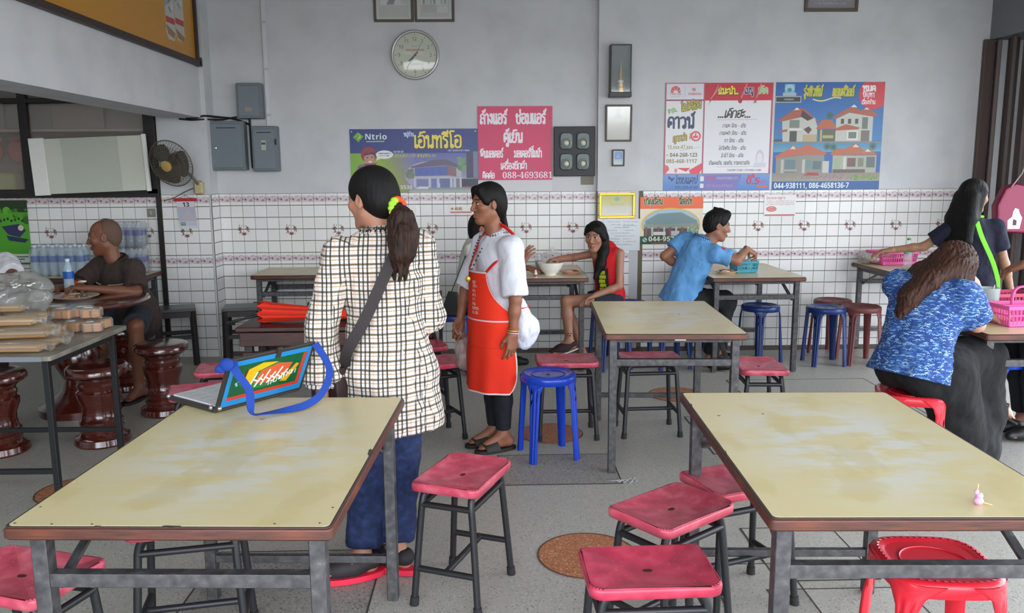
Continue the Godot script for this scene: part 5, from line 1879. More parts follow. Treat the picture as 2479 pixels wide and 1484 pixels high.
func make_table(label: String, at: Vector3, turn: float, w: float, l: float, group := "", plain := false) -> Node3D:
	# origin at the floor under the middle of the top; l along z
	var t := thing("dining_table" if not plain else "side_table", label, "table", at, turn, group)
	var e := Geo.new()
	e.xf = Transform3D(FLAT, Vector3(0, TOP - 0.036, 0))
	e.prism(rounded_rect(w, l, 0.018, 4), 0.0, 0.033, true, 0.007)
	part(t, "edging", e, M.edge)
	var rim := Geo.new()
	rim.xf = Transform3D(FLAT, Vector3(0, TOP - 0.004, 0))
	rim.prism(rounded_rect(w - 0.010, l - 0.010, 0.016, 4), 0.0, 0.003, true)
	part(t, "dark_rim", rim, M.edge_dark)
	var lam := Geo.new()
	lam.xf = Transform3D(FLAT, Vector3(0, TOP - 0.003, 0))
	lam.prism(rounded_rect(w - 0.022, l - 0.022, 0.014, 4), 0.0, 0.003, true)
	part(t, "tabletop", lam, M.laminate)
	var hx := w * 0.5 - 0.055
	var hz := l * 0.5 - 0.075
	var under := TOP - 0.036
	var rails := Geo.new()
	for s in [-1, 1]:
		rails.box(Vector3(0, under - 0.012, s * hz), Vector3(hx * 2 + 0.03, 0.024, 0.028), 0.003)
		rails.box(Vector3(s * hx, under - 0.016, 0), Vector3(0.028, 0.032, hz * 2), 0.003)
	part(t, "under_frame", rails, M.steel)
	for sx in [-1, 1]:
		for sz in [-1, 1]:
			var g := Geo.new()
			g.box(Vector3(0, under * 0.5, 0), Vector3(0.042, under - 0.004, 0.042), 0.004)
			part(t, "leg", g, M.steel, Vector3(sx * hx, 0.0, sz * hz))
		var b := Geo.new()
		b.bar(Vector3(sx * (hx - 0.03), 0.60, hz), Vector3(sx * (hx - 0.03), under - 0.03, hz - 0.30), 0.026, 0.012, 0.002)
		part(t, "brace", b, M.steel)
		var b2 := Geo.new()
		b2.bar(Vector3(sx * (hx - 0.03), 0.60, -hz), Vector3(sx * (hx - 0.03), under - 0.03, -hz + 0.30), 0.026, 0.012, 0.002)
		part(t, "brace", b2, M.steel)
	for sz in [-1, 1]:
		var g := Geo.new()
		g.box(Vector3(0, 0.625, sz * hz), Vector3(hx * 2 - 0.03, 0.038, 0.034), 0.003)
		part(t, "crossbar", g, M.steel)
	var lo := Geo.new()
	lo.box(Vector3(0, 0.17, -hz), Vector3(hx * 2 - 0.03, 0.03, 0.026), 0.003)
	part(t, "crossbar", lo, M.steel)
	return t

func chips(t: Node3D, list: Array):
	# bare spots where the laminate has broken away, and nail heads
	for c in list:
		var g := Geo.new()
		var poly := PackedVector2Array()
		for k in 9:
			var a := TAU * k / 9
			poly.append(Vector2(cos(a) * c[2] * (0.8 + 0.3 * sin(k * 2.3)), sin(a) * c[3] * (0.8 + 0.3 * cos(k * 1.7))))
		g.xf = Transform3D(FLAT, Vector3(c[0], TOP - 0.0005, c[1]))
		g.prism(poly, 0.0, 0.0012)
		part(t, "worn_chip", g, M.edge_dark)

func build_tables():
	# left front
	var a := make_table("nearest beige table on the left, with the open menu stand on its far end", Vector3(-0.775, 0, -2.509), -0.045, 0.815, 1.19)
	chips(a, [[0.012, 0.588, 0.028, 0.007], [-0.17, 0.588, 0.010, 0.004], [0.395, 0.04, 0.010, 0.035], [0.37, 0.565, 0.004, 0.003], [-0.385, 0.57, 0.005, 0.003], [-0.38, 0.47, 0.004, 0.003], [-0.29, 0.575, 0.004, 0.003], [-0.19, 0.575, 0.004, 0.003], [0.26, 0.57, 0.004, 0.003], [0.38, 0.47, 0.004, 0.003], [-0.05, -0.30, 0.012, 0.003]])
	# right front
	var b := make_table("nearest beige table on the right, bare but for a small pink sweet", Vector3(1.098, 0, -2.490), -0.035, 0.80, 1.19)
	chips(b, [[-0.16, -0.30, 0.006, 0.004], [-0.32, -0.28, 0.008, 0.004], [-0.39, -0.42, 0.006, 0.02], [-0.392, 0.10, 0.006, 0.02]])
	# middle
	var c := make_table("bare beige table in the middle, between the bright blue stool and the man in blue", Vector3(0.998, 0, -4.835), -0.05, 0.765, 1.14)
	chips(c, [[0.12, -0.05, 0.010, 0.004]])
	var tape := Geo.new()
	tape.box(Vector3(0.02, TOP - 0.033, 0.572), Vector3(0.06, 0.006, 0.006), 0.002)
	part(c, "pale_chip", tape, std(Color(0.75, 0.74, 0.70), 0.6))
	# along the back wall
	make_table("wall table where the girl in red eats from a white bowl", Vector3(0.40, 0, -7.14), 0.0, 0.77, 0.98)
	make_table("wall table with the turquoise caddy, in front of the man in blue", Vector3(2.15, 0, -7.09), 0.0, 0.77, 1.08)
	make_table("wall table with the pink crate and green capped bottle, far right", Vector3(3.74, 0, -7.08), 0.0, 0.77, 1.08)
	make_table("empty wall table half hidden behind the woman in plaid", Vector3(-1.66, 0, -7.32), 0.0, 0.80, 0.62)
	make_table("right hand table where the woman in the blue blouse leans on her elbow", Vector3(2.98, 0, -4.72), -0.02, 0.80, 1.14)
	# bay table
	make_table("long pale table under the shop window, carrying the bottle packs", Vector3(-3.74, 0, -7.20), 0.0, 1.56, 0.50)
	# low sheet topped table with the snacks
	var s := thing("snack_table", "grey topped table heaped with bags of snacks, at the left edge", "table", Vector3(-2.62, 0, -4.30), -0.01)
	var g := Geo.new()
	g.xf = Transform3D(FLAT, Vector3(0, TOP - 0.026, 0))
	g.prism(rounded_rect(1.04, 0.82, 0.012, 3), 0.0, 0.026, true, 0.004)
	part(s, "tabletop", g, triplanar(noise_tex(ramp([[0.0, Color(0.42, 0.40, 0.36)], [0.6, Color(0.52, 0.50, 0.45)], [1.0, Color(0.58, 0.56, 0.50)]]), 5, 3, 128, 41), 1.2, 0.4))
	var strip := Geo.new()
	strip.box(Vector3(0.33, TOP - 0.014, 0.412), Vector3(0.30, 0.024, 0.004), 0.001)
	part(s, "bright_strip", strip, std(Color(0.55, 0.58, 0.60), 0.25, 0.3))
	for sx in [-1, 1]:
		for sz in [-1, 1]:
			var l := Geo.new()
			l.box(Vector3(0, 0.38, 0), Vector3(0.03, 0.76, 0.03), 0.003)
			part(s, "leg", l, M.black_steel, Vector3(sx * 0.46, 0, sz * 0.34))
	for sz in [-1, 1]:
		var l := Geo.new()
		l.box(Vector3(0, 0.20, sz * 0.34), Vector3(0.90, 0.026, 0.022), 0.003)
		part(s, "crossbar", l, M.black_steel)
	for sx in [-1, 1]:
		var l := Geo.new()
		l.box(Vector3(sx * 0.46, 0.74, 0), Vector3(0.024, 0.03, 0.66), 0.003)
		part(s, "crossbar", l, M.black_steel)
	# round dark table in the bay
	var r := thing("round_table", "round dark red wooden table where the bald man eats", "table", Vector3(-2.92, 0, -5.74))
	var rt := Geo.new()
	rt.lathe([Vector2(0, 0.755), Vector2(0.44, 0.755), Vector2(0.485, 0.765), Vector2(0.50, 0.78), Vector2(0.495, 0.797), Vector2(0.48, 0.802), Vector2(0, 0.802)], 48)
	part(r, "tabletop", rt, M.red_wood)
	var rp := Geo.new()
	rp.lathe([Vector2(0, 0.0), Vector2(0.27, 0.0), Vector2(0.27, 0.05), Vector2(0.2, 0.09), Vector2(0.12, 0.16), Vector2(0.10, 0.24), Vector2(0.15, 0.34), Vector2(0.16, 0.42), Vector2(0.10, 0.52), Vector2(0.09, 0.60), Vector2(0.16, 0.68), Vector2(0.26, 0.74), Vector2(0.26, 0.756), Vector2(0, 0.756)], 32)
	part(r, "pedestal", rp, M.red_wood)
	# old wooden desk behind the menu stand
	var d := thing("wooden_desk", "dark reddish wooden desk under the orange umbrella", "desk", Vector3(-1.02, 0, -4.75))
	var dt := Geo.new()
	dt.box(Vector3(0, 0.785, 0), Vector3(0.84, 0.026, 0.38), 0.006)
	part(d, "desktop", dt, M.dark_wood)
	for k in 2:
		var bd := Geo.new()
		bd.box(Vector3(0, 0.728 - k * 0.115, 0.172 - k * 0.01), Vector3(0.80 - 0.02 * k, 0.078, 0.02), 0.004)
		part(d, "front_board", bd, M.dark_wood)
	for sx in [-1, 1]:
		for sz in [-1, 1]:
			var l := Geo.new()
			l.box(Vector3(0, 0.386, 0), Vector3(0.045, 0.772, 0.045), 0.005)
			part(d, "leg", l, M.black_wood, Vector3(sx * 0.36, 0, sz * 0.14))
	var sb := Geo.new()
	sb.box(Vector3(0, 0.67, -0.165), Vector3(0.76, 0.18, 0.015), 0.003)
	part(d, "back_board", sb, M.dark_wood)


func seat_ring(w: float, l: float, r: float, y: float, sag: float) -> Array:
	var out := []
	for q in rounded_rect(w, l, r, 5):
		var k := clampf(1.0 - pow(q.x / 0.19, 2), 0.0, 1.0)
		out.append(Vector3(q.x, y - sag * k, q.y))
	return out

func make_pink_stool(m: Material) -> Node3D:
	var t := thing("pink_stool", "stool", "stool", Vector3(0, 0, 0))
	var g := Geo.new()
	var y := SEAT
	var rings := [seat_ring(0.355, 0.252, 0.030, y - 0.028, 0.012), seat_ring(0.380, 0.275, 0.034, y - 0.034, 0.012), seat_ring(0.384, 0.279, 0.036, y - 0.012, 0.012), seat_ring(0.376, 0.271, 0.034, y - 0.003, 0.013), seat_ring(0.362, 0.257, 0.030, y, 0.016), seat_ring(0.33, 0.225, 0.026, y + 0.0, 0.022)]
	for k in [0.8, 0.6, 0.4, 0.2, 0.06]:
		rings.append(seat_ring(0.33 * k, 0.225 * k, 0.026 * k, y + 0.0, 0.022))
	g.loft(rings)
	var seat := part(t, "seat", g, m)
	var hole := Geo.new()
	hole.prism(circle_poly(0.012, 14), 0.0, 0.0012)
	var ho := part(seat, "drain_hole", hole, std(Color(0.28, 0.04, 0.07), 0.7), Vector3(0, y - 0.0228, 0))
	ho.basis = FLAT * Basis.from_scale(Vector3(1.3, 0.8, 1))
	var dots := Geo.new()
	for i in range(-6, 7):
		for j in range(-3, 4):
			if (i + j) % 2 == 0 and absi(i) + absi(j) > 2:
				var x := i * 0.0235
				var yy := y - 0.022 * clampf(1.0 - pow(x / 0.19, 2), 0.0, 1.0)
				dots.ball(Vector3(x, yy, j * 0.029), Vector3(0.0028, 0.0016, 0.0028), 6, 4)
	var dm := part(seat, "grip_dots", dots, m)
	dm.set_meta("kind", "stuff")
	for sx in [-1, 1]:
		for sz in [-1, 1]:
			var l := Geo.new()
			l.tube(curve3([Vector3(sx * 0.10, y - 0.045, sz * 0.095), Vector3(sx * 0.135, y - 0.05, sz * 0.097), Vector3(sx * 0.152, y - 0.085, sz * 0.10), Vector3(sx * 0.158, 0.33, sz * 0.108), Vector3(sx * 0.178, 0.015, sz * 0.132)], 4), 0.0135, 9)
			var lo := part(t, "leg", l, M.black_steel)
			var f := Geo.new()
			f.tube([Vector3(sx * 0.1765, 0.035, sz * 0.1305), Vector3(sx * 0.179, 0.0, sz * 0.133)], [0.0165, 0.018], 10)
			part(lo, "rubber_foot", f, M.rubber)
		for h in [[0.405, 0.103], [0.15, 0.122]]:
			var b := Geo.new()
			var x: float = sx * (0.155 if h[0] > 0.3 else 0.17)
			b.tube([Vector3(x, h[0], -h[1]), Vector3(x, h[0], h[1])], 0.0125, 8)
			part(t, "stretcher", b, M.black_steel)
	for sz in [-1, 1]:
		var b := Geo.new()
		b.tube([Vector3(-0.155, 0.405, sz * 0.102), Vector3(0.155, 0.405, sz * 0.102)], 0.0125, 8)
		part(t, "stretcher", b, M.black_steel)
	var mid := Geo.new()
	mid.tube([Vector3(-0.17, 0.15, 0), Vector3(0.17, 0.15, 0)], 0.0125, 8)
	part(t, "stretcher", mid, M.black_steel)
	return t

func stool_outline(r: float, a: float, n: float) -> Vector2:
	# a round (n = 2) or squarer outline whose corners lie on the diagonals
	var c := absf(cos(a))
	var s := absf(sin(a))
	var k := r / pow(pow(c, n) + pow(s, n), 1.0 / n)
	return Vector2(cos(a), sin(a)) * k

func make_plastic_stool(m: Material, n: float, called := "plastic_stool") -> Node3D:
	var t := thing(called, "stool", "stool", Vector3.ZERO)
	var y := SEAT
	var g := Geo.new()
	var rings := []
	for q in [[0.150, -0.045], [0.163, -0.048], [0.165, -0.020], [0.160, -0.006], [0.150, -0.001], [0.138, -0.002], [0.128, -0.008], [0.122, -0.009], [0.08, -0.013], [0.03, -0.015], [0.012, -0.016]]:
		var ring := []
		var nn := lerpf(n, 2.0, clampf((0.135 - q[0]) * 20.0, 0.0, 1.0))
		for k in 48:
			var p := stool_outline(q[0], TAU * k / 48, nn)
			ring.append(Vector3(p.x, y + q[1], p.y))
		rings.append(ring)
	g.loft(rings)
	var seat := part(t, "seat", g, m)
	var hole := Geo.new()
	hole.prism(circle_poly(0.011, 14), 0.0, 0.001)
	var ho := part(seat, "drain_hole", hole, std(Color(0.05, 0.03, 0.04), 0.8), Vector3(0, y - 0.0158, 0))
	ho.basis = FLAT
	var ring_g := Geo.new()
	var loop := []
	for k in 41:
		var p := stool_outline(0.098, TAU * k / 40, 2.0)
		loop.append(Vector3(p.x, y - 0.0105, p.y))
	ring_g.tube(loop, 0.0035, 6, false)
	part(seat, "seat_ring", ring_g, m)
	for c in 4:
		var a := PI / 4 + c * PI / 2
		var lg := Geo.new()
		var lr := []
		for k in 13:
			var f := k / 12.0
			var yy := lerpf(y - 0.012, 0.0, f)
			var half := 0.036 - 0.010 * f
			var rise := clampf(1.0 - (y - 0.02 - yy) / 0.085, 0.0, 1.0)
			half += 0.072 * (1.0 - sqrt(maxf(0.0, 1.0 - rise * rise)))
			var base := stool_outline(0.164, a, n).length()
			var rad := lerpf(base - 0.003, base + 0.036, f)
			var ring := []
			for s in 13:
				var u := (s / 12.0 - 0.5) * 2.0
				var ang := a + u * half / maxf(rad, 0.05)
				var rr := rad
				if k < 4 and n > 2.5:
					rr = minf(rad, stool_outline(0.167, ang, n).length())
				rr += (0.0035 * cos(u * PI * 3.0) if f > 0.12 else 0.0) - 0.010 * u * u * f
				ring.append(Vector3(cos(ang) * rr, yy, sin(ang) * rr))
			for s in range(12, -1, -1):
				var u := (s / 12.0 - 0.5) * 2.0
				var ang := a + u * half * 0.96 / maxf(rad, 0.05)
				var rr: float = rad - 0.006 - 0.012 * f - 0.012 * (1.0 - u * u) * (0.3 + f * 0.7)
				if k < 4 and n > 2.5:
					rr = minf(rr, stool_outline(0.160, ang, n).length())
				ring.append(Vector3(cos(ang) * rr, yy, sin(ang) * rr))
			lr.append(ring)
		lg.loft(lr)
		part(t, "leg", lg, m)
	return t

func make_wood_stool() -> Node3D:
	var t := thing("wooden_stool", "stool", "stool", Vector3.ZERO)
	var g := Geo.new()
	g.box(Vector3(0, 0.488, 0), Vector3(0.33, 0.028, 0.30), 0.006)
	part(t, "seat", g, std(Color(0.26, 0.25, 0.25), 0.3))
	var ap := Geo.new()
	for s in [-1, 1]:
		ap.box(Vector3(0, 0.45, s * 0.128), Vector3(0.27, 0.05, 0.02), 0.003)
		ap.box(Vector3(s * 0.143, 0.45, 0), Vector3(0.02, 0.05, 0.24), 0.003)
	part(t, "apron", ap, M.black_wood)
	for sx in [-1, 1]:
		for sz in [-1, 1]:
			var l := Geo.new()
			l.bar(Vector3(sx * 0.140, 0.474, sz * 0.125), Vector3(sx * 0.150, 0.0, sz * 0.135), 0.042, 0.042, 0.004)
			part(t, "leg", l, M.black_wood)
	for s in [-1, 1]:
		var b := Geo.new()
		b.box(Vector3(s * 0.144, 0.20, 0), Vector3(0.022, 0.035, 0.26), 0.003)
		part(t, "stretcher", b, M.black_wood)
		var b2 := Geo.new()
		b2.box(Vector3(0, 0.25, s * 0.129), Vector3(0.28, 0.035, 0.02), 0.003)
		part(t, "stretcher", b2, M.black_wood)
	return t

func make_drum_stool() -> Node3D:
	var t := thing("turned_stool", "stool", "stool", Vector3.ZERO)
	var g := Geo.new()
	g.lathe([Vector2(0, 0), Vector2(0.158, 0), Vector2(0.165, 0.012), Vector2(0.158, 0.045), Vector2(0.132, 0.055), Vector2(0.120, 0.075), Vector2(0.128, 0.085), Vector2(0.128, 0.105), Vector2(0.118, 0.115), Vector2(0.126, 0.128), Vector2(0.126, 0.148), Vector2(0.112, 0.16), Vector2(0.104, 0.20), Vector2(0.106, 0.24), Vector2(0.128, 0.30), Vector2(0.130, 0.33), Vector2(0.114, 0.345), Vector2(0.118, 0.36), Vector2(0.122, 0.375), Vector2(0.114, 0.39), Vector2(0.12, 0.41), Vector2(0.15, 0.43), Vector2(0, 0.44)], 36)
	part(t, "turned_body", g, M.red_wood)
	var s := Geo.new()
	s.lathe([Vector2(0, 0.435), Vector2(0.165, 0.438), Vector2(0.180, 0.452), Vector2(0.180, 0.478), Vector2(0.168, 0.494), Vector2(0.150, 0.499), Vector2(0, 0.499)], 36)
	part(t, "seat", s, M.red_wood)
	return t

func build_stools():
	var g := "pink seated steel stools"
	var a := make_pink_stool(M.pink_seat_worn)
	a.position = Vector3(-0.125, 0, -3.085)
	a.rotation.y = 1.19
	tag(a, "worn pink stool standing alone between the two front tables, beside the jeans", "stool", g)
	copy_of(a, "pink stool turned cornerwise behind the nearest one, at the right table's side", Vector3(0.615, 0, -2.72), 0.66, g)
	var near := copy_of(a, "nearest pink stool in the middle foreground, broad side to the front, dotted seat", Vector3(0.448, 0, -2.275), 0.03, g)
	near.get_node("seat").material_override = M.pink_seat
	near.get_node("seat/grip_dots").material_override = M.pink_seat
	copy_of(a, "pink stool with a glinting seat under the left corner of the nearest left table", Vector3(-1.395, 0, -2.31), -0.30, g)
	var u := copy_of(a, "pink stool pushed right under the nearest left table, legs showing", Vector3(-1.05, 0, -2.72), 0.2, g)
	copy_of(a, "pink stool in front of the girl in red's table, below her shoe", Vector3(0.455, 0, -5.045), 0.02, g)
	copy_of(a, "pink stool at the right side of the middle table", Vector3(1.60, 0, -4.83), 1.5, g)
	copy_of(a, "pink stool pushed under the middle table, seat hidden by its top", Vector3(0.98, 0, -5.08), 0.05, g)
	copy_of(a, "nearer pink stool half hidden behind the plaid shirt, on its right", Vector3(-0.40, 0, -5.02), 0.45, g)
	copy_of(a, "farther pink stool half hidden behind the plaid shirt, against the cloth covered crate", Vector3(-0.52, 0, -5.52), 0.3, g)
	copy_of(a, "pink stool left of the wooden desk, behind the menu stand's open cover", Vector3(-1.57, 0, -4.42), 0.35, g)
	copy_of(a, "pink stool at the wooden desk's left end, its seat just showing beside it", Vector3(-1.60, 0, -4.92), 0.2, g)
	copy_of(a, "pink stool pushed under the nearest right table, only its legs showing", Vector3(0.93, 0, -2.98), 0.35, g)

	var b := make_plastic_stool(M.blue_plastic, 2.0)
	b.position = Vector3(0.315, 0, -4.66)
	b.rotation.y = 0.24
	tag(b, "bright blue plastic stool standing free beside the apron woman", "stool", "plastic stools")
	copy_of(b, "bright blue plastic stool at the right edge behind the sandalled foot", Vector3(3.13, 0, -4.93), 0.3, "plastic stools")
	var c := make_plastic_stool(M.navy_plastic, 2.0)
	c.position = Vector3(2.845, 0, -6.90)
	tag(c, "dull blue plastic stool standing free right of the turquoise caddy's table", "stool", "plastic stools")
	copy_of(c, "dull blue plastic stool under the turquoise caddy's table", Vector3(2.32, 0, -7.02), 0.5, "plastic stools")
	copy_of(c, "dull blue plastic stool that the man in blue sits on", Vector3(1.50, 0, -6.86), 0.2, "plastic stools")
	copy_of(c, "dull blue plastic stool behind the one the man in blue sits on, by the wall", Vector3(1.22, 0, -7.28), 0.6, "plastic stools")
	copy_of(c, "dull blue plastic stool that the girl in red sits on", Vector3(0.99, 0, -6.84), 0.3, "plastic stools")
	copy_of(c, "dull blue plastic stool at the right side of the turquoise caddy's table, by the wall", Vector3(1.88, 0, -7.45), 0.2, "plastic stools")
	copy_of(c, "dull blue plastic stool that the person in white sits on, behind the apron woman", Vector3(-0.35, 0, -6.75), 0.1, "plastic stools")
	var d := make_plastic_stool(M.brown_plastic, 2.0)
	d.position = Vector3(3.16, 0, -6.93)
	tag(d, "faded brownish red plastic stool right beside the dull blue one", "stool", "plastic stools")
	copy_of(d, "faded brownish red plastic stool by the wall, behind the other brownish one", Vector3(3.06, 0, -7.28), 0.5, "plastic stools")
	var e := make_plastic_stool(M.red_plastic, 3.6)
	e.position = Vector3(1.31, 0, -2.28)
	e.rotation.y = -0.08
	tag(e, "glossy red square seated plastic stool under the nearest right table", "stool", "plastic stools")
	copy_of(e, "red square seated plastic stool under the woman in the blue blouse", Vector3(2.19, 0, -4.17), -0.35, "plastic stools")

	var w := make_wood_stool()
	w.position = Vector3(-2.78, 0, -7.20)
	w.rotation.y = 0.35
	tag(w, "dark square wooden stool against the left pillar", "stool", "dark wooden stools")
	copy_of(w, "dark square wooden stool at the corner right of the left pillar", Vector3(-2.20, 0, -7.24), 0.2, "dark wooden stools")
	var t := make_drum_stool()
	t.position = Vector3(-2.44, 0, -5.02)
	tag(t, "turned red wooden drum stool, nearest of the round table's stools", "stool", "turned drum stools")
	copy_of(t, "turned red wooden drum stool right of the round table, nearest the dark wooden stools", Vector3(-2.30, 0, -5.66), 1.0, "turned drum stools")
	copy_of(t, "turned red wooden drum stool in the dark under the snack table's far side", Vector3(-2.98, 0, -4.86), 2.0, "turned drum stools")
	copy_of(t, "turned red wooden drum stool that the bald man sits on", Vector3(-2.86, 0, -6.34), 0.4, "turned drum stools")
	copy_of(t, "turned red wooden drum stool left of the round table's foot", Vector3(-3.50, 0, -5.40), 0.7, "turned drum stools")


# ------------------------------------------------------------------ bodies, hair and clothes as smooth fields
class Field:
	var kind := PackedInt32Array()      # 0 tapered capsule, 1 ellipsoid, 2 hollow (ellipsoid taken away)
	var a := PackedVector3Array()
	var ab := PackedVector3Array()
	var il := PackedFloat32Array()
	var ln := PackedFloat32Array()
	var r0 := PackedFloat32Array()
	var r1 := PackedFloat32Array()
	var kk := PackedFloat32Array()
	var fl := PackedInt32Array()
	var inv: Array[Transform3D] = []
	var rad := PackedVector3Array()
	var planes := []                    # [normal, distance]: what lies beyond is cut off
	var amp := 0.0
	var nz: FastNoiseLite
	var nf := Vector3.ONE * 9.0
	var lo := Vector3.ONE * 1e9
	var hi := -Vector3.ONE * 1e9

	func _put(k, pa, pab, ra, rb, kb, f, t, rr):
		kind.append(k); a.append(pa); ab.append(pab)
		var l2: float = pab.length_squared()
		il.append(1.0 / l2 if l2 > 1e-9 else 0.0)
		ln.append(sqrt(l2))
		r0.append(ra); r1.append(rb); kk.append(kb); fl.append(f); inv.append(t); rad.append(rr)

	func bone(pa: Vector3, pb: Vector3, ra: float, rb: float, k := 0.03, flat := 0):
		_put(0, pa, pb - pa, ra, rb, k, flat, Transform3D.IDENTITY, Vector3.ONE)
		for q in [[pa, ra], [pb, rb]]:
			lo = lo.min(q[0] - Vector3.ONE * q[1])
			hi = hi.max(q[0] + Vector3.ONE * q[1])

	func blob(c: Vector3, r: Vector3, k := 0.03, basis := Basis.IDENTITY, hollow := false):
		_put(2 if hollow else 1, c, Vector3.ZERO, 0, 0, k, 0, Transform3D(basis, c).affine_inverse(), r)
		if not hollow:
			var m := maxf(r.x, maxf(r.y, r.z))
			lo = lo.min(c - Vector3.ONE * m)
			hi = hi.max(c + Vector3.ONE * m)

	func one(i: int, p: Vector3) -> float:
		if kind[i] == 0:
			var pa := p - a[i]
			var t := pa.dot(ab[i]) * il[i]
			var c := clampf(t, 0.0, 1.0)
			var e := (pa - ab[i] * c).length() - lerpf(r0[i], r1[i], c)
			if fl[i] & 1:
				e = maxf(e, (t - 1.0) * ln[i])
			if fl[i] & 2:
				e = maxf(e, -t * ln[i])
			return e
		var q := (inv[i] * p) / rad[i]
		var k0 := q.length()
		if k0 < 1e-5:
			return -minf(rad[i].x, minf(rad[i].y, rad[i].z))
		return k0 * (k0 - 1.0) / (q / rad[i]).length()

	func value(p: Vector3, list: PackedInt32Array) -> float:
		var d := 1e3
		for i in list:
			var e: float
			var kd := kind[i]
			if kd == 0:
				var pa := p - a[i]
				var t := pa.dot(ab[i]) * il[i]
				var c := clampf(t, 0.0, 1.0)
				e = pa.distance_to(ab[i] * c) - r0[i] - (r1[i] - r0[i]) * c
				var fi := fl[i]
				if fi:
					if fi & 1:
						e = maxf(e, (t - 1.0) * ln[i])
					if fi & 2:
						e = maxf(e, -t * ln[i])
			else:
				var rr := rad[i]
				var q := (inv[i] * p) / rr
				var k0 := q.length()
				e = k0 * (k0 - 1.0) / ((q / rr).length() + 1e-6)
			var k := kk[i]
			if kd == 2:
				d = maxf(d, -e) if absf(d + e) >= k else maxf(d, -e) + pow(k - absf(d + e), 2) / k * 0.25
			elif absf(d - e) >= k:
				if e < d:
					d = e
			else:
				var h := k - absf(d - e)
				d = minf(d, e) - h * h / k * 0.25
		if amp > 0.0 and absf(d) < 0.06:
			d += amp * nz.get_noise_3dv(p * nf)
		for q in planes:
			d = maxf(d, q[0].dot(p) - q[1])
		return d

	func build(cell: float, g: Geo, colour = null):
		var t_0 := Time.get_ticks_msec()
		var pad := cell * 2.0 + amp + 0.012
		var o := lo - Vector3.ONE * pad
		var sz := (hi - lo) + Vector3.ONE * pad * 2.0
		var bs := 5
		var nb := Vector3i((sz / (cell * bs)).ceil())
		var nx := nb.x * bs + 1
		var ny := nb.y * bs + 1
		var nzz := nb.z * bs + 1
		var vals := PackedFloat32Array()
		vals.resize(nx * ny * nzz)
		vals.fill(1e3)
		var vert := PackedInt32Array()
		vert.resize(nx * ny * nzz)
		vert.fill(-1)
		var all := PackedInt32Array(range(kind.size()))
		var half := cell * bs * 0.5 * 1.7321
		var act := []
		for bz in nb.z:
			for by in nb.y:
				for bx in nb.x:
					var c := o + (Vector3(bx, by, bz) + Vector3.ONE * 0.5) * cell * bs
					var es := PackedFloat32Array()
					var best := 1e3
					for i in all:
						var e := one(i, c)
						es.append(e)
						if kind[i] != 2:
							best = minf(best, e)
					if best > half * 1.35 + 0.01 + amp:
						continue
					var list := PackedInt32Array()
					for i in all:
						if es[i] < maxf(best, 0.0) + half * 2.3 + kk[i]:
							list.append(i)
					if best < -half * 2.2 - amp and planes.is_empty():
						var deep := true
						for i in list:
							if kind[i] == 2:
								deep = false
						if deep:
							continue
					act.append(Vector3i(bx, by, bz))
					for z in range(bz * bs, bz * bs + bs + 1):
						for y in range(by * bs, by * bs + bs + 1):
							var at := (z * ny + y) * nx + bx * bs
							for x in bs + 1:
								if vals[at + x] > 999.0:
									vals[at + x] = value(o + Vector3(bx * bs + x, y, z) * cell, list)
		var t_1 := Time.get_ticks_msec()
		var P := PackedVector3Array()
		var N := PackedVector3Array()
		var C := PackedColorArray()
		var dx := 1
		var dy := nx
		var dz := nx * ny
		var corner := [0, dx, dy, dx + dy, dz, dx + dz, dy + dz, dx + dy + dz]
		var cpos := [Vector3(0, 0, 0), Vector3(1, 0, 0), Vector3(0, 1, 0), Vector3(1, 1, 0), Vector3(0, 0, 1), Vector3(1, 0, 1), Vector3(0, 1, 1), Vector3(1, 1, 1)]
		var edges := [[0, 1], [2, 3], [4, 5], [6, 7], [0, 2], [1, 3], [4, 6], [5, 7], [0, 4], [1, 5], [2, 6], [3, 7]]
		for b in act:
			for z in range(b.z * bs, b.z * bs + bs):
				for y in range(b.y * bs, b.y * bs + bs):
					for x in range(b.x * bs, b.x * bs + bs):
						var at := (z * ny + y) * nx + x
						var v0 := vals[at]
						var neg := v0 < 0.0
						if (vals[at + dx] < 0.0) == neg and (vals[at + dy] < 0.0) == neg and (vals[at + dx + dy] < 0.0) == neg and (vals[at + dz] < 0.0) == neg and (vals[at + dx + dz] < 0.0) == neg and (vals[at + dy + dz] < 0.0) == neg and (vals[at + dx + dy + dz] < 0.0) == neg:
							continue
						var sum := Vector3.ZERO
						var n := 0
						for e in edges:
							var va := vals[at + corner[e[0]]]
							var vb := vals[at + corner[e[1]]]
							if (va < 0.0) != (vb < 0.0):
								sum += cpos[e[0]].lerp(cpos[e[1]], va / (va - vb))
								n += 1
						sum /= n
						var g0 := Vector3.ZERO
						for k in 8:
							g0 += (cpos[k] * 2.0 - Vector3.ONE) * clampf(vals[at + corner[k]], -0.2, 0.2)
						vert[at] = P.size()
						var w := o + (Vector3(x, y, z) + sum) * cell
						P.append(w)
						N.append(g0.normalized())
						C.append((colour as Callable).call(w) if colour != null else g.col)
		var t_2 := Time.get_ticks_msec()
		var keep := g.col
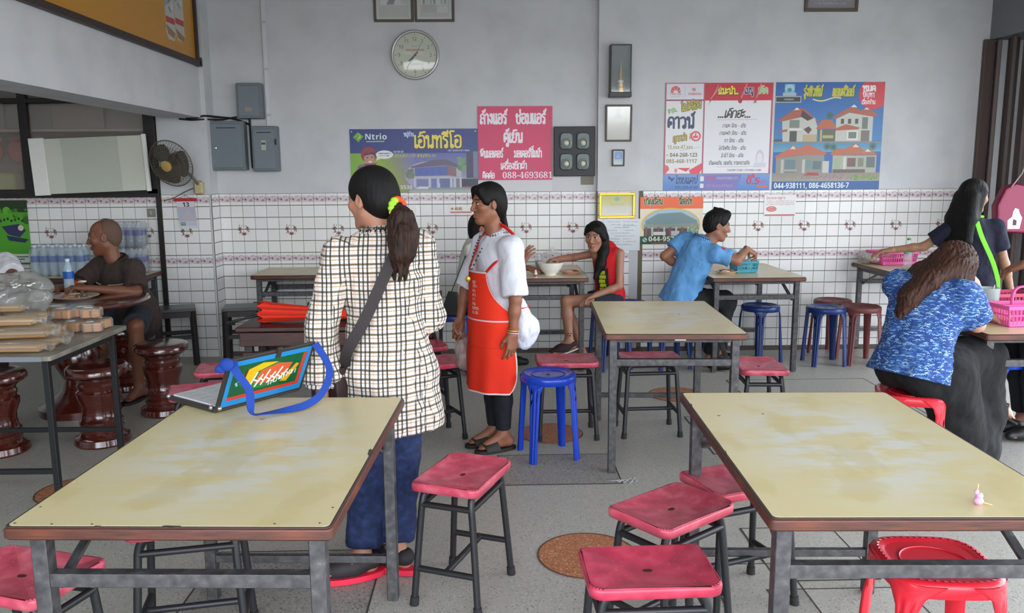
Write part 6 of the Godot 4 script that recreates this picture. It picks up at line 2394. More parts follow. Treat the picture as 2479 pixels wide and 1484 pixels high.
		for b in act:
			for z in range(b.z * bs, b.z * bs + bs):
				for y in range(b.y * bs, b.y * bs + bs):
					for x in range(b.x * bs, b.x * bs + bs):
						var at := (z * ny + y) * nx + x
						var neg := vals[at] < 0.0
						for e in [[dx, dy, dz], [dy, dx, dz], [dz, dx, dy]]:
							if (vals[at + e[0]] < 0.0) == neg or vals[at + e[0]] > 999.0:
								continue
							var i0: int = at
							var i1: int = at - e[1]
							var i2: int = at - e[1] - e[2]
							var i3: int = at - e[2]
							if i2 < 0:
								continue
							i0 = vert[i0]; i1 = vert[i1]; i2 = vert[i2]; i3 = vert[i3]
							if i0 < 0 or i1 < 0 or i2 < 0 or i3 < 0:
								continue
							_tri(g, P, N, C, i0, i1, i2)
							_tri(g, P, N, C, i0, i2, i3)
		g.col = keep

	func _tri(g: Geo, P: PackedVector3Array, N: PackedVector3Array, C: PackedColorArray, i: int, j: int, k: int):
		if (P[j] - P[i]).cross(P[k] - P[i]).dot(N[i] + N[j] + N[k]) > 0.0:
			var t := j
			j = k
			k = t
		for q in [i, j, k]:
			g.P.append(g.xf * P[q])
			g.N.append((g.xf.basis * N[q]).normalized())
			g.U.append(Vector2.ZERO)
			g.C.append(C[q])


var cache := {}

func head_shape() -> Geo:
	# a face looking along +z, drawn once; colours mark skin (r), lips (g), dark brows and irises (b), whites (all)
	if cache.has("head"):
		return cache.head
	var f := Field.new()
	f.blob(Vector3(0, 0.035, -0.012), Vector3(0.074, 0.084, 0.094), 0.03)
	f.blob(Vector3(0, -0.032, 0.020), Vector3(0.059, 0.078, 0.066), 0.035)
	f.blob(Vector3(0, -0.098, 0.058), Vector3(0.024, 0.017, 0.019), 0.03)
	f.bone(Vector3(-0.05, -0.055, -0.005), Vector3(-0.014, -0.098, 0.052), 0.016, 0.012, 0.03)
	f.bone(Vector3(0.05, -0.055, -0.005), Vector3(0.014, -0.098, 0.052), 0.016, 0.012, 0.03)
	for s in [-1, 1]:
		f.blob(Vector3(s * 0.040, -0.018, 0.058), Vector3(0.024, 0.02, 0.021), 0.025)
		f.bone(Vector3(s * 0.012, 0.029, 0.080), Vector3(s * 0.046, 0.026, 0.062), 0.010, 0.010, 0.014)
	for s in [-1, 1]:
		f.blob(Vector3(s * 0.030, 0.010, 0.096), Vector3(0.017, 0.0105, 0.015), 0.012, Basis.IDENTITY, true)
	for s in [-1, 1]:
		f.blob(Vector3(s * 0.030, 0.009, 0.0725), Vector3(0.0155, 0.0125, 0.0145), 0.004)
	f.bone(Vector3(0, 0.020, 0.083), Vector3(0, -0.026, 0.103), 0.0075, 0.0115, 0.012)
	for s in [-1, 1]:
		f.blob(Vector3(s * 0.0125, -0.031, 0.093), Vector3(0.0085, 0.0075, 0.010), 0.008)
	f.bone(Vector3(-0.018, -0.061, 0.078), Vector3(0, -0.059, 0.0885), 0.004, 0.0062, 0.006)
	f.bone(Vector3(0.018, -0.061, 0.078), Vector3(0, -0.059, 0.0885), 0.004, 0.0062, 0.006)
	f.bone(Vector3(-0.014, -0.070, 0.079), Vector3(0.0, -0.071, 0.0865), 0.0055, 0.0072, 0.006)
	f.bone(Vector3(0.014, -0.070, 0.079), Vector3(0.0, -0.071, 0.0865), 0.0055, 0.0072, 0.006)
	for s in [-1, 1]:
		f.blob(Vector3(s * 0.077, 0.0, -0.010), Vector3(0.009, 0.031, 0.019), 0.008, Basis(Vector3.UP, s * 0.35))
		f.blob(Vector3(s * 0.087, 0.004, -0.004), Vector3(0.006, 0.018, 0.010), 0.006, Basis(Vector3.UP, s * 0.35), true)
	f.bone(Vector3(0, -0.055, -0.022), Vector3(0, -0.155, -0.035), 0.052, 0.052, 0.03)
	var paint := func(p: Vector3) -> Color:
		var ax := absf(p.x)
		if p.z > 0.055:
			var ey := Vector2(ax - 0.030, p.y - 0.009)
			if absf(ey.x) < 0.0135 and absf(ey.y) < 0.0055 * sqrt(maxf(0.0, 1.0 - pow(ey.x / 0.0135, 2))) + 0.0012:
				if ey.length() < 0.0062:
					return Color(0, 0, 1)
				if ey.y > 0.0035:
					return Color(0, 0, 1)
				return Color(1, 1, 1)
			if absf(ey.x) < 0.015 and ey.y > 0.0 and ey.y < 0.0085:
				return Color(0.45, 0, 0.55)
			if ax > 0.011 and ax < 0.047 and absf(p.y - (0.0335 - pow((ax - 0.026) / 0.03, 2) * 0.006)) < 0.0042:
				return Color(0.25, 0, 0.75)
			var ly := p.y + 0.065
			if ax < 0.021 and ly > -0.012 * (1.0 - pow(ax / 0.023, 2)) and ly < 0.009 * (1.0 - pow(ax / 0.023, 2)):
				return Color(0.3, 0, 0.6) if absf(ly) < 0.0013 else Color(0, 1, 0)
			if Vector2(ax - 0.0065, p.y + 0.0375).length() < 0.0035 and p.z > 0.085:
				return Color(0.3, 0, 0.5)
		return Color(1, 0, 0)
	var g := Geo.new()
	f.build(0.0040, g, paint)
	cache.head = g
	return g

func hand_shape(pose: String) -> Geo:
	# right hand: wrist at the origin, fingers along +y, palm to +z, thumb at +x
	if cache.has(pose):
		return cache[pose]
	var curl: float = {"rest": 0.42, "hold": 1.02, "flat": 0.12, "pinch": 0.80}[pose]
	var f := Field.new()
	f.bone(Vector3(0, -0.03, 0), Vector3(0, 0.008, 0), 0.024, 0.025, 0.012, 2)
	var base := [Vector3(0.029, 0.086, 0.0), Vector3(0.010, 0.092, -0.002), Vector3(-0.010, 0.088, -0.001), Vector3(-0.028, 0.079, 0.002)]
	var lens := [0.041, 0.046, 0.043, 0.034]
	for k in 4:
		f.bone(Vector3(base[k].x * 0.62, 0.012, 0), base[k], 0.0155, 0.0115, 0.016)
	f.blob(Vector3(0.020, 0.034, 0.008), Vector3(0.016, 0.026, 0.013), 0.014)
	f.blob(Vector3(-0.020, 0.036, 0.007), Vector3(0.012, 0.028, 0.011), 0.014)
	for k in 4:
		var p: Vector3 = base[k]
		var ang := curl * (0.55 + 0.1 * k)
		var side: float = [0.10, 0.02, -0.04, -0.12][k]
		var r := 0.0095 if k < 3 else 0.0082
		for j in 3:
			var l: float = lens[k] * [1.0, 0.62, 0.48][j]
			var d := Vector3(side, cos(ang), sin(ang)).normalized()
			var q := p + d * l
			f.bone(p, q, r, r * 0.9, 0.004)
			p = q
			r *= 0.9
			ang += curl * [0.95, 0.75, 0.0][j]
	var t0 := Vector3(0.024, 0.018, 0.006)
	var t1 := Vector3(0.046, 0.048, 0.016 + 0.012 * curl)
	var t2 := t1 + Vector3(0.012 - 0.018 * curl, 0.028, 0.010 + 0.012 * curl)
	var t3 := t2 + Vector3(-0.004 - 0.012 * curl, 0.021, 0.005 + 0.008 * curl)
	f.bone(t0, t1, 0.0145, 0.0115, 0.012)
	f.bone(t1, t2, 0.0108, 0.0098, 0.004)
	f.bone(t2, t3, 0.0095, 0.0078, 0.004)
	var g := Geo.new()
	f.build(0.0034, g)
	cache[pose] = g
	return g

func add_shape(to: Geo, src: Geo, xf: Transform3D, mirror: bool, pick: Callable):
	var s := Transform3D(Basis.from_scale(Vector3(-1, 1, 1)), Vector3.ZERO) if mirror else Transform3D.IDENTITY
	var t := xf * s
	var nb := t.basis.inverse().transposed()
	for i in range(0, src.P.size(), 3):
		var order := [i, i + 2, i + 1] if mirror else [i, i + 1, i + 2]
		for q in order:
			to.P.append(t * src.P[q])
			to.N.append((nb * src.N[q]).normalized())
			to.U.append(Vector2.ZERO)
			to.C.append(pick.call(src.C[q]))

func facing(f: Vector3, up := Vector3.UP) -> Basis:
	# z looks along f, y is up as far as it can
	var z := f.normalized()
	var x := up.cross(z).normalized()
	return Basis(x, z.cross(x), z)

func skin_mat() -> StandardMaterial3D:
	if not M.has("skin"):
		M.skin = std(Color.WHITE, 0.52)
		M.skin.vertex_color_use_as_albedo = true
		M.skin.vertex_color_is_srgb = true
	return M.skin

func cloth_mat(c: Color, rough := 0.85) -> StandardMaterial3D:
	return std(c, rough)

func hair_mat(a: Color, b: Color, sd: int) -> StandardMaterial3D:
	var n := FastNoiseLite.new()
	n.seed = sd
	n.frequency = 1.0
	var im := Image.create(128, 128, false, Image.FORMAT_RGB8)
	for y in 128:
		for x in 128:
			im.set_pixel(x, y, a.lerp(b, clampf(n.get_noise_2d(absf(x - 64) * 0.30, absf(y - 64) * 0.02) * 0.9 + 0.4, 0.0, 1.0)))
	var m := triplanar(ImageTexture.create_from_image(im), 5.0, 0.62, false)
	m.metallic_specular = 0.35
	return m

# what a person's joints are: s holds world points, written relative to «at» when the shapes are made
func person(s: Dictionary) -> Node3D:
	var t := thing("person", s.label, "person", s.at)
	var o: Vector3 = s.at
	var j := {}
	for key in s:
		if s[key] is Vector3 and not key in ["at", "hf", "cf", "ff", "tl", "tr", "pl", "pr"]:
			j[key] = s[key] - o
	var g: float = s.get("girth", 1.0)
	var hb := facing(s.hf)
	var spine: Vector3 = (j.chest - j.hip).normalized()
	var cb := facing(s.cf, spine)
	cb = Basis(spine.cross(cb.z).normalized(), spine, spine.cross(cb.z).normalized().cross(spine))
	var sw: float = s.get("sw", 0.16)
	var hw: float = s.get("hw", 0.085)
	var rt := -cb.x      # the person's right
	var hr := -hb.x
	j.sr = j.chest + rt * sw - spine * 0.015
	j.sl = j.chest - rt * sw - spine * 0.015
	j.hr = j.hip + hr * hw
	j.hl = j.hip - hr * hw
	var hs: float = s.get("hs", 1.0)
	var hd := Transform3D(facing(s.ff).scaled_local(Vector3.ONE * hs), j.head)
	var neck0: Vector3 = j.chest + spine * 0.015
	var neck1: Vector3 = hd * Vector3(0, -0.09, -0.025)
	s.j = j
	s.spine = spine
	s.cb = cb
	s.hd = hd
	s.t = t
	var la: float = s.get("arm", 1.0)
	var ll: float = s.get("leg", 1.0)
	# ---- skin
	var f := Field.new()
	f.bone(j.sl.lerp(j.sr, 0.2), j.sr.lerp(j.sl, 0.2), 0.045, 0.045, 0.04)
	f.blob(j.chest - spine * 0.14, Vector3(0.118 * g, 0.15, 0.08 * g), 0.05, cb)
	f.blob(j.hip.lerp(j.chest, 0.3), Vector3(0.112 * g, 0.15, 0.085 * g), 0.05, cb)
	f.blob(j.hip, Vector3(0.125 * g, 0.09, 0.095 * g), 0.05, hb)
	f.bone(neck0 - spine * 0.03, neck1, 0.054, 0.049, 0.03)
	for q in [["sl", "el", "wl"], ["sr", "er", "wr"]]:
		f.bone(j[q[0]], j[q[1]], 0.045 * la, 0.037 * la, 0.025)
		f.bone(j[q[1]], j[q[1]].lerp(j[q[2]], 0.35), 0.036 * la, 0.037 * la, 0.02)
		f.bone(j[q[1]].lerp(j[q[2]], 0.35), j[q[2]], 0.036 * la, 0.0245, 0.02)
	for q in [["hl", "kl", "al", "tl"], ["hr", "kr", "ar", "tr"]]:
		f.bone(j[q[0]], j[q[1]], 0.082 * ll, 0.052 * ll, 0.04)
		f.bone(j[q[1]], j[q[1]].lerp(j[q[2]], 0.35), 0.050 * ll, 0.053 * ll, 0.03)
		f.bone(j[q[1]].lerp(j[q[2]], 0.35), j[q[2]], 0.053 * ll, 0.034, 0.03)
		var toe: Vector3 = s[q[3]].normalized()
		var sole := Vector3.DOWN if absf(toe.y) < 0.5 else toe.cross(Vector3.UP.cross(toe)).normalized()
		var an: Vector3 = j[q[2]]
		f.bone(an, an - toe * 0.035 + sole * 0.045, 0.032, 0.028, 0.02)
		f.bone(an - toe * 0.035 + sole * 0.048, an + toe * 0.10 + sole * 0.058, 0.028, 0.026, 0.02)
		f.bone(an + toe * 0.02 + sole * 0.01, an + toe * 0.12 + sole * 0.06, 0.030, 0.024, 0.02)
		var sd := toe.cross(Vector3.UP).normalized()
		for k in 5:
			var w := (k - 2) * 0.0135
			f.bone(an + toe * 0.125 + sole * 0.06 + sd * w, an + toe * (0.165 - absf(k - 1.5) * 0.008) + sole * 0.066 + sd * w, 0.0105, 0.0085, 0.006)
	var geo := Geo.new()
	geo.has_col = true
	geo.col = s.skin
	f.build(s.get("cell", 0.0125), geo)
	var sk: Color = s.skin
	var lip: Color = sk.lerp(Color(0.55, 0.22, 0.20), 0.45)
	var dark: Color = s.get("dark", Color(0.06, 0.045, 0.04))
	var pick := func(c: Color) -> Color:
		if c.r > 0.9 and c.g > 0.9:
			return Color(0.80, 0.78, 0.75)
		if c.g > 0.9:
			return lip
		return sk.lerp(dark, c.b)
	add_shape(geo, head_shape(), hd, false, pick)
	var sp := func(_c: Color) -> Color: return sk
	for q in [["wl", "el", "pl", "handl", true], ["wr", "er", "pr", "handr", false]]:
		var dir: Vector3 = s.get(q[3] + "_dir", (j[q[0]] - j[q[1]]).normalized())
		dir = dir.normalized()
		var pn: Vector3 = s.get(q[2], Vector3(0, 0, 1))
		pn = (pn - dir * pn.dot(dir)).normalized()
		var b := Basis(dir.cross(pn), dir, pn)
		add_shape(geo, hand_shape(s.get(q[3] + "_pose", "rest")), Transform3D(b.scaled_local(Vector3.ONE * s.get("hands", 0.95)), j[q[0]]), q[4], sp)
	part(t, "body", geo, skin_mat())
	return t

func torso(f: Field, s: Dictionary, off: float, low := 0.0, flare := 1.0):
	var j: Dictionary = s.j
	var g: float = s.get("girth", 1.0)
	var up: Vector3 = s.spine
	var cb: Basis = s.cb
	var sc: float = s.get("shoulder", 1.0)
	var mid: Vector3 = (j.sl + j.sr) * 0.5
	f.bone(mid.lerp(j.sl, sc), mid.lerp(j.sr, sc), (0.050 + off) * sc, (0.050 + off) * sc, 0.05)
	f.bone(j.chest + up * 0.02 - cb.z * 0.01, j.chest - up * 0.06, 0.062 + off * 0.5, 0.08 + off, 0.05)
	f.blob(j.chest - up * 0.14, Vector3(0.135 * g + off, 0.17, 0.094 * g + off), 0.06, cb)
	f.blob(j.hip.lerp(j.chest, 0.32), Vector3(0.127 * g + off, 0.19, 0.098 * g + off), 0.06, cb)
	var hb := facing(s.hf)
	f.blob(j.hip, Vector3(0.142 * g + off, 0.12, 0.112 * g + off), 0.06, hb)
	if low > 0.0:
		f.bone(j.hip - hb.x * 0.05, j.hip - hb.x * 0.055 - up * low, 0.105 * g + off, (0.105 * g + off) * flare, 0.06)
		f.bone(j.hip + hb.x * 0.05, j.hip + hb.x * 0.055 - up * low, 0.105 * g + off, (0.105 * g + off) * flare, 0.06)

func sleeve(f: Field, s: Dictionary, side: String, upto: float, off: float, wide := 1.0):
	# upto 1 = the elbow, 2 = the wrist
	var j: Dictionary = s.j
	var la: float = s.get("arm", 1.0)
	var a: Vector3 = j["s" + side]
	var e: Vector3 = j["e" + side]
	var w: Vector3 = j["w" + side]
	if upto <= 1.0:
		f.bone(a, a.lerp(e, upto), 0.047 * la + off, 0.043 * la * wide + off, 0.03, 1)
	else:
		f.bone(a, e, 0.047 * la + off, 0.040 * la + off, 0.03)
		f.bone(e, e.lerp(w, upto - 1.0), 0.040 * la + off, (0.034 * la + off) * wide, 0.03, 1)

func trouser(f: Field, s: Dictionary, upto: float, off: float, wide := 1.0):
	# upto 1 = the knee, 2 = the ankle
	var j: Dictionary = s.j
	var ll: float = s.get("leg", 1.0)
	var g: float = s.get("girth", 1.0)
	f.blob(j.hip, Vector3(0.138 * g + off, 0.105, 0.108 * g + off), 0.05, facing(s.hf))
	for q in [["hl", "kl", "al"], ["hr", "kr", "ar"]]:
		var a: Vector3 = j[q[0]]
		var k: Vector3 = j[q[1]]
		var n: Vector3 = j[q[2]]
		if upto <= 1.0:
			f.bone(a, a.lerp(k, upto), 0.086 * ll + off, 0.070 * ll * wide + off, 0.035, 1)
		else:
			f.bone(a, k, 0.086 * ll + off, 0.056 * ll + off, 0.035)
			f.bone(k, k.lerp(n, 0.4), 0.056 * ll + off, 0.056 * ll + off, 0.03)
			f.bone(k.lerp(n, 0.4), k.lerp(n, upto - 1.0), 0.056 * ll + off, (0.042 * ll + off) * wide, 0.03, 1)

func garment(s: Dictionary, called: String, f: Field, m: Material, cell := 0.011, amp := 0.006, freq := 14.0) -> MeshInstance3D:
	f.amp = amp
	f.nz = noise
	f.nf = Vector3(freq, freq * 0.7, freq)
	var g := Geo.new()
	f.build(cell, g)
	return part(s.t, called, g, m)

func shoe(s: Dictionary, called: String, side: String, off: float, m: Material, high := 0.03) -> MeshInstance3D:
	var j: Dictionary = s.j
	var an: Vector3 = j["a" + side]
	var toe: Vector3 = s["t" + side].normalized()
	var f := Field.new()
	f.bone(an - toe * 0.035 - Vector3.UP * 0.030, an + toe * 0.09 - Vector3.UP * 0.05, 0.034 + off, 0.032 + off, 0.03)
	f.bone(an + toe * 0.04 - Vector3.UP * 0.052, an + toe * 0.155 - Vector3.UP * 0.060, 0.036 + off, 0.024 + off, 0.03)
	f.planes.append([Vector3.DOWN, -(an.y - 0.088)])
	f.planes.append([Vector3.UP, an.y + high])
	var g := Geo.new()
	f.build(0.006, g)
	var o := part(s.t, called, g, m)
	return o

func sole(s: Dictionary, called: String, side: String, m: Material, parent: Node3D, thick := 0.016, big := 0.0) -> MeshInstance3D:
	var j: Dictionary = s.j
	var an: Vector3 = j["a" + side]
	var toe: Vector3 = s["t" + side].normalized()
	var g := Geo.new()
	var poly := PackedVector2Array()
	for k in 24:
		var a := TAU * k / 24
		var x := cos(a)
		poly.append(Vector2(0.052 + x * (0.127 + big), sin(a) * (0.040 + big + 0.010 * x)))
	g.xf = Transform3D(Basis(toe, toe.cross(Vector3.DOWN), Vector3.UP), Vector3(an.x, an.y - 0.088 - thick * 0.5, an.z))
	g.prism(poly, 0.0, thick, true, 0.003)
	return part(parent, called, g, m)

func hair_cap(s: Dictionary, m: Material, extra: Callable, brow := 0.0, puff := 0.0, noise_amp := 0.003) -> MeshInstance3D:
	# hair in the head's own axes: a shell over the skull with the face left open, and whatever locks «extra» adds
	var f := Field.new()
	f.blob(Vector3(0, 0.045, -0.016), Vector3(0.080 + puff, 0.087 + puff, 0.100 + puff), 0.02)
	f.blob(Vector3(0, 0.0, -0.055), Vector3(0.070 + puff, 0.075, 0.062 + puff), 0.03)
	f.blob(Vector3(0, -0.048 + brow, 0.078), Vector3(0.070, 0.108, 0.072), 0.015, Basis.IDENTITY, true)
	for q in [-1, 1]:
		f.blob(Vector3(q * 0.085, -0.012, 0.004), Vector3(0.024, 0.036, 0.026), 0.012, Basis.IDENTITY, true)
	extra.call(f)
	f.amp = noise_amp
	f.nz = noise
	f.nf = Vector3(70, 9, 70)
	var g := Geo.new()
	g.xf = s.hd
	f.build(s.get("hair_cell", 0.0066), g)
	return part(s.t, "hair", g, m)

func collar(s: Dictionary, m: Material, r := 0.066, high := 0.03, thick := 0.006):
	var j: Dictionary = s.j
	var g := Geo.new()
	var c: Vector3 = j.chest + s.spine * 0.035
	var cb: Basis = s.cb
	var rows := []
	for k in 3:
		var row := []
		for i in 25:
			var a := PI * 0.5 + 0.30 + (TAU - 0.60) * i / 24.0
			var rr: float = r + [0.004, 0.0, 0.012][k]
			row.append(c + cb.x * cos(a) * rr + cb.z * (sin(a) * rr - 0.008) + cb.y * ([0.0, high, high - 0.028][k] - 0.020 * maxf(0.0, sin(a))))
		rows.append(row)
	g.sheet(rows, thick)
	return part(s.t, "collar", g, m)


# ------------------------------------------------------------------ the people
func V(x: float, y: float, z: float) -> Vector3:
	return Vector3(x, y, z)

func plaid_tex() -> ImageTexture:
	# white ground; black uprights in threes, olive bands and thin ochre lines across
	var n := 120
	var im := Image.create(n, n, false, Image.FORMAT_RGB8)
	for y in n:
		for x in n:
			var c := Color(0.84, 0.815, 0.79)
			var v := y % 60
			if absi(x - 90) < 9:
				c = c.lerp(Color(0.84, 0.62, 0.50), 0.30)
			if v >= 29 and v < 36:
				c = c.lerp(Color(0.62, 0.44, 0.22), 0.62)
			if v < 14:
				c = c.lerp(Color(0.27, 0.23, 0.15), 0.74)
			if x < 11 or (x >= 30 and x < 40) or (x >= 60 and x < 71):
				c = c.lerp(Color(0.07, 0.075, 0.08), 0.70)
			im.set_pixel(x, y, c)
	return ImageTexture.create_from_image(im)

func ripple_tex() -> ImageTexture:
	# short wavy dashes of several blues and white
	var p := Paint.new(256, 256, Color(0.12, 0.25, 0.50))
	var r := RandomNumberGenerator.new()
	r.seed = 77
	var cs := [Color(0.66, 0.78, 0.84), Color(0.08, 0.16, 0.36), Color(0.25, 0.48, 0.70), Color(0.10, 0.24, 0.50), Color(0.45, 0.62, 0.76)]
	for k in 800:
		var x := r.randf() * 256
		var y := r.randf() * 256
		var l := r.randf_range(8, 17)
		var c: Color = cs[r.randi() % 5]
		for sx in [0, -256, 256]:
			p.line(Vector2(x + sx, y), Vector2(x + sx + l * 0.5, y - 3), 2.6, c)
			p.line(Vector2(x + sx + l * 0.5, y - 3), Vector2(x + sx + l, y + 1), 2.6, c)
	return p.tex()

func rel(s: Dictionary, p: Vector3) -> Vector3:
	return p - s.at

func build_people():
	var black_hair := hair_mat(Color(0.035, 0.03, 0.028), Color(0.085, 0.07, 0.062), 3)
	var brown_hair := hair_mat(Color(0.10, 0.065, 0.05), Color(0.27, 0.16, 0.11), 4)
	person_in_plaid(black_hair, brown_hair)
	person_in_apron(black_hair)
	person_in_red(black_hair)
	person_in_blue(black_hair)
	person_in_blouse(hair_mat(Color(0.13, 0.075, 0.055), Color(0.36, 0.21, 0.14), 5))
	person_in_navy(black_hair)
	person_bald()
	person_in_white(black_hair)
	person_at_left(black_hair)
	person_at_right(black_hair)


func person_in_plaid(black_hair: Material, brown_hair: Material):
	var s := {
		"label": "woman in a checked shirt seen from behind, long ponytail and shoulder strap, standing", "at": V(-0.46, 0, -3.26), "skin": Color(0.66, 0.46, 0.37),
		"hip": V(-0.43, 0.84, -3.37), "chest": V(-0.46, 1.345, -3.37), "head": V(-0.487, 1.535, -3.37), "hf": V(-0.5, 0, -0.87), "cf": V(-0.42, 0, -0.91), "ff": V(-0.82, -0.05, -0.57),
		"el": V(-0.685, 1.03, -3.25), "wl": V(-0.690, 0.79, -3.24), "er": V(-0.27, 1.04, -3.46), "wr": V(-0.44, 1.0, -3.66), "pl": V(0.8, 0, -0.5), "pr": V(-0.3, 0, 1),
		"kl": V(-0.515, 0.49, -3.29), "al": V(-0.545, 0.105, -3.19), "kr": V(-0.385, 0.49, -3.33), "ar": V(-0.405, 0.105, -3.24), "tl": V(-0.95, 0, 0.25), "tr": V(-0.8, 0, -0.5),
		"girth": 1.14, "sw": 0.165, "arm": 1.05, "leg": 0.95, "hw": 0.08,
	}
	var t := person(s)
	var plaid := triplanar(plaid_tex(), 14.3, 0.85, false)
	plaid.uv1_triplanar_sharpness = 14.0
	var f := Field.new()
	torso(f, s, 0.020, 0.22, 1.12)
	sleeve(f, s, "l", 1.86, 0.022, 1.35)
	sleeve(f, s, "r", 1.6, 0.022, 1.2)
	f.planes.append([Vector3.DOWN, -0.585])
	garment(s, "checked_shirt", f, plaid, 0.0105, 0.016, 9.0)
	# rolled cuff
	var c := Field.new()
	var w := rel(s, s.wl)
	var e := rel(s, s.el)
	c.bone(w.lerp(e, 0.25), w.lerp(e, 0.03), 0.058, 0.066, 0.02, 3)
	garment(s, "rolled_cuff", c, plaid, 0.008, 0.014, 26.0)
	collar(s, plaid, 0.072, 0.055, 0.008)
	var jf := Field.new()
	trouser(jf, s, 1.93, 0.016, 1.30)
	garment(s, "jeans", jf, triplanar(noise_tex(ramp([[0, Color(0.05, 0.09, 0.20)], [0.5, Color(0.08, 0.14, 0.29)], [1, Color(0.14, 0.22, 0.38)]]), 12, 4, 128, 8), 2.0, 0.9, false), 0.011, 0.012, 11.0)
	for q in ["l", "r"]:
		shoe(s, "shoe", q, 0.006, cloth_mat(Color(0.13, 0.11, 0.12), 0.7), 0.005)
		var so := sole(s, "pink_sole", q, std(Color(0.86, 0.13, 0.25), 0.5), t, 0.026, 0.014)
		var j: Dictionary = s.j
		var toe: Vector3 = s["t" + q].normalized()
		var st := Geo.new()
		for k in 3:
			var c0: Vector3 = j["a" + q] + toe * (0.045 + 0.028 * k) + Vector3(0, -0.012 - 0.012 * k, 0)
			var sd := toe.cross(Vector3.UP).normalized()
			st.tube([c0 - sd * 0.038 + Vector3.DOWN * 0.012, c0 + Vector3.UP * 0.006, c0 + sd * 0.038 + Vector3.DOWN * 0.012], 0.006, 6)
		part(t, "pink_lace", st, std(Color(0.82, 0.28, 0.36), 0.6))
	# hair drawn back into a scrunchie, long brown tail
	hair_cap(s, black_hair, func(h: Field):
		h.blob(V(0, -0.01, -0.075), V(0.058, 0.06, 0.045), 0.03)
		h.bone(V(0, -0.015, -0.10), V(0, -0.035, -0.135), 0.036, 0.026, 0.02), -0.004, 0.008, 0.002)
	var tl := Field.new()
	var hx: Transform3D = s.hd
	var p0: Vector3 = hx * V(0, -0.035, -0.135)
	var pts := [p0, p0 + V(0.020, -0.045, 0.03), p0 + V(0.028, -0.11, 0.055), p0 + V(0.022, -0.17, 0.06), p0 + V(0.008, -0.222, 0.05)]
	var rr := [0.027, 0.047, 0.053, 0.047, 0.024]
	for k in 4:
		tl.bone(pts[k], pts[k + 1], rr[k], rr[k + 1], 0.03)
	for k in 9:
		var a := k * 0.7
		tl.bone(pts[2] + V(cos(a) * 0.034, 0, sin(a) * 0.034), pts[4] + V(cos(a) * 0.026, -0.012 - 0.022 * (k % 3), sin(a) * 0.026), 0.015, 0.006, 0.01)
	tl.amp = 0.011
	tl.nz = noise
	tl.nf = Vector3(48, 7, 48)
	var tg := Geo.new()
	tl.build(0.0062, tg)
	part(t, "ponytail", tg, brown_hair)
	var sc := Geo.new()
	sc.has_col = true
	var cs := [Color(0.62, 0.82, 0.20), Color(0.90, 0.30, 0.10), Color(0.48, 0.20, 0.50), Color(0.86, 0.78, 0.42)]
	var back: Vector3 = -(hx.basis.z.normalized())
	var u1: Vector3 = hx.basis.x.normalized()
	var u2: Vector3 = hx.basis.y.normalized()
	for k in 12:
		var a := TAU * k / 12
		sc.col = cs[(k / 3) % 4]
		sc.ball(p0 + back * 0.003 + (u1 * cos(a) + u2 * sin(a)) * 0.033, V(0.017, 0.015, 0.016), 10, 7)
	var scm := std(Color.WHITE, 0.7)
	scm.vertex_color_use_as_albedo = true
	scm.vertex_color_is_srgb = true
	part(t, "scrunchie", sc, scm)
	# shoulder strap across the back, and the small bag it carries
	var rows := []
	var way := curve3([rel(s, V(-0.345, 1.425, -3.42)), rel(s, V(-0.365, 1.375, -3.285)), rel(s, V(-0.42, 1.25, -3.215)), rel(s, V(-0.50, 1.08, -3.185)), rel(s, V(-0.575, 0.95, -3.195)), rel(s, V(-0.60, 0.86, -3.26))], 6)
	for k in way.size():
		var d: Vector3 = (way[mini(k + 1, way.size() - 1)] - way[maxi(k - 1, 0)]).normalized()
		var out := V(-0.05, 0.1, 1.0) if k > 8 else V(0.1, 0.9, 0.5)
		var sd: Vector3 = d.cross(out).normalized() * 0.023
		rows.append([way[k] - sd, way[k], way[k] + sd])
	var sg := Geo.new()
	sg.sheet(rows, 0.003)
	part(t, "shoulder_strap", sg, std(Color(0.17, 0.14, 0.145), 0.7))
	var bag := Geo.new()
	bag.prism(rounded_rect(0.20, 0.16, 0.03), -0.03, 0.03, true, 0.01)
	single("handbag", bag, std(Color(0.16, 0.08, 0.07), 0.6), "small dark brown handbag hanging at the plaid shirt's left hip", "handbag", V(-0.585, 0.80, -3.30), 0.9)


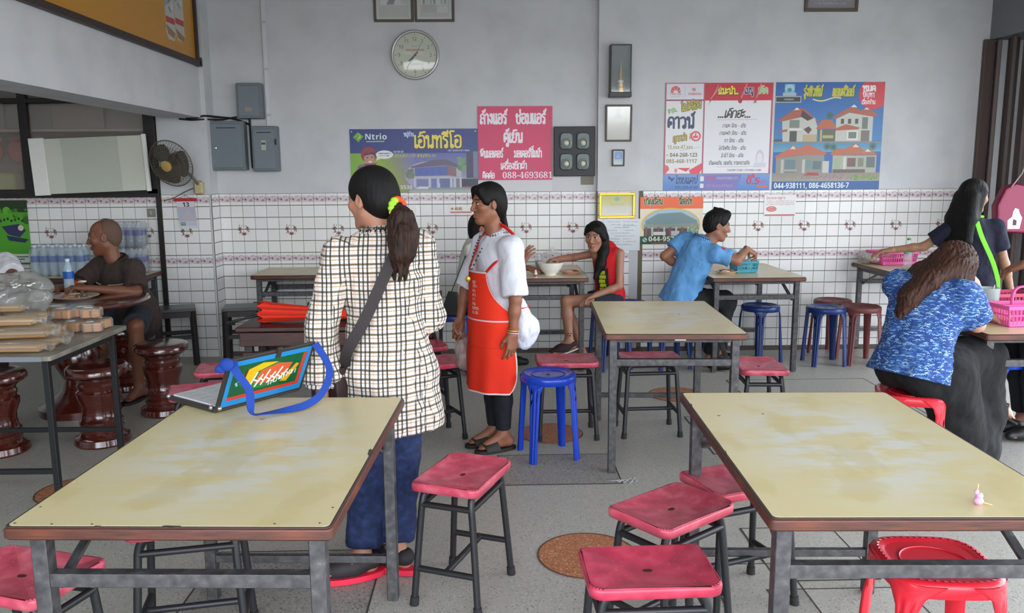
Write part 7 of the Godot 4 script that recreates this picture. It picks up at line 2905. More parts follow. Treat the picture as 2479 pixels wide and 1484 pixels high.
func person_in_apron(black_hair: Material):
	var s := {
		"label": "woman in a white polo shirt and bright orange apron, standing in slippers", "at": V(0.0, 0, -4.80), "skin": Color(0.54, 0.35, 0.26),
		"hip": V(0.025, 0.80, -4.82), "chest": V(0.030, 1.235, -4.82), "head": V(-0.028, 1.462, -4.80), "hf": V(-0.88, 0, 0.47), "cf": V(-0.86, 0, 0.51), "ff": V(-0.88, -0.02, 0.46),
		"el": V(0.128, 0.93, -4.63), "wl": V(0.112, 0.735, -4.62), "er": V(-0.165, 0.94, -4.98), "wr": V(-0.20, 0.765, -4.94), "pl": V(-0.5, 0, -0.8), "pr": V(0.4, 0, 0.9),
		"kl": V(0.05, 0.44, -4.76), "al": V(0.055, 0.10, -4.755), "kr": V(0.0, 0.44, -4.86), "ar": V(0.0, 0.10, -4.85), "tl": V(-0.92, 0, 0.38), "tr": V(-0.95, 0, 0.25),
		"girth": 0.98, "sw": 0.155, "hw": 0.07, "leg": 0.90, "arm": 0.95, "handr_pose": "hold", "hs": 0.95,
	}
	var t := person(s)
	var white := cloth_mat(Color(0.83, 0.83, 0.86))
	var f := Field.new()
	torso(f, s, 0.016, 0.10, 1.05)
	sleeve(f, s, "l", 0.93, 0.022, 1.35)
	sleeve(f, s, "r", 0.93, 0.020, 1.35)
	f.planes.append([Vector3.DOWN, -0.70])
	garment(s, "polo_shirt", f, white, 0.0105, 0.010, 10.0)
	collar(s, white, 0.066, 0.045, 0.006)
	var lf := Field.new()
	trouser(lf, s, 1.92, 0.006, 1.0)
	garment(s, "leggings", lf, cloth_mat(Color(0.055, 0.055, 0.10)), 0.011, 0.004)
	# tail of white cloth bag behind
	var wb := Field.new()
	wb.bone(rel(s, V(0.155, 0.90, -4.74)), rel(s, V(0.195, 0.74, -4.74)), 0.030, 0.072, 0.03)
	wb.bone(rel(s, V(0.195, 0.74, -4.74)), rel(s, V(0.185, 0.68, -4.74)), 0.072, 0.060, 0.03)
	garment(s, "white_towel", wb, cloth_mat(Color(0.86, 0.87, 0.92)), 0.009, 0.014, 16.0)
	# the apron: a sheet wrapped round the front, printed in one piece
	var p := Paint.new(420, 760, Color(0.90, 0.17, 0.02))
	p.fade(0, 300, 420, 460, Color(0.90, 0.17, 0.02), Color(0.86, 0.15, 0.015))
	for q in [[0, 0, 420, 10], [0, 750, 420, 10], [0, 0, 7, 760], [413, 0, 7, 760], [0, 296, 420, 9]]:
		p.rect(q[0], q[1], q[2], q[3], Color(0.84, 0.78, 0.78))
	# a column of white lettering, reading down the bib
	for k in 8:
		p.scribble(214, 60 + k * 27, 46 - (k % 3) * 8, 15, Color(0.86, 0.70, 0.64), 90 + k, 3.5)
	p.line(Vector2(206, 66), Vector2(280, 96), 7, Color(0.86, 0.66, 0.58))
	p.line(Vector2(150, 470), Vector2(360, 470), 3, Color(0.74, 0.12, 0.01))
	p.line(Vector2(150, 470), Vector2(158, 640), 3, Color(0.76, 0.12, 0.01))
	var cb := facing(s.hf)
	var rows := []
	for i in 30:
		var v := i / 29.0
		var y := lerpf(1.085, 0.375, v)
		var half := 0.62
		if v < 0.34:
			half = lerpf(0.62, 1.55, pow(v / 0.34, 2.2))
		else:
			half = lerpf(1.55, 1.72, (v - 0.34) / 0.66)
		if v > 0.86:
			half -= pow((v - 0.86) / 0.14, 2) * 0.35
		var rx := lerpf(0.185, 0.205, v) + 0.006 * sin(v * 19.0)
		var rz := lerpf(0.160, 0.185, v)
		var c: Vector3 = rel(s, V(0.028, y, -4.82))
		var row := []
		for k in 27:
			var u := k / 26.0 * 2.0 - 1.0
			var a := u * half
			var fold := 0.006 * sin(a * 9.0 + v * 2.0) * clampf((v - 0.3) * 1.6, 0.0, 1.0)
			row.append(c + cb.x * sin(a) * (rx + fold) + cb.z * cos(a) * (rz + fold))
		rows.append(row)
	var ag := Geo.new()
	ag.sheet(rows, 0.004)
	var am := textured(p.tex(), 0.8)
	var ap := part(t, "apron", ag, am)
	var red := std(Color(0.82, 0.10, 0.05), 0.7)
	for q in [[rows[0][26], rel(s, V(0.118, 1.255, -4.745)), rel(s, V(0.085, 1.325, -4.76)), rel(s, V(0.045, 1.345, -4.80))], [rows[0][0], rel(s, V(-0.085, 1.22, -4.86)), rel(s, V(-0.035, 1.31, -4.87)), rel(s, V(0.02, 1.345, -4.86))]]:
		var g := Geo.new()
		g.tube(curve3(q, 5), 0.016, 8, true, 0.35)
		part(ap, "neck_strap", g, red)
	var bw := Geo.new()
	bw.tube(curve3([rows[9][26], rel(s, V(0.185, 0.87, -4.72)), rel(s, V(0.205, 0.865, -4.80)), rel(s, V(0.19, 0.82, -4.79))], 5), 0.010, 8, true, 0.4)
	part(ap, "waist_tie", bw, red)
	# beads, bracelets, ring
	var bd := Geo.new()
	for sgn in [-1, 1]:
		var way := curve3([rel(s, V(-0.035 + sgn * 0.035, 1.285, -4.775 + sgn * -0.04)), rel(s, V(-0.090 + sgn * 0.018, 1.19, -4.745 - sgn * 0.02)), rel(s, V(-0.135, 1.06, -4.730))], 12)
		for k in range(0, way.size(), 2):
			bd.ball(way[k], V(0.0055, 0.0055, 0.0055), 7, 5)
	part(t, "bead_necklace", bd, std(Color(0.12, 0.11, 0.10), 0.4))
	var pd := Geo.new()
	pd.ball(rel(s, V(-0.142, 1.04, -4.725)), V(0.016, 0.018, 0.008), 12, 8)
	part(t, "gold_pendant", pd, M.gold)
	for q in [[0.10, Color(0.80, 0.62, 0.30), 0.005], [0.16, Color(0.72, 0.35, 0.16), 0.004], [0.03, Color(0.78, 0.72, 0.62), 0.004]]:
		var g := Geo.new()
		var c: Vector3 = rel(s, s.wl.lerp(s.el, q[0]))
		var d: Vector3 = (s.el - s.wl).normalized()
		var x := d.cross(Vector3.BACK).normalized()
		var z := d.cross(x)
		var loop := []
		for k in 25:
			var a := TAU * k / 24
			loop.append(c + (x * cos(a) + z * sin(a)) * 0.031)
		g.tube(loop, q[2], 6, false)
		part(t, "bracelet", g, std(q[1], 0.35, 0.3))
	# slippers
	for q in ["l", "r"]:
		var so := sole(s, "slipper", q, std(Color(0.10, 0.075, 0.07), 0.6), t, 0.022, 0.006)
		var j: Dictionary = s.j
		var toe: Vector3 = s["t" + q].normalized()
		var sd := toe.cross(Vector3.UP).normalized()
		var rr := []
		for i in 6:
			var d := 0.035 + 0.085 * i / 5.0
			var row := []
			for k in 9:
				var a := PI * k / 8.0
				row.append(j["a" + q] + toe * (d + 0.02 * sin(a)) + sd * cos(a) * 0.047 + Vector3.UP * (-0.083 + sin(a) * (0.062 - 0.026 * i / 5.0)))
			rr.append(row)
		var g := Geo.new()
		g.sheet(rr, 0.005)
		part(so, "upper", g, std(Color(0.13, 0.09, 0.085), 0.6))
	hair_cap(s, black_hair, func(h: Field):
		h.blob(V(0, -0.03, -0.075), V(0.062, 0.062, 0.045), 0.03)
		h.bone(V(0.035, 0.088, 0.062), V(0.064, 0.022, 0.040), 0.026, 0.018, 0.02)
		h.bone(V(-0.035, 0.088, 0.062), V(-0.064, 0.022, 0.040), 0.026, 0.018, 0.02)
		h.bone(V(0, -0.07, -0.10), V(0.01, -0.15, -0.125), 0.026, 0.012, 0.02), 0.004, 0.008, 0.003)
	# plastic bag in the far hand
	var pb := Field.new()
	pb.bone(V(0, 0.0, 0), V(0.02, -0.09, 0), 0.012, 0.045, 0.02)
	pb.bone(V(0.02, -0.09, 0), V(0.03, -0.19, 0), 0.05, 0.055, 0.03)
	pb.amp = 0.016
	pb.nz = noise
	pb.nf = Vector3(18, 10, 18)
	var pg := Geo.new()
	pb.build(0.009, pg)
	var pbt := thing("plastic_bag", "crumpled clear plastic bag of pinkish food held in the apron woman's far hand", "plastic bag", V(-0.205, 0.70, -4.925))
	part(pbt, "bag_film", pg, film(Color(0.72, 0.66, 0.64, 0.55), 0.3))
	var pin := Geo.new()
	pin.ball(V(0.03, -0.17, 0), V(0.04, 0.05, 0.035), 12, 8)
	pin.ball(V(0.02, -0.10, 0.005), V(0.028, 0.035, 0.025), 12, 8)
	part(pbt, "food", pin, std(Color(0.66, 0.47, 0.42), 0.6))


func person_in_red(black_hair: Material):
	var s := {
		"label": "girl in a sleeveless red top turning to look over, seated with crossed bare legs", "at": V(0.95, 0, -6.84), "skin": Color(0.60, 0.42, 0.33),
		"hip": V(0.985, 0.60, -6.84), "chest": V(0.955, 0.990, -6.85), "head": V(0.852, 1.110, -6.81), "hf": V(-0.96, 0, 0.28), "cf": V(-0.74, 0, 0.67), "ff": V(-0.46, -0.06, 0.88),
		"el": V(1.035, 0.72, -6.68), "wl": V(0.83, 0.655, -6.62), "er": V(0.70, 0.93, -6.99), "wr": V(0.545, 0.925, -6.88), "pl": V(0, -1, 0.2), "pr": V(0, -1, 0.1),
		"kl": V(0.60, 0.60, -6.70), "al": V(0.625, 0.275, -6.66), "kr": V(0.62, 0.54, -6.92), "ar": V(0.76, 0.12, -6.88), "tl": V(-0.95, -0.22, 0.2), "tr": V(-0.9, 0, 0.3),
		"girth": 0.86, "sw": 0.138, "hw": 0.07, "leg": 0.80, "arm": 0.82, "hs": 1.0, "shoulder": 0.72, "hands": 0.88, "handr_pose": "pinch", "cell": 0.0125,
	}
	var t := person(s)
	var f := Field.new()
	torso(f, s, 0.016, 0.0)
	f.planes.append([-s.spine, -s.spine.dot(s.j.hip - s.spine * 0.05)])
	garment(s, "red_top", f, cloth_mat(Color(0.74, 0.03, 0.08)), 0.011, 0.008, 10.0)
	var sh := Field.new()
	trouser(sh, s, 0.45, 0.010, 1.08)
	garment(s, "shorts", sh, cloth_mat(Color(0.10, 0.12, 0.18)), 0.0125)
	# dark and yellow print down the front
	var p := Paint.new(120, 260, Color(0.05, 0.05, 0.05))
	for k in 6:
		thai(p, "สอบ", 22 + (k % 2) * 8, 50 + k * 38, 26, Color(0.72, 0.76, 0.10), 7, 1.1)
	var rows := []
	var cb: Basis = s.cb
	for i in 9:
		var row := []
		for k in 5:
			var a := (k / 4.0 - 0.5) * 0.75 + 0.25
			var c: Vector3 = s.j.chest - s.spine * (0.13 + 0.24 * i / 8.0)
			row.append(c + cb.x * sin(a) * 0.142 + cb.z * cos(a) * (0.120 + 0.010 * sin(i * 0.4)))
		rows.append(row)
	var pg := Geo.new()
	pg.sheet(rows, 0.003)
	part(t, "printed_panel", pg, textured(p.tex(), 0.8))
	hair_cap(s, black_hair, func(h: Field):
		h.bone(V(0.050, 0.085, 0.040), V(0.082, 0.0, 0.022), 0.024, 0.022, 0.02)
		h.bone(V(-0.045, 0.09, 0.045), V(-0.076, 0.03, 0.030), 0.022, 0.014, 0.02)
		h.bone(V(0.05, -0.02, -0.04), V(0.072, -0.12, 0.0), 0.052, 0.046, 0.03)
		h.bone(V(0.072, -0.12, 0.0), V(0.060, -0.215, 0.055), 0.046, 0.042, 0.03)
		h.bone(V(0.060, -0.215, 0.055), V(0.030, -0.32, 0.095), 0.042, 0.018, 0.03)
		h.blob(V(0, -0.06, -0.07), V(0.06, 0.07, 0.04), 0.03), 0.0, 0.006)
	for q in ["l", "r"]:
		shoe(s, "shoe", q, 0.004, cloth_mat(Color(0.17, 0.07, 0.09), 0.8), -0.005)
		sole(s, "sole", q, std(Color(0.72, 0.68, 0.66), 0.6), t, 0.012, 0.006)
	var ank := Geo.new()
	for k in 5:
		ank.ball(s.j.al.lerp(s.j.kl, 0.16) + V(-0.012 + 0.007 * k, 0.012 * sin(k * 1.9), 0.0375 - 0.001 * absf(k - 2)), V(0.006, 0.005, 0.0015), 8, 5)
	part(t, "ankle_tattoo", ank, std(Color(0.20, 0.17, 0.17), 0.7))
	var er := Geo.new()
	er.ball(s.hd * V(0.083, -0.035, -0.002), V(0.007, 0.008, 0.005), 8, 6)
	part(t, "earring", er, std(Color(0.07, 0.06, 0.07), 0.3))


func person_in_blue(black_hair: Material):
	var s := {
		"label": "man in a pale blue polo shirt, seated and leaning to reach the turquoise caddy", "at": V(1.60, 0, -6.80), "skin": Color(0.56, 0.38, 0.29),
		"hip": V(1.565, 0.605, -6.80), "chest": V(1.715, 1.045, -6.76), "head": V(1.842, 1.200, -6.73), "hf": V(0.95, 0, -0.25), "cf": V(0.80, 0, -0.55), "ff": V(0.95, -0.16, 0.05),
		"el": V(1.44, 0.945, -6.86), "wl": V(1.62, 0.82, -6.95), "er": V(1.965, 0.930, -6.58), "wr": V(2.085, 1.012, -6.70), "pl": V(0, -1, 0), "pr": V(0.1, -0.9, -0.4),
		"kl": V(1.98, 0.57, -6.92), "al": V(1.95, 0.10, -6.95), "kr": V(1.95, 0.57, -6.72), "ar": V(1.80, 0.10, -6.70), "tl": V(0.95, 0, 0.1), "tr": V(0.95, 0, 0.3),
		"girth": 1.05, "sw": 0.175, "arm": 1.02, "handr_pose": "hold", "handr_dir": V(0.8, -0.4, -0.25), "cell": 0.0125,
	}
	var t := person(s)
	var blue := cloth_mat(Color(0.36, 0.58, 0.78))
	var f := Field.new()
	torso(f, s, 0.020, 0.05, 1.1)
	sleeve(f, s, "r", 0.72, 0.020, 1.25)
	sleeve(f, s, "l", 0.62, 0.020, 1.25)
	f.planes.append([-s.spine, -s.spine.dot(s.j.hip - s.spine * 0.06)])
	garment(s, "polo_shirt", f, blue, 0.0115, 0.018, 8.0)
	collar(s, blue, 0.072, 0.045, 0.006)
	var bd := Geo.new()
	var sp: Vector3 = s.j.sr.lerp(s.j.er, 0.22)
	bd.ball(sp + V(0.0, 0.050, 0.042), V(0.030, 0.020, 0.008), 12, 8, facing(V(0.1, 0.6, 0.8)))
	part(t, "red_badge", bd, std(Color(0.66, 0.10, 0.16), 0.7))
	var tf := Field.new()
	trouser(tf, s, 1.93, 0.012, 1.2)
	garment(s, "trousers", tf, cloth_mat(Color(0.035, 0.035, 0.04)), 0.0125, 0.008)
	for q in ["l", "r"]:
		shoe(s, "shoe", q, 0.006, std(Color(0.04, 0.04, 0.04), 0.4), 0.0)
	hair_cap(s, black_hair, func(h: Field):
		h.bone(V(0.0, 0.10, 0.058), V(0.0, 0.128, 0.0), 0.030, 0.022, 0.03)
		h.bone(V(-0.03, 0.112, 0.055), V(0.03, 0.112, 0.055), 0.020, 0.020, 0.03)
		h.bone(V(0.0, 0.125, -0.03), V(0.0, 0.145, -0.055), 0.020, 0.008, 0.02), 0.012, 0.004, 0.006)


func person_in_blouse(hair: Material):
	var s := {
		"label": "woman in a rippled blue blouse and long black skirt, leaning one elbow on the table", "at": V(2.25, 0, -4.20), "skin": Color(0.72, 0.55, 0.46),
		"hip": V(2.185, 0.615, -4.17), "chest": V(2.295, 1.035, -4.23), "head": V(2.435, 1.128, -4.27), "hf": V(0.94, 0, -0.34), "cf": V(0.78, 0, -0.62), "ff": V(0.82, -0.50, -0.30),
		"el": V(2.62, 0.85, -4.58), "wl": V(2.78, 0.835, -4.48), "er": V(2.515, 0.845, -4.165), "wr": V(2.545, 1.045, -4.26), "pl": V(0, -1, 0), "pr": V(-0.9, 0, -0.3),
		"kl": V(2.62, 0.60, -4.48), "al": V(2.64, 0.12, -4.38), "kr": V(2.66, 0.65, -4.32), "ar": V(2.80, 0.40, -4.46), "tl": V(0.9, 0, -0.2), "tr": V(0.86, -0.5, 0.15),
		"girth": 1.16, "sw": 0.165, "arm": 1.05, "hs": 0.97, "hair_cell": 0.0085, "handr_pose": "rest", "handr_dir": V(-0.45, 0.85, 0.0),
	}
	var t := person(s)
	var m := triplanar(ripple_tex(), 3.6, 0.8, false)
	var f := Field.new()
	torso(f, s, 0.030, 0.06, 1.15)
	sleeve(f, s, "r", 0.80, 0.030, 1.35)
	sleeve(f, s, "l", 0.60, 0.028, 1.3)
	f.planes.append([-s.spine, -s.spine.dot(s.j.hip - s.spine * 0.045)])
	garment(s, "blouse", f, m, 0.011, 0.014, 8.0)
	# long black skirt: over the thighs and down to the floor
	var k := Field.new()
	var j: Dictionary = s.j
	k.blob(j.hip, V(0.165, 0.10, 0.140), 0.06, facing(s.hf))
	k.bone(j.hr, j.kr, 0.118, 0.095, 0.06)
	k.bone(j.hl, j.kl, 0.118, 0.095, 0.06)
	k.bone(j.kr, j.kr + V(0.02, -0.30, 0.03), 0.095, 0.10, 0.08)
	k.bone(j.kl, j.al + V(0.0, 0.02, 0.05), 0.10, 0.105, 0.08)
	k.bone(j.hip + V(0.15, -0.10, 0.06), j.al + V(-0.10, 0.0, 0.13), 0.11, 0.10, 0.10)
	k.bone(j.hip + V(0.20, -0.04, 0.07), j.al + V(-0.06, -0.02, 0.12), 0.10, 0.10, 0.10)
	k.bone(j.kr + V(-0.10, -0.06, 0.0), j.al + V(0.0, 0.0, 0.08), 0.10, 0.11, 0.10)
	k.planes.append([Vector3.DOWN, -0.035])
	garment(s, "skirt", k, cloth_mat(Color(0.022, 0.024, 0.03), 0.9), 0.0125, 0.016, 7.0)
	# sandal on the raised foot
	var so := sole(s, "sandal", "r", std(Color(0.09, 0.07, 0.06), 0.6), t, 0.014, 0.004)
	so.rotation.z = 0.0
	var st := Geo.new()
	var toe: Vector3 = s.tr.normalized()
	for q in 5:
		var c: Vector3 = j.ar + toe * (0.02 + 0.022 * q) + V(0, -0.008 - 0.006 * q, 0)
		st.tube([c + V(-0.02, -0.028, 0.032), c + V(0.0, 0.024, 0.018), c + V(0.0, 0.022, -0.016), c + V(-0.02, -0.028, -0.032)], 0.0055, 6)
	part(t, "sandal_strap", st, std(Color(0.30, 0.26, 0.20), 0.6))
	# long wavy hair thrown back over the shoulders
	hair_cap(s, hair, func(h: Field):
		h.blob(V(0, 0.03, -0.03), V(0.094, 0.095, 0.105), 0.03)
		var inv: Transform3D = s.hd.affine_inverse()
		for q in 8:
			var d := (q - 3.5) / 3.5
			var p0 := inv * rel(s, V(2.385 + 0.01 * d, 1.165 - 0.02 * absf(d), -4.26 + 0.075 * d))
			var p1 := inv * rel(s, V(2.265 - 0.02 * d, 1.085 - 0.01 * d, -4.245 + 0.095 * d))
			var p2 := inv * rel(s, V(2.170 - 0.03 * d, 1.000 - 0.01 * (q % 3), -4.215 + 0.085 * d))
			var p3 := inv * rel(s, V(2.115 - 0.03 * d, 0.915 - 0.02 * (q % 2), -4.195 + 0.075 * d))
			h.bone(p0, p1, 0.055, 0.050, 0.03)
			h.bone(p1, p2, 0.050, 0.040, 0.03)
			h.bone(p2, p3, 0.038, 0.012, 0.03)
		for q in 4:
			h.bone(V(-0.075, 0.02, 0.01 - 0.02 * q), V(-0.095, -0.10, 0.03 - 0.03 * q), 0.032, 0.028, 0.03)
			h.bone(V(-0.095, -0.10, 0.03 - 0.03 * q), V(-0.085, -0.19, 0.02 - 0.04 * q), 0.028, 0.010, 0.03)
			h.bone(V(0.075, 0.02, 0.01 - 0.02 * q), V(0.095, -0.10, 0.03 - 0.03 * q), 0.032, 0.028, 0.03), 0.0, 0.014, 0.014)


func person_in_navy(black_hair: Material):
	var s := {
		"label": "woman in a navy top with long black hair and a bright green strap, standing", "at": V(3.45, 0, -5.88), "skin": Color(0.62, 0.46, 0.36),
		"hip": V(3.475, 0.85, -5.86), "chest": V(3.440, 1.235, -5.86), "head": V(3.435, 1.450, -5.85), "hf": V(0.35, 0, -0.93), "cf": V(0.30, 0, -0.95), "ff": V(0.94, -0.06, -0.25),
		"el": V(3.175, 1.085, -6.00), "wl": V(3.005, 1.055, -6.10), "er": V(3.665, 0.975, -5.80), "wr": V(3.715, 0.775, -5.78), "pl": V(0.1, -1, 0), "pr": V(-0.9, 0, 0.2),
		"kl": V(3.44, 0.47, -5.85), "al": V(3.43, 0.10, -5.84), "kr": V(3.55, 0.47, -5.85), "ar": V(3.56, 0.10, -5.83), "tl": V(0.3, 0, -0.95), "tr": V(0.4, 0, -0.9),
		"girth": 0.92, "sw": 0.150, "leg": 0.88, "arm": 0.85, "hs": 0.95, "hair_cell": 0.008, "cell": 0.0125,
	}
	var t := person(s)
	var f := Field.new()
	torso(f, s, 0.014, 0.06, 1.05)
	sleeve(f, s, "l", 0.62, 0.018, 1.3)
	sleeve(f, s, "r", 0.62, 0.018, 1.3)
	f.planes.append([Vector3.DOWN, -0.79])
	garment(s, "navy_top", f, cloth_mat(Color(0.055, 0.065, 0.155)), 0.0115, 0.008)
	var sh := Field.new()
	trouser(sh, s, 0.55, 0.012, 1.1)
	garment(s, "shorts", sh, cloth_mat(Color(0.06, 0.05, 0.06)), 0.0125)
	var green := std(Color(0.42, 0.82, 0.04), 0.6)
	var rows := []
	var way := curve3([rel(s, V(3.40, 1.315, -5.80)), rel(s, V(3.395, 1.29, -5.735)), rel(s, V(3.44, 1.17, -5.725)), rel(s, V(3.53, 1.00, -5.725)), rel(s, V(3.585, 0.86, -5.735)), rel(s, V(3.595, 0.74, -5.745))], 6)
	for k in way.size():
		var d: Vector3 = (way[mini(k + 1, way.size() - 1)] - way[maxi(k - 1, 0)]).normalized()
		var sd: Vector3 = d.cross(Vector3.BACK).normalized() * 0.016
		rows.append([way[k] - sd, way[k] + Vector3.BACK * 0.002, way[k] + sd])
	var g := Geo.new()
	g.sheet(rows, 0.003)
	part(t, "green_strap", g, green)
	var g2 := Geo.new()
	g2.tube(curve3([rel(s, V(3.37, 1.30, -5.80)), rel(s, V(3.42, 1.315, -5.785)), rel(s, V(3.48, 1.312, -5.80))], 5), 0.010, 7)
	part(t, "neck_trim", g2, green)
	var br := Geo.new()
	var c: Vector3 = rel(s, s.wr.lerp(s.er, 0.08))
	var loop := []
	for k in 21:
		loop.append(c + V(cos(TAU * k / 20) * 0.029, 0.0, sin(TAU * k / 20) * 0.029))
	br.tube(loop, 0.004, 6, false)
	part(t, "bracelet", br, M.black)
	for q in ["l", "r"]:
		sole(s, "sandal", q, std(Color(0.12, 0.10, 0.09), 0.6), t, 0.016, 0.004)
	hair_cap(s, black_hair, func(h: Field):
		for q in 6:
			var x := (q - 2.5) * 0.028
			h.bone(V(x, 0.0, -0.075), V(x * 1.25, -0.16, -0.10), 0.036, 0.042, 0.03)
			h.bone(V(x * 1.25, -0.16, -0.10), V(x * 1.5, -0.33, -0.115), 0.042, 0.030, 0.03)
			h.bone(V(x * 1.5, -0.33, -0.115), V(x * 1.4, -0.43 - 0.02 * (q % 2), -0.11), 0.028, 0.010, 0.03)
		h.bone(V(0.075, 0.04, -0.01), V(0.09, -0.12, -0.04), 0.03, 0.034, 0.03)
		h.bone(V(-0.07, 0.04, 0.0), V(-0.085, -0.16, -0.05), 0.03, 0.03, 0.03), 0.0, 0.008, 0.004)


func person_bald():
	var s := {
		"label": "bald older man in a brown shirt with pale pocket stripes, eating at the round table", "at": V(-2.80, 0, -6.30), "skin": Color(0.46, 0.29, 0.21),
		"hip": V(-2.77, 0.61, -6.32), "chest": V(-2.81, 0.975, -6.22), "head": V(-2.865, 1.190, -6.17), "hf": V(-0.4, 0, 0.92), "cf": V(-0.45, 0, 0.89), "ff": V(-0.95, -0.08, 0.30),
		"el": V(-2.60, 0.80, -6.03), "wl": V(-2.88, 0.855, -5.86), "er": V(-3.06, 0.84, -6.10), "wr": V(-3.10, 0.845, -5.90), "pl": V(0, -1, 0), "pr": V(0, -1, 0),
		"kl": V(-2.60, 0.56, -5.98), "al": V(-2.62, 0.10, -6.0), "kr": V(-2.90, 0.56, -5.98), "ar": V(-2.86, 0.10, -6.02), "tl": V(-0.2, 0, 0.97), "tr": V(-0.5, 0, 0.87),
		"girth": 1.28, "sw": 0.175, "hs": 1.08, "arm": 1.05, "handl_pose": "hold", "dark": Color(0.10, 0.08, 0.07), "cell": 0.0125,
	}
	var t := person(s)
	var m := cloth_mat(Color(0.215, 0.165, 0.14))
	var f := Field.new()
	torso(f, s, 0.020, 0.06, 1.05)
	sleeve(f, s, "l", 0.85, 0.024, 1.2)
	sleeve(f, s, "r", 0.85, 0.022, 1.2)
	garment(s, "brown_shirt", f, m, 0.0115, 0.012)
	collar(s, m, 0.076, 0.038, 0.007)
	var cb: Basis = s.cb
	for sd in [-1, 1]:
		var rows := []
		var st := []
		for i in 4:
			var row := []
			for k in 5:
				var a: float = sd * 0.52 + (k / 4.0 - 0.5) * 0.62
				var c: Vector3 = s.j.chest - s.spine * (0.095 + 0.13 * i / 3.0)
				row.append(c + cb.x * sin(a) * 0.202 + cb.z * cos(a) * (0.155 - 0.006 * (1 - i)))
			rows.append(row)
		for k in 5:
			st.append(rows[0][k] + s.spine * 0.004 + cb.z * 0.004)
		var g := Geo.new()
		g.sheet(rows, 0.005)
		var po := part(t, "pocket", g, cloth_mat(Color(0.17, 0.155, 0.125)))
		var g2 := Geo.new()
		g2.tube(st, 0.008, 6, true, 0.5)
		part(po, "pale_stripe", g2, cloth_mat(Color(0.66, 0.63, 0.60)))
	var sh := Field.new()
	trouser(sh, s, 0.95, 0.012, 1.15)
	garment(s, "shorts", sh, cloth_mat(Color(0.16, 0.18, 0.21)), 0.0125)
	hair_cap(s, std(Color(0.36, 0.27, 0.22), 0.8), func(h: Field):
		h.blob(V(0, 0.06, 0.045), V(0.085, 0.075, 0.075), 0.02, Basis.IDENTITY, true), 0.02, -0.0035, 0.0012)
	for q in ["l", "r"]:
		sole(s, "slipper", q, std(Color(0.10, 0.08, 0.07), 0.6), t, 0.018, 0.006)


func person_in_white(black_hair: Material):
	var s := {
		"label": "person in white with a black shoulder bag, seated behind the apron woman", "at": V(-0.20, 0, -6.80), "skin": Color(0.56, 0.36, 0.28),
		"hip": V(-0.205, 0.60, -6.80), "chest": V(-0.15, 1.03, -6.80), "head": V(-0.075, 1.19, -6.80), "hf": V(0.98, 0, 0.1), "cf": V(0.96, 0, 0.1), "ff": V(0.98, -0.1, 0.1),
		"el": V(0.10, 0.86, -7.02), "wl": V(0.30, 0.84, -7.0), "er": V(0.07, 0.86, -6.58), "wr": V(0.235, 0.925, -6.66), "pl": V(0, -1, 0), "pr": V(0, -0.6, -0.6), "handr_dir": V(0.5, 0.75, 0),
		"kl": V(0.18, 0.58, -6.90), "al": V(0.12, 0.10, -6.92), "kr": V(0.18, 0.58, -6.72), "ar": V(-0.22, 0.105, -6.62), "tl": V(1, 0, 0), "tr": V(0.95, 0, 0.1),
		"girth": 0.95, "sw": 0.15, "arm": 0.9, "leg": 0.88, "cell": 0.0155,
	}
	var t := person(s)
	var f := Field.new()
	torso(f, s, 0.018, 0.04, 1.08)
	sleeve(f, s, "l", 0.7, 0.02, 1.2)
	sleeve(f, s, "r", 0.7, 0.02, 1.2)
	f.planes.append([-s.spine, -s.spine.dot(s.j.hip - s.spine * 0.03)])
	garment(s, "white_top", f, cloth_mat(Color(0.76, 0.76, 0.72)), 0.0125, 0.010)
	var sh := Field.new()
	trouser(sh, s, 0.7, 0.012, 1.1)
	garment(s, "denim_shorts", sh, cloth_mat(Color(0.13, 0.18, 0.28)), 0.0135)
	for q in ["l", "r"]:
		shoe(s, "shoe", q, 0.005, std(Color(0.05, 0.05, 0.06), 0.6), -0.01)
	hair_cap(s, black_hair, func(h: Field):
		h.blob(V(0, -0.04, -0.07), V(0.065, 0.08, 0.045), 0.03), 0.0, 0.006)
	var bg := thing("shoulder_bag", "black shoulder bag hanging behind the person in white", "bag", V(-0.34, 0.50, -6.62))
	var g := Geo.new()
	g.prism(PackedVector2Array([Vector2(-0.085, 0.02), Vector2(-0.075, 0.0), Vector2(0.085, 0.0), Vector2(0.095, 0.02), Vector2(0.055, 0.19), Vector2(-0.02, 0.20)]), -0.03, 0.03, true, 0.01)
	part(bg, "body", g, M.black)
	var g2 := Geo.new()
	g2.tube(curve3([V(0.0, 0.18, 0.02), V(0.06, 0.33, 0.02), V(0.13, 0.50, 0.0), V(0.16, 0.56, -0.06)], 5), 0.010, 7, true, 0.4)
	part(bg, "strap", g2, M.black)


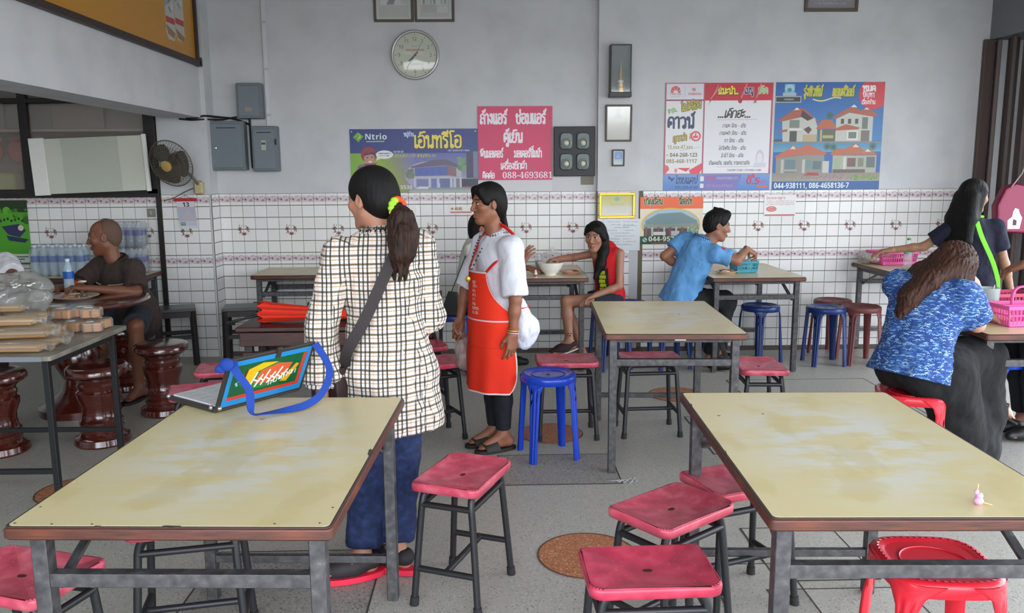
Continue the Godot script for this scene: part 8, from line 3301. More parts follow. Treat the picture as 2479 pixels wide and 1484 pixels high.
func person_at_left(black_hair: Material):
	var s := {
		"label": "person in a white short sleeved shirt with dark hair, cut off by the left edge", "at": V(-3.35, 0, -5.45), "skin": Color(0.40, 0.25, 0.18),
		"hip": V(-3.36, 0.60, -5.46), "chest": V(-3.335, 1.205, -5.40), "head": V(-3.30, 1.375, -5.36), "hf": V(0.5, 0, 0.86), "cf": V(0.35, 0, 0.93), "ff": V(0.6, -0.1, 0.75),
		"el": V(-3.085, 1.00, -5.36), "wl": V(-3.22, 0.88, -5.22), "er": V(-3.55, 0.98, -5.25), "wr": V(-3.40, 0.86, -5.10), "pl": V(0, -1, 0), "pr": V(0, -1, 0),
		"kl": V(-3.12, 0.57, -5.14), "al": V(-3.14, 0.10, -5.16), "kr": V(-3.28, 0.57, -5.06), "ar": V(-3.30, 0.10, -5.1), "tl": V(0.2, 0, 1), "tr": V(0.1, 0, 1),
		"girth": 1.08, "sw": 0.165, "cell": 0.0155,
	}
	s.chest = V(-3.335, 1.09, -5.40)
	s.head = V(-3.245, 1.30, -5.37)
	var t := person(s)
	var f := Field.new()
	torso(f, s, 0.018, 0.05, 1.05)
	sleeve(f, s, "l", 0.75, 0.024, 1.25)
	sleeve(f, s, "r", 0.75, 0.024, 1.25)
	garment(s, "white_shirt", f, cloth_mat(Color(0.78, 0.78, 0.79)), 0.0125, 0.010)
	var sh := Field.new()
	trouser(sh, s, 1.9, 0.012, 1.1)
	garment(s, "trousers", sh, cloth_mat(Color(0.06, 0.06, 0.07)), 0.0135)
	hair_cap(s, black_hair, func(h: Field):
		h.blob(V(0, 0.03, -0.03), V(0.085, 0.09, 0.10), 0.03), 0.0, 0.006)
	for q in ["l", "r"]:
		shoe(s, "shoe", q, 0.006, M.black, -0.005)


func person_at_right(black_hair: Material):
	var s := {
		"label": "diner at the right edge of whom little but a bare bent arm shows", "at": V(3.62, 0, -4.85), "skin": Color(0.50, 0.33, 0.25),
		"hip": V(3.66, 0.60, -4.85), "chest": V(3.66, 1.06, -4.85), "head": V(3.62, 1.27, -4.85), "hf": V(-1, 0, 0.05), "cf": V(-0.97, 0, 0.2), "ff": V(-0.95, -0.1, 0.1),
		"el": V(3.42, 1.075, -4.66), "wl": V(3.235, 1.02, -4.80), "er": V(3.45, 0.86, -5.02), "wr": V(3.24, 0.84, -5.0), "pl": V(0.2, -0.9, -0.3), "pr": V(0, -1, 0),
		"kl": V(3.24, 0.58, -4.78), "al": V(3.30, 0.10, -4.78), "kr": V(3.24, 0.58, -4.93), "ar": V(3.32, 0.10, -4.93), "tl": V(-1, 0, 0.05), "tr": V(-1, 0, 0),
		"girth": 0.95, "sw": 0.155, "cell": 0.0155,
	}
	s.el = V(3.44, 1.20, -4.72)
	s.wl = V(3.245, 1.075, -4.93)
	var t := person(s)
	var f := Field.new()
	torso(f, s, 0.016, 0.05, 1.05)
	sleeve(f, s, "l", 0.55, 0.018, 1.2)
	sleeve(f, s, "r", 0.55, 0.018, 1.2)
	garment(s, "dark_top", f, cloth_mat(Color(0.07, 0.06, 0.07)), 0.0135, 0.008)
	var sh := Field.new()
	trouser(sh, s, 1.9, 0.012, 1.1)
	garment(s, "trousers", sh, cloth_mat(Color(0.06, 0.06, 0.07)), 0.0135)
	hair_cap(s, black_hair, func(h: Field):
		h.blob(V(0, -0.04, -0.06), V(0.07, 0.1, 0.05), 0.03), 0.0, 0.006)
	for q in ["l", "r"]:
		shoe(s, "shoe", q, 0.006, M.black, -0.005)


# ------------------------------------------------------------------ things on the tables
func bowl_of(prof: Array, segs := 32) -> Geo:
	var g := Geo.new()
	g.lathe(prof, segs)
	return g

func basket(called: String, label: String, at: Vector3, turn: float, w: float, l: float, h: float, m: Material, handle: bool, cat := "basket") -> Node3D:
	var t := thing(called, label, cat, at, turn)
	var base := Geo.new()
	base.box(Vector3(0, 0.004, 0), Vector3(w * 0.88, 0.008, l * 0.88), 0.003)
	part(t, "base", base, m)
	var rim := Geo.new()
	for s in [-1, 1]:
		rim.box(Vector3(0, h - 0.010, s * l * 0.5), Vector3(w + 0.012, 0.022, 0.010), 0.003)
		rim.box(Vector3(s * w * 0.5, h - 0.010, 0), Vector3(0.010, 0.022, l), 0.003)
		rim.box(Vector3(0, 0.018, s * l * 0.455), Vector3(w * 0.92, 0.03, 0.006), 0.002)
		rim.box(Vector3(s * w * 0.455, 0.018, 0), Vector3(0.006, 0.03, l * 0.9), 0.002)
		rim.box(Vector3(0, h * 0.55, s * l * 0.478), Vector3(w * 0.955, 0.008, 0.005), 0.001)
		rim.box(Vector3(s * w * 0.478, h * 0.55, 0), Vector3(0.005, 0.008, l * 0.95), 0.001)
	part(t, "rim", rim, m)
	var slats := Geo.new()
	var n := int(w / 0.022)
	for k in n + 1:
		var x := (float(k) / n - 0.5)
		for s in [-1, 1]:
			slats.bar(Vector3(x * w * 0.92, 0.01, s * l * 0.455), Vector3(x * w, h - 0.01, s * l * 0.5), 0.010, 0.004, 0.001)
	var n2 := int(l / 0.022)
	for k in n2 + 1:
		var z := (float(k) / n2 - 0.5)
		for s in [-1, 1]:
			slats.bar(Vector3(s * w * 0.455, 0.01, z * l * 0.9), Vector3(s * w * 0.5, h - 0.01, z * l), 0.004, 0.010, 0.001)
	var so := part(t, "slats", slats, m)
	so.set_meta("kind", "stuff")
	if handle:
		var g := Geo.new()
		g.tube(curve3([Vector3(-w * 0.22, h - 0.01, 0), Vector3(-w * 0.22, h + 0.055, 0), Vector3(-w * 0.12, h + 0.09, 0), Vector3(w * 0.12, h + 0.09, 0), Vector3(w * 0.22, h + 0.055, 0), Vector3(w * 0.22, h - 0.01, 0)], 5), 0.012, 8, true, 0.6)
		g.box(Vector3(0, h - 0.012, 0), Vector3(w, 0.016, 0.02), 0.003)
		part(t, "handle", g, m)
	return t

func make_bottle(called: String, label: String, at: Vector3, h: float, r: float, body: Material, drink: Material, cap: Color, band: Material, group := "", fill := 0.8) -> Node3D:
	var t := thing(called, label, "bottle", at, 0.0, group)
	var g := Geo.new()
	var p := [Vector2(0, 0.0), Vector2(r * 0.8, 0.0), Vector2(r, 0.012), Vector2(r, h * 0.22)]
	for k in 5:
		p.append(Vector2(r * (0.95 if k % 2 else 1.0), h * (0.25 + 0.07 * k)))
	p.append_array([Vector2(r, h * 0.62), Vector2(r * 0.94, h * 0.70), Vector2(r * 0.62, h * 0.82), Vector2(r * 0.36, h * 0.90), Vector2(r * 0.36, h * 0.94)])
	g.lathe(p, 16)
	part(t, "body", g, body)
	if drink:
		var d := Geo.new()
		d.lathe([Vector2(0, 0.004), Vector2(r * 0.78, 0.004), Vector2(r * 0.93, 0.016), Vector2(r * 0.90, h * minf(fill, 0.62)), Vector2(r * (0.6 if fill > 0.7 else 0.9), h * fill), Vector2(0, h * fill)], 14)
		part(t, "drink", d, drink)
	var b := Geo.new()
	b.lathe([Vector2(r * 1.012, h * 0.46), Vector2(r * 1.012, h * 0.66)], 16)
	part(t, "label_band", b, band)
	var c := Geo.new()
	c.lathe([Vector2(r * 0.42, h * 0.93), Vector2(r * 0.44, h * 0.99), Vector2(r * 0.38, h), Vector2(0, h)], 14)
	part(t, "cap", c, std(cap, 0.4))
	return t

func plate_with_food(label: String, at: Vector3, r: float, m: Material, foods: Array, group := "") -> Node3D:
	var t := thing("plate", label, "plate", at, 0.0, group)
	part(t, "dish", bowl_of([Vector2(0, 0.0), Vector2(r * 0.6, 0.0), Vector2(r * 0.64, 0.004), Vector2(r * 0.98, 0.020), Vector2(r, 0.023), Vector2(r * 0.97, 0.025), Vector2(r * 0.62, 0.009), Vector2(0, 0.007)], 36), m)
	var i := 0
	for c in foods:
		var g := Geo.new()
		for k in 9:
			var a := i * 2.1 + k * 2.4
			var d := r * 0.30 * sqrt(k / 9.0)
			g.ball(Vector3(cos(a) * d + cos(i * 2.1) * r * 0.3, 0.013 + 0.010 * (1.0 - k / 9.0), sin(a) * d + sin(i * 2.1) * r * 0.3), Vector3(0.020, 0.011, 0.016) * (r / 0.13), 8, 6, Basis(Vector3.UP, a))
		part(t, "food", g, std(c, 0.7))
		i += 1
	return t

func build_table_things():
	var y := TOP
	# ---- folding menu stand at the far end of the left table
	var a := Vector3(-1.0, y, -2.885)
	var u := Vector3(0.61, 0, -0.79).normalized()
	var n := Vector3(0.79, 0, 0.61).normalized()
	var st := thing("menu_stand", "folding menu stand standing open, blue and green cover with a blue carrying strap", "menu stand", a)
	var w := 0.385
	var dk := std(Color(0.19, 0.17, 0.155), 0.5)
	var base := Geo.new()
	base.xf = Transform3D(Basis(u, Vector3.UP, -n), -n * 0.15 + u * w * 0.5 + Vector3.UP * 0.010)
	base.box(Vector3.ZERO, Vector3(w, 0.016, 0.30), 0.004)
	part(st, "base_board", base, dk)
	var mp := Paint.new(360, 280, Color(0.74, 0.74, 0.76))
	for i in 5:
		for k in 4:
			mp.rect(10 + k * 88, 8 + i * 54, 80, 46, Color(0.80, 0.80, 0.80))
			mp.scribble(16 + k * 88, 16 + i * 54, 60, 8, Color(0.56, 0.56, 0.58), i * 7 + k, 2)
			mp.scribble(16 + k * 88, 32 + i * 54, 46, 8, Color(0.62, 0.61, 0.62), i * 9 + k, 2)
	mp.rect(0, 0, 360, 6, Color(0.25, 0.40, 0.62))
	var pages := Geo.new()
	pages.xf = base.xf
	pages.box(Vector3(0, 0.012, 0.0), Vector3(w - 0.03, 0.008, 0.27), 0.002)
	part(st, "menu_pages", pages, textured(mp.tex(), 0.5))
	var lean := (Vector3.UP * 0.89 + n * 0.455).normalized()
	var face := u.cross(lean).normalized()
	if face.dot(n) < 0.0:
		face = -face
	var pb := Basis(u, lean, u.cross(lean))
	var ph := 0.225
	var cp := Paint.new(560, 330, Color(0.13, 0.50, 0.74))
	cp.rect(28, 36, 504, 250, Color(0.03, 0.33, 0.19))
	cp.rect(28, 262, 504, 26, Color(0.76, 0.22, 0.14))
	cp.rect(506, 36, 24, 250, Color(0.76, 0.22, 0.14))
	cp.oval(Vector2(250, 150), 170, 92, Color(0.16, 0.45, 0.20))
	cp.poly([Vector2(110, 190), Vector2(130, 80), Vector2(220, 50), Vector2(330, 66), Vector2(200, 110), Vector2(160, 210)], Color(0.86, 0.68, 0.08))
	cp.poly([Vector2(110, 192), Vector2(130, 80), Vector2(118, 74), Vector2(92, 160)], Color(0.30, 0.18, 0.10))
	cp.poly([Vector2(190, 200), Vector2(220, 110), Vector2(330, 80), Vector2(440, 96), Vector2(420, 170), Vector2(300, 214)], Color(0.80, 0.34, 0.20))
	cp.poly([Vector2(380, 230), Vector2(470, 110), Vector2(496, 120), Vector2(430, 240)], Color(0.80, 0.60, 0.10))
	for k in 6:
		cp.line(Vector2(160 + k * 42, 226 - k * 4), Vector2(196 + k * 44, 120 + (k % 2) * 26), 13, Color(0.84, 0.84, 0.80))
		cp.line(Vector2(180 + k * 40, 168), Vector2(214 + k * 38, 186), 11, Color(0.84, 0.84, 0.80))
	for k in 5:
		cp.scribble(300 + k * 34, 206 - k * 12, 26, 30, Color(0.86, 0.86, 0.84), 40 + k, 6)
	for k in 9:
		cp.disc(Vector2(60 + (k * 7) % 22, 70 + k * 14), 8, Color(0.50, 0.74, 0.78))
	var cover := Geo.new()
	cover.xf = Transform3D(pb, u * w * 0.5 + lean * ph * 0.5 + Vector3.UP * 0.012)
	cover.box(Vector3.ZERO, Vector3(w, ph, 0.012), 0.003)
	part(st, "cover_board", cover, dk)
	var sgn := 1.0 if pb.z.dot(face) > 0.0 else -1.0
	var prn := Geo.new()
	prn.xf = cover.xf
	var zz := sgn * 0.0075
	var hx := w * 0.5 - 0.014
	var hy := ph * 0.5 - 0.012
	prn.quad(Vector3(-hx, -hy, zz), Vector3(hx, -hy, zz), Vector3(hx, hy, zz), Vector3(-hx, hy, zz), Vector3(0, 0, sgn))
	part(st, "cover_print", prn, textured(cp.tex(), 0.3))
	var clip := Geo.new()
	clip.xf = cover.xf
	clip.box(Vector3(0.02, ph * 0.5 - 0.01, zz), Vector3(0.022, 0.045, 0.010), 0.002)
	part(st, "steel_clip", clip, std(Color(0.28, 0.26, 0.24), 0.35, 0.5))
	var rv := Geo.new()
	for q in [Vector3(-w * 0.5 + 0.012, ph * 0.5 - 0.012, zz), Vector3(-w * 0.5 + 0.012, -ph * 0.5 + 0.012, zz)]:
		rv.ball(cover.xf * q, Vector3(0.009, 0.009, 0.009), 10, 7)
	rv.ball(-n * 0.02 + Vector3.UP * 0.02, Vector3(0.009, 0.009, 0.009), 10, 7)
	rv.ball(-n * 0.29 + Vector3.UP * 0.02, Vector3(0.009, 0.009, 0.009), 10, 7)
	part(st, "rivets", rv, M.chrome)
	var top0 := lean * ph + Vector3.UP * 0.012
	var way := curve3([top0 + face * 0.012 + u * 0.01, top0 + face * 0.03 + Vector3(0.01, -0.03, 0.0), Vector3(0.145, 0.10, 0.06), Vector3(0.155, 0.025, 0.075), Vector3(0.20, 0.012, 0.055), Vector3(0.28, 0.012, 0.0), Vector3(0.355, 0.035, -0.10), Vector3(0.375, 0.11, -0.20), top0 + u * (w - 0.01) + face * 0.012], 6)
	var rows := []
	for k in way.size():
		var tw := sin(k * 0.22) * 0.6
		var d: Vector3 = (way[mini(k + 1, way.size() - 1)] - way[maxi(k - 1, 0)]).normalized()
		var sd: Vector3 = d.cross(Vector3(0.3, 0.9, 0.4)).normalized().rotated(d, tw) * 0.014
		var base_lift := Vector3.UP * maxf(0.0, 0.016 - way[k].y)
		rows.append([way[k] - sd + base_lift, way[k] + base_lift, way[k] + sd + base_lift])
	var rb := Geo.new()
	rb.sheet(rows, 0.003)
	var blue := cloth_mat(Color(0.05, 0.22, 0.55))
	part(st, "carrying_strap", rb, blue)
	var kn := Geo.new()
	kn.ball(top0 + face * 0.014 + Vector3(-0.012, -0.008, 0.01), Vector3(0.026, 0.024, 0.020), 12, 8)
	kn.ball(top0 + face * 0.014 + Vector3(-0.032, -0.022, 0.012), Vector3(0.020, 0.016, 0.012), 12, 8)
	part(st, "strap_knot", kn, blue)

	# ---- pink sweet on the right table
	var cd := thing("sweet", "tiny twisted pink sweet with a cocktail stick through it, on the right table", "sweet", Vector3(1.235, y, -1.975))
	var g := Geo.new()
	g.ball(Vector3(0, 0.011, 0), Vector3(0.012, 0.011, 0.012), 12, 8)
	g.ball(Vector3(0.004, 0.022, -0.004), Vector3(0.009, 0.009, 0.009), 12, 8)
	g.ball(Vector3(-0.003, 0.032, -0.006), Vector3(0.006, 0.007, 0.006), 10, 7)
	part(cd, "jelly", g, std(Color(0.86, 0.62, 0.76), 0.3))
	var g2 := Geo.new()
	g2.tube([Vector3(-0.002, 0.028, -0.006), Vector3(0.002, 0.052, -0.010)], 0.0013, 6)
	g2.tube([Vector3(0.008, 0.008, 0.004), Vector3(0.030, 0.003, 0.010)], 0.0013, 6)
	part(cd, "cocktail_stick", g2, std(Color(0.84, 0.74, 0.50), 0.6))

	# ---- the girl's table
	var bw := thing("soup_bowl", "white ceramic soup bowl in front of the girl in red", "bowl", Vector3(0.485, y, -6.86))
	part(bw, "bowl", bowl_of([Vector2(0, 0.0), Vector2(0.048, 0.0), Vector2(0.05, 0.012), Vector2(0.07, 0.03), Vector2(0.098, 0.07), Vector2(0.112, 0.105), Vector2(0.110, 0.108), Vector2(0.105, 0.104), Vector2(0.09, 0.07), Vector2(0.06, 0.03), Vector2(0, 0.022)]), M.white_ceramic)
	var sp := Geo.new()
	sp.lathe([Vector2(0, 0.085), Vector2(0.094, 0.085)], 28)
	part(bw, "soup", sp, std(Color(0.45, 0.30, 0.18), 0.2))
	plate_with_food("pale pink plate of fried food beside the white soup bowl", Vector3(0.665, y, -6.96), 0.10, std(Color(0.82, 0.62, 0.56), 0.25), [Color(0.55, 0.28, 0.16), Color(0.80, 0.76, 0.66)])
	var rbot := thing("small_bottle", "tiny bottle with a red and white wrapper, left of the soup bowl", "bottle", Vector3(0.352, y, -6.72))
	var b1 := Geo.new()
	b1.lathe([Vector2(0, 0), Vector2(0.013, 0), Vector2(0.013, 0.035), Vector2(0.008, 0.045), Vector2(0.008, 0.06), Vector2(0, 0.06)], 14)
	part(rbot, "bottle", b1, std(Color(0.85, 0.80, 0.78), 0.3))
	var b2 := Geo.new()
	b2.lathe([Vector2(0.0136, 0.006), Vector2(0.0136, 0.022)], 14)
	part(rbot, "red_band", b2, std(Color(0.72, 0.10, 0.12), 0.4))
	var gl := thing("iced_drink", "clear cup of dark iced drink behind the soup bowl", "cup", Vector3(0.41, y, -7.22))
	part(gl, "cup", bowl_of([Vector2(0, 0), Vector2(0.03, 0), Vector2(0.042, 0.13), Vector2(0.040, 0.13), Vector2(0.029, 0.004), Vector2(0, 0.004)], 20), glass(Color(0.9, 0.92, 0.92, 0.2)))
	part(gl, "drink", bowl_of([Vector2(0, 0.006), Vector2(0.029, 0.006), Vector2(0.036, 0.085), Vector2(0, 0.085)], 20), std(Color(0.13, 0.07, 0.06), 0.2))
	var fs := Geo.new()
	for k in 5:
		fs.ball(Vector3(0.02 * sin(k * 2.0), 0.03 + 0.03 * k, 0.02 * cos(k * 1.6)), Vector3(0.055 - 0.008 * k, 0.04, 0.05 - 0.006 * k), 9, 6)
	single("plastic_wrapping", fs, film(Color(0.86, 0.88, 0.88, 0.18), 0.1), "crumpled clear plastic wrapping standing behind the iced drink", "wrapping", Vector3(0.52, y, -7.45))

	# ---- the man's table
	var cad := basket("condiment_caddy", "turquoise plastic caddy with a handle that the man in blue reaches for", Vector3(2.135, y, -6.94), 0.15, 0.19, 0.15, 0.10, M.teal_basket, true, "caddy")
	for q in [[-0.045, 0.02], [0.045, 0.02], [0.0, -0.04]]:
		var jr := Geo.new()
		jr.lathe([Vector2(0, 0), Vector2(0.026, 0), Vector2(0.028, 0.08), Vector2(0.026, 0.083), Vector2(0, 0.083)], 16)
		var jo := thing("condiment_jar", "small clear jar standing in the turquoise caddy", "jar", cad.position + Vector3(q[0], 0.009, q[1]), 0.0, "jars in the turquoise caddy")
		part(jo, "glass_body", jr, glass(Color(0.85, 0.88, 0.86, 0.35)))
		var lid := Geo.new()
		lid.lathe([Vector2(0.028, 0.083), Vector2(0.028, 0.095), Vector2(0, 0.098)], 16)
		part(jo, "lid", lid, std(Color(0.78, 0.78, 0.76), 0.4))
	var bk := Geo.new()
	for k in 3:
		bk.ball(Vector3(0.02 - 0.02 * k, 0.12 + 0.02 * k, 0.03 - 0.03 * k), Vector3(0.03, 0.028, 0.02), 9, 6)
	single("paper_napkin", bk, std(Color(0.86, 0.86, 0.86), 0.8), "white crumpled napkin tucked in the turquoise caddy", "napkin", cad.position + Vector3(-0.05, 0.0, -0.02))
	plate_with_food("pinkish plate of rice and meat in front of the man in blue", Vector3(1.965, y, -6.86), 0.105, std(Color(0.80, 0.66, 0.60), 0.25), [Color(0.62, 0.40, 0.22), Color(0.82, 0.78, 0.70), Color(0.50, 0.30, 0.16)])

	# ---- far right wall table
	basket("pink_crate", "long pink slatted plastic crate against the wall on the far right table", Vector3(3.66, y, -7.46), 0.10, 0.34, 0.26, 0.12, M.pink_basket, false, "crate")
	make_bottle("water_bottle", "clear water bottle with a green cap and green label beside the pink crate", Vector3(3.675, y, -7.20), 0.255, 0.036, glass(Color(0.86, 0.93, 0.92, 0.25)), null, Color(0.25, 0.62, 0.20), std(Color(0.36, 0.66, 0.60), 0.3))
	var pk := Geo.new()
	for k in 9:
		pk.ball(Vector3(rng.randf_range(-0.12, 0.14), 0.035 + rng.randf_range(0, 0.05), rng.randf_range(-0.10, 0.10)), Vector3(0.05, 0.035, 0.045), 9, 6)
	single("clear_packet", pk, film(Color(0.72, 0.70, 0.66, 0.40), 0.15), "crumpled clear packet lying at the left end of the pink crate", "packet", Vector3(3.48, y, -7.40))
	var pk2 := Geo.new()
	for k in 8:
		pk2.ball(Vector3(rng.randf_range(-0.10, 0.12), 0.03 + rng.randf_range(0, 0.03), rng.randf_range(-0.06, 0.06)), Vector3(0.045, 0.03, 0.04), 9, 6)
	single("clear_packet", pk2, film(Color(0.66, 0.70, 0.66, 0.45), 0.15), "crumpled clear packet with a green band in front of the green capped bottle", "packet", Vector3(3.78, y, -6.98))
	var gd := Geo.new()
	gd.box(Vector3.ZERO, Vector3(0.10, 0.006, 0.02), 0.002)
	single("green_strip", gd, std(Color(0.20, 0.45, 0.22), 0.4), "short dark green strip lying by the foot of the green capped bottle", "strip", Vector3(3.585, y + 0.004, -7.03), 0.2)

	# ---- right hand table
	var cup := thing("plastic_cup", "tall pale frosted tumbler beside the leaning woman's elbow", "cup", Vector3(2.905, y, -4.72))
	part(cup, "tumbler", bowl_of([Vector2(0, 0), Vector2(0.046, 0), Vector2(0.050, 0.01), Vector2(0.058, 0.165), Vector2(0.055, 0.165), Vector2(0.046, 0.008), Vector2(0, 0.008)], 28), film(Color(0.72, 0.76, 0.74, 0.62), 0.3))
	var stw := Geo.new()
	stw.tube([Vector3(0.0, 0.02, 0.0), Vector3(0.03, 0.18, 0.0)], 0.003, 7)
	part(cup, "straw", stw, std(Color(0.85, 0.85, 0.85), 0.4))
	basket("pink_basket", "bright pink slatted basket with a hoop handle at the right edge, nearest the tumbler", Vector3(2.93, y, -4.44), 0.06, 0.30, 0.20, 0.115, M.pink_basket, true)
	basket("pink_basket", "deeper pink basket standing behind the bright pink one on the right hand table", Vector3(3.12, y, -4.88), 0.1, 0.26, 0.17, 0.115, std(Color(0.72, 0.24, 0.38), 0.4), false)
	var gb := Geo.new()
	var rows3 := []
	for i in 6:
		var row := []
		for k in 6:
			row.append(Vector3(-0.05 + 0.02 * k + 0.006 * sin(i), 0.16 - 0.032 * i, 0.008 * sin(k * 1.7 + i)))
		rows3.append(row)
	gb.sheet(rows3, 0.004)
	var gp := Paint.new(64, 96, Color(0.20, 0.58, 0.32))
	for i in 12:
		for k in 8:
			if (i + k) % 2:
				gp.rect(k * 8, i * 8, 8, 8, Color(0.72, 0.84, 0.74))
	single("checked_cloth", gb, textured(gp.tex(), 0.8), "green and white checked cloth hanging under the right hand table", "cloth", Vector3(2.80, 0.585, -4.62))
	# ---- magenta bag hung at the right edge
	var mb := thing("hanging_bag", "magenta shopping bag with a white figure printed on it, hung by the steel door", "bag", Vector3(4.30, 1.13, -6.75))
	var mg := Geo.new()
	mg.prism(PackedVector2Array([Vector2(-0.15, 0.02), Vector2(-0.12, 0.0), Vector2(0.26, -0.02), Vector2(0.30, 0.02), Vector2(0.30, 0.34), Vector2(0.22, 0.40), Vector2(0.08, 0.38), Vector2(-0.02, 0.40), Vector2(-0.11, 0.36), Vector2(-0.17, 0.22)]), -0.05, 0.05, true, 0.02)
	part(mb, "bag", mg, std(Color(0.48, 0.03, 0.22), 0.45))
	var wf := Geo.new()
	wf.prism(PackedVector2Array([Vector2(-0.07, 0.03), Vector2(0.03, 0.03), Vector2(0.045, 0.12), Vector2(0.02, 0.16), Vector2(0.01, 0.19), Vector2(-0.02, 0.20), Vector2(-0.035, 0.17), Vector2(-0.04, 0.13), Vector2(-0.075, 0.10)]), 0.0495, 0.0515)
	part(mb, "printed_figure", wf, std(Color(0.78, 0.76, 0.78), 0.5))
	var dks := Geo.new()
	dks.prism(PackedVector2Array([Vector2(-0.03, 0.06), Vector2(0.0, 0.06), Vector2(0.0, 0.10), Vector2(-0.03, 0.11)]), 0.0515, 0.0525)
	part(mb, "printed_detail", dks, std(Color(0.2, 0.05, 0.12), 0.5))
	var str2 := Geo.new()
	str2.tube([Vector3(-0.06, 0.37, 0.04), Vector3(0.03, 0.48, 0.02), Vector3(0.10, 0.62, -0.02)], 0.006, 6)
	str2.tube([Vector3(0.16, 0.38, 0.04), Vector3(0.13, 0.50, 0.02), Vector3(0.10, 0.62, -0.02)], 0.006, 6)
	part(mb, "handle_cord", str2, std(Color(0.55, 0.47, 0.45), 0.7))

	# ---- litter
	var sw := Geo.new()
	sw.tube([Vector3(-0.13, 0.003, 0), Vector3(0.13, 0.003, 0)], 0.003, 7)
	single("drinking_straw", sw, std(Color(0.50, 0.66, 0.30), 0.4), "green drinking straw dropped on the floor by the wall table", "straw", Vector3(2.33, 0, -7.22), 0.25)
	for q in [[0.03, -6.65, "by the far wall table"], [0.70, -5.62, "behind the middle table's front leg"]]:
		var lg := Geo.new()
		for k in 3:
			lg.ball(Vector3(0.012 * k, 0.009, 0.008 * (k % 2)), Vector3(0.016, 0.008, 0.010), 8, 5, Basis(Vector3.UP, k * 1.1))
		single("paper_scrap", lg, std(Color(0.82, 0.60, 0.64), 0.7), "crumpled pink paper scrap on the floor %s" % q[2], "scrap", Vector3(q[0], 0, q[1]))
	var tp := Geo.new()
	for k in 5:
		tp.tube(curve3([Vector3(-0.06 + 0.03 * k, 0.004, 0.01 * k), Vector3(-0.02 + 0.03 * k, 0.012, 0.02 - 0.01 * k), Vector3(0.02 + 0.02 * k, 0.004, 0.015)], 4), 0.004, 6, true, 0.4)
	single("plastic_string", tp, film(Color(0.72, 0.73, 0.74, 0.7), 0.2), "scrap of shiny plastic string round the middle table's front leg", "string", Vector3(0.66, 0, -4.22))


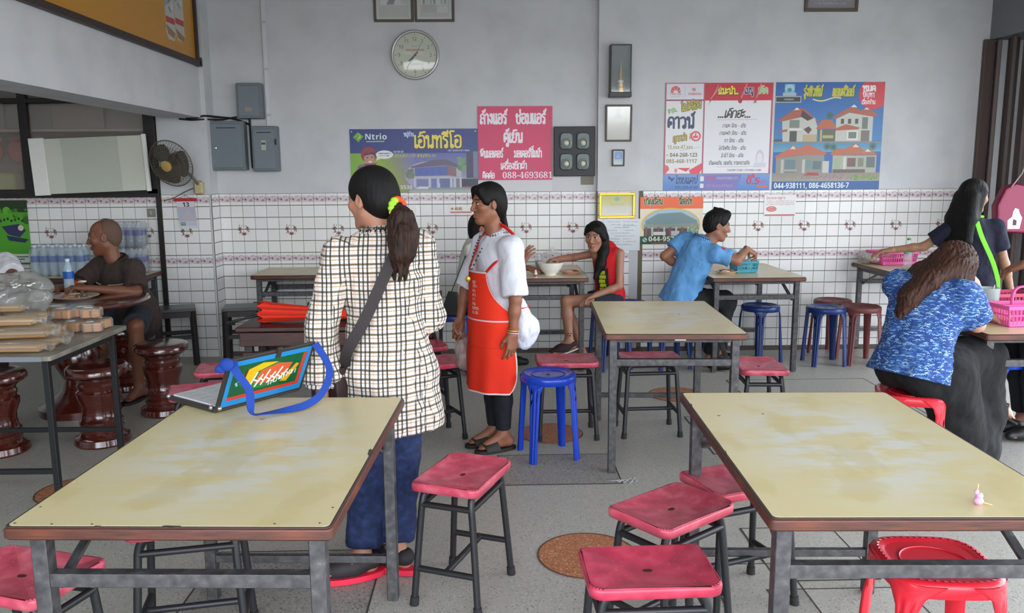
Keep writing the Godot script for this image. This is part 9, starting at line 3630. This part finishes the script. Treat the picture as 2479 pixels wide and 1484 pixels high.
func build_left_things():
	# ---- bottle packs on the bay table
	var clear := glass(Color(0.80, 0.90, 0.95, 0.30))
	var water := glass(Color(0.78, 0.86, 0.90, 0.28))
	var blue_band := std(Color(0.15, 0.32, 0.62), 0.35)
	var b := make_bottle("water_bottle", "clear water bottle with a blue band in the shrink wrapped pack under the window", Vector3(-3.90, TOP, -7.12), 0.265, 0.036, clear, water, Color(0.78, 0.84, 0.90), blue_band, "water bottles in the pack")
	for i in 6:
		for k in 2:
			if i + k == 0:
				continue
			copy_of(b, "clear water bottle with a blue band in the shrink wrapped pack under the window", Vector3(-3.90 + i * 0.076, TOP, -7.12 - k * 0.078), 0.0, "water bottles in the pack")
	var wrap := Geo.new()
	wrap.box(Vector3(0, 0.125, 0), Vector3(0.465, 0.25, 0.165), 0.03)
	single("shrink_wrap", wrap, film(Color(0.84, 0.88, 0.92, 0.14), 0.08), "clear shrink wrap round the pack of water bottles", "wrapping", Vector3(-3.71, TOP, -7.16))
	var cola := glass(Color(0.75, 0.80, 0.85, 0.35))
	var drink := std(Color(0.055, 0.030, 0.035), 0.15)
	var cband := std(Color(0.13, 0.18, 0.50), 0.35)
	var c := make_bottle("cola_bottle", "dark cola bottle with a blue band in the stacked packs behind the bald man", Vector3(-3.34, TOP, -7.22), 0.225, 0.034, cola, drink, Color(0.80, 0.80, 0.82), cband, "cola bottles in the stacked packs", 0.74)
	for i in 5:
		for k in 2:
			for l in 2:
				if i + k + l == 0:
					continue
				copy_of(c, "dark cola bottle with a blue band in the %s stacked pack behind the bald man" % ["lower", "upper"][l], Vector3(-3.34 + i * 0.072, TOP + l * 0.232, -7.22 - k * 0.072), 0.0, "cola bottles in the %s stacked pack" % ["lower", "upper"][l])
	for l in 2:
		var w2 := Geo.new()
		w2.box(Vector3(0, 0.112, 0), Vector3(0.372, 0.222, 0.152), 0.02)
		single("shrink_wrap", w2, film(Color(0.80, 0.83, 0.88, 0.12), 0.08), "clear shrink wrap round the %s pack of cola bottles" % ["lower", "upper"][l], "wrapping", Vector3(-3.196, TOP + l * 0.232, -7.256))
	# ---- bald man's place
	var pt := TOP + 0.007
	make_bottle("water_bottle", "clear water bottle with a blue label standing beside the bald man's plate", Vector3(-3.01, pt, -5.90), 0.26, 0.035, clear, water, Color(0.80, 0.86, 0.90), std(Color(0.12, 0.34, 0.66), 0.3))
	plate_with_food("large white plate of rice in front of the bald man", Vector3(-2.885, pt, -5.715), 0.155, std(Color(0.78, 0.72, 0.68), 0.2), [Color(0.74, 0.66, 0.40), Color(0.62, 0.46, 0.34), Color(0.78, 0.72, 0.56), Color(0.42, 0.32, 0.24)])
	var spn := thing("spoon", "steel spoon with a red tipped handle in the bald man's hand", "spoon", Vector3(-2.90, 0.90, -5.80), 0.3)
	var sg := Geo.new()
	sg.ball(Vector3(0.03, 0.01, 0), Vector3(0.028, 0.010, 0.018), 12, 8)
	sg.tube([Vector3(0.01, 0.008, 0), Vector3(-0.05, -0.01, 0.0)], 0.004, 7)
	part(spn, "spoon_bowl", sg, std(Color(0.82, 0.80, 0.74), 0.25, 0.3))
	var sr := Geo.new()
	sr.ball(Vector3(-0.012, 0.006, 0.004), Vector3(0.012, 0.010, 0.010), 10, 7)
	part(spn, "red_tip", sr, std(Color(0.70, 0.06, 0.08), 0.4))

	# ---- snacks: bags of bread sticks, packs of orange cake, loose film
	var tan_ := [Color(0.66, 0.48, 0.24), Color(0.72, 0.55, 0.30), Color(0.60, 0.42, 0.20)]
	var spots := [
		[-2.36, 0.0, -4.00, 0.05, "at the front corner of the heap"], [-2.60, 0.0, -4.03, -0.05, "at the front of the heap, left of the corner one"], [-2.36, 0.0, -4.15, 0.1, "behind the front corner one"], [-2.62, 0.0, -4.20, 0.0, "second row, left"],
		[-2.38, 0.05, -4.09, 0.16, "lying across the front ones"], [-2.42, 0.0, -4.30, 0.12, "in the middle of the table"], [-2.68, 0.05, -4.11, -0.1, "upper layer at the left edge"], [-2.44, 0.055, -4.22, 0.05, "upper layer over the middle"],
		[-2.48, 0.10, -4.16, 0.2, "third layer, near the front"], [-2.70, 0.10, -4.26, -0.12, "third layer at the left edge"], [-2.52, 0.10, -4.32, 0.08, "third layer, towards the back"], [-2.72, 0.15, -4.16, 0.05, "topmost at the left edge"], [-2.60, 0.15, -4.28, 0.18, "topmost under the grey film"],
	]
	var fm := film(Color(0.86, 0.84, 0.78, 0.22), 0.08)
	for s in spots:
		var t := thing("bread_stick_bag", "clear bag of tan bread sticks, %s" % s[4], "snack bag", Vector3(s[0], TOP + s[1], s[2]), s[3], "bags of bread sticks")
		var g := Geo.new()
		for k in 12:
			var zc := (k % 6 - 2.5) * 0.0145
			var yc := 0.011 + (k / 6) * 0.017
			g.tube([Vector3(-0.155 + rng.randf_range(-0.008, 0.008), yc, zc), Vector3(0, yc + 0.002, zc + rng.randf_range(-0.003, 0.003)), Vector3(0.155 + rng.randf_range(-0.008, 0.008), yc, zc)], 0.0078, 6)
		var so := part(t, "bread_sticks", g, std(tan_[rng.randi() % 3], 0.7))
		so.set_meta("kind", "stuff")
		var fg := Geo.new()
		fg.tube(curve3([Vector3(-0.20, 0.024, 0), Vector3(-0.175, 0.024, 0), Vector3(-0.15, 0.024, 0), Vector3(0, 0.026, 0), Vector3(0.15, 0.024, 0), Vector3(0.175, 0.024, 0), Vector3(0.20, 0.024, 0)], 3), [0.045, 0.04, 0.036, 0.03, 0.042, 0.05, 0.052, 0.053, 0.053, 0.053, 0.053, 0.053, 0.052, 0.05, 0.042, 0.03, 0.036, 0.04, 0.045], 10, false, 0.5)
		part(t, "bag_film", fg, fm)
	var cakes := [[-2.20, 0.0, -4.62], [-2.30, 0.0, -4.52], [-2.19, 0.0, -4.50], [-2.42, 0.0, -4.60], [-2.31, 0.0, -4.64], [-2.28, 0.068, -4.60], [-2.36, 0.068, -4.54], [-2.22, 0.068, -4.56], [-2.46, 0.068, -4.62], [-2.34, 0.0, -4.40], [-2.50, 0.0, -4.48]]
	for k in cakes.size():
		var q: Array = cakes[k]
		var t := thing("cake_pack", "little pack of orange cake squares at the right of the snack heap, %s layer" % ("upper" if q[1] > 0.0 else "lower"), "cake pack", Vector3(q[0], TOP + q[1], q[2]), rng.randf_range(-0.3, 0.3), "packs of orange cake, %s layer" % ("upper" if q[1] > 0.0 else "lower"))
		for i in 2:
			var g := Geo.new()
			g.box(Vector3((i - 0.5) * 0.045, 0.026, 0), Vector3(0.042, 0.048, 0.07), 0.010)
			part(t, "cake", g, std(Color(0.66, 0.38, 0.14).lerp(Color(0.76, 0.48, 0.20), rng.randf()), 0.75))
		var fg := Geo.new()
		fg.box(Vector3(0, 0.030, 0), Vector3(0.108, 0.060, 0.082), 0.012)
		part(t, "pack_film", fg, fm)
		var lb := Geo.new()
		lb.box(Vector3(-0.01, 0.0610, 0.01), Vector3(0.034, 0.0014, 0.026))
		part(t, "price_label", lb, std(Color(0.86, 0.88, 0.90), 0.4))
	var mound := Field.new()
	mound.bone(Vector3(-0.20, 0.05, -0.02), Vector3(0.14, 0.04, 0.05), 0.10, 0.06, 0.06)
	mound.bone(Vector3(-0.16, 0.09, -0.06), Vector3(0.06, 0.09, -0.10), 0.085, 0.075, 0.06)
	mound.bone(Vector3(-0.22, -0.02, 0.14), Vector3(-0.10, 0.0, 0.10), 0.08, 0.06, 0.06)
	mound.amp = 0.03
	mound.nz = noise
	mound.nf = Vector3(9, 9, 9)
	var mg := Geo.new()
	mound.build(0.013, mg)
	single("plastic_film", mg, film(Color(0.60, 0.60, 0.58, 0.50), 0.14), "crumpled greyish clear plastic thrown over the snack heap", "plastic film", Vector3(-2.52, TOP + 0.17, -4.38))
	var pp := Geo.new()
	pp.box(Vector3(0, 0.0, 0), Vector3(0.045, 0.012, 0.03), 0.005)
	single("purple_wrapper", pp, std(Color(0.30, 0.10, 0.26), 0.4), "tiny dark purple wrapper among the bread sticks", "wrapper", Vector3(-2.47, TOP + 0.115, -4.06), 0.4)
	var knot := Geo.new()
	for k in 6:
		var q := Vector3(rng.randf_range(-0.16, 0.16), rng.randf_range(-0.02, 0.06), rng.randf_range(-0.12, 0.14))
		knot.ball(q, Vector3(0.014, 0.006, 0.010), 8, 6, Basis(Vector3.UP, k))
		knot.tube([q, q + Vector3(0.03, 0.012, 0.008)], [0.006, 0.012], 6, true, 0.3)
	single("bag_ties", knot, std(Color(0.86, 0.86, 0.84), 0.3), "small white knotted bag ends on top of the snack heap", "bag ties", Vector3(-2.46, TOP + 0.235, -4.22))

	# ---- umbrella on the desk
	var um := thing("umbrella", "folded orange umbrella with a hooked handle lying on the wooden desk", "umbrella", Vector3(-1.03, 0.80, -4.74), 0.06)
	var cz := Geo.new()
	var rings := []
	for i in 14:
		var v := i / 13.0
		var x := lerpf(-0.30, 0.34, v)
		var r := lerpf(0.066, 0.022, pow(v, 0.8))
		var ring := []
		for k in 48:
			var a := TAU * k / 48
			var rr := r * (0.90 + 0.16 * absf(sin(a * 4.0)) * (1.0 - v * 0.6))
			var flare := (0.020 * cos(a * 8.0) if i == 0 else 0.0)
			ring.append(Vector3(x - flare, 0.060 - 0.028 * v + cos(a) * rr * 0.92, sin(a) * rr * 1.15))
		rings.append(ring)
	cz.loft(rings)
	part(um, "canopy", cz, cloth_mat(Color(0.86, 0.17, 0.05)))
	var pl := Geo.new()
	for k in 4:
		var a := 0.5 + k * 0.55
		pl.tube([Vector3(-0.298, 0.060 + cos(a) * 0.064, sin(a) * 0.079), Vector3(0.10, 0.045 + cos(a) * 0.042, sin(a) * 0.054)], 0.0025, 5)
	part(um, "rib", pl, std(Color(0.66, 0.10, 0.05), 0.5))
	var hd := Geo.new()
	hd.tube(curve3([Vector3(-0.29, 0.045, 0.0), Vector3(-0.36, 0.035, 0.02), Vector3(-0.43, 0.020, 0.03), Vector3(-0.475, 0.012, 0.055), Vector3(-0.47, 0.010, 0.09), Vector3(-0.43, 0.012, 0.105)], 5), 0.0075, 8)
	part(um, "handle", hd, M.black)
	var tip := Geo.new()
	tip.tube([Vector3(-0.31, 0.115, 0.0), Vector3(-0.345, 0.118, 0.0)], 0.003, 6)
	tip.tube([Vector3(-0.31, 0.06, 0.07), Vector3(-0.345, 0.062, 0.078)], 0.003, 6)
	tip.tube([Vector3(0.33, 0.032, 0), Vector3(0.40, 0.030, 0)], 0.006, 8)
	part(um, "rib_tip", tip, M.black)
	# ---- cloth covered crate behind the woman in plaid
	var cr := thing("wooden_crate", "reddish wooden crate with dark posts, covered by a grey cloth, behind the plaid shirt", "crate", Vector3(-0.84, 0, -5.98))
	for q in [[0.0, 0.57, 0.25, 0.82, 0.36, 0.02], [0.0, 0.57, -0.25, 0.82, 0.36, 0.02]]:
		var g := Geo.new()
		g.box(Vector3(q[0], q[1], q[2]), Vector3(q[3], q[4], q[5]), 0.004)
		part(cr, "side_board", g, M.red_wood)
	for s in [-1, 1]:
		var g := Geo.new()
		g.box(Vector3(s * 0.41, 0.57, 0), Vector3(0.02, 0.36, 0.50), 0.004)
		part(cr, "end_board", g, M.red_wood)
		for sz in [-1, 1]:
			var l := Geo.new()
			l.box(Vector3(s * 0.435, 0.38, sz * 0.25), Vector3(0.035, 0.76, 0.035), 0.004)
			part(cr, "post", l, M.black_wood)
	var clg := Geo.new()
	var crow := []
	for i in 15:
		var row := []
		for k in 13:
			var x := (i / 14.0 - 0.5) * 1.0
			var z := (k / 12.0 - 0.5) * 0.78
			var ex := maxf(0.0, absf(x) - 0.40)
			var ez := maxf(0.0, absf(z) - 0.27)
			var top := 0.775 + 0.16 * exp(-pow(x * 2.6, 2) - pow(z * 4.0, 2)) + 0.006 * sin(x * 30.0 + z * 11.0)
			row.append(Vector3(clampf(x, -0.455, 0.455) + 0.008 * sin(z * 40.0) * signf(x) * minf(1.0, ex * 20.0), top - ex * 1.6 - ez * 1.4, clampf(z, -0.29, 0.29) + 0.010 * sin(x * 34.0) * signf(z) * minf(1.0, ez * 12.0)))
		crow.append(row)
	clg.sheet(crow, 0.006)
	single("grey_cloth", clg, cloth_mat(Color(0.42, 0.41, 0.40)), "grey cloth thrown over the wooden crate behind the plaid shirt", "cloth", Vector3(-0.84, 0, -5.98))
	var pls := Geo.new()
	pls.lathe([Vector2(0, 0.0), Vector2(0.10, 0.0), Vector2(0.16, 0.018), Vector2(0.165, 0.022), Vector2(0.155, 0.024), Vector2(0.09, 0.007), Vector2(0, 0.006)], 32)
	single("tin_plate", pls, std(Color(0.78, 0.76, 0.68), 0.25), "pale tin plate on the desk behind the umbrella", "plate", Vector3(-0.93, 0.799, -4.88))
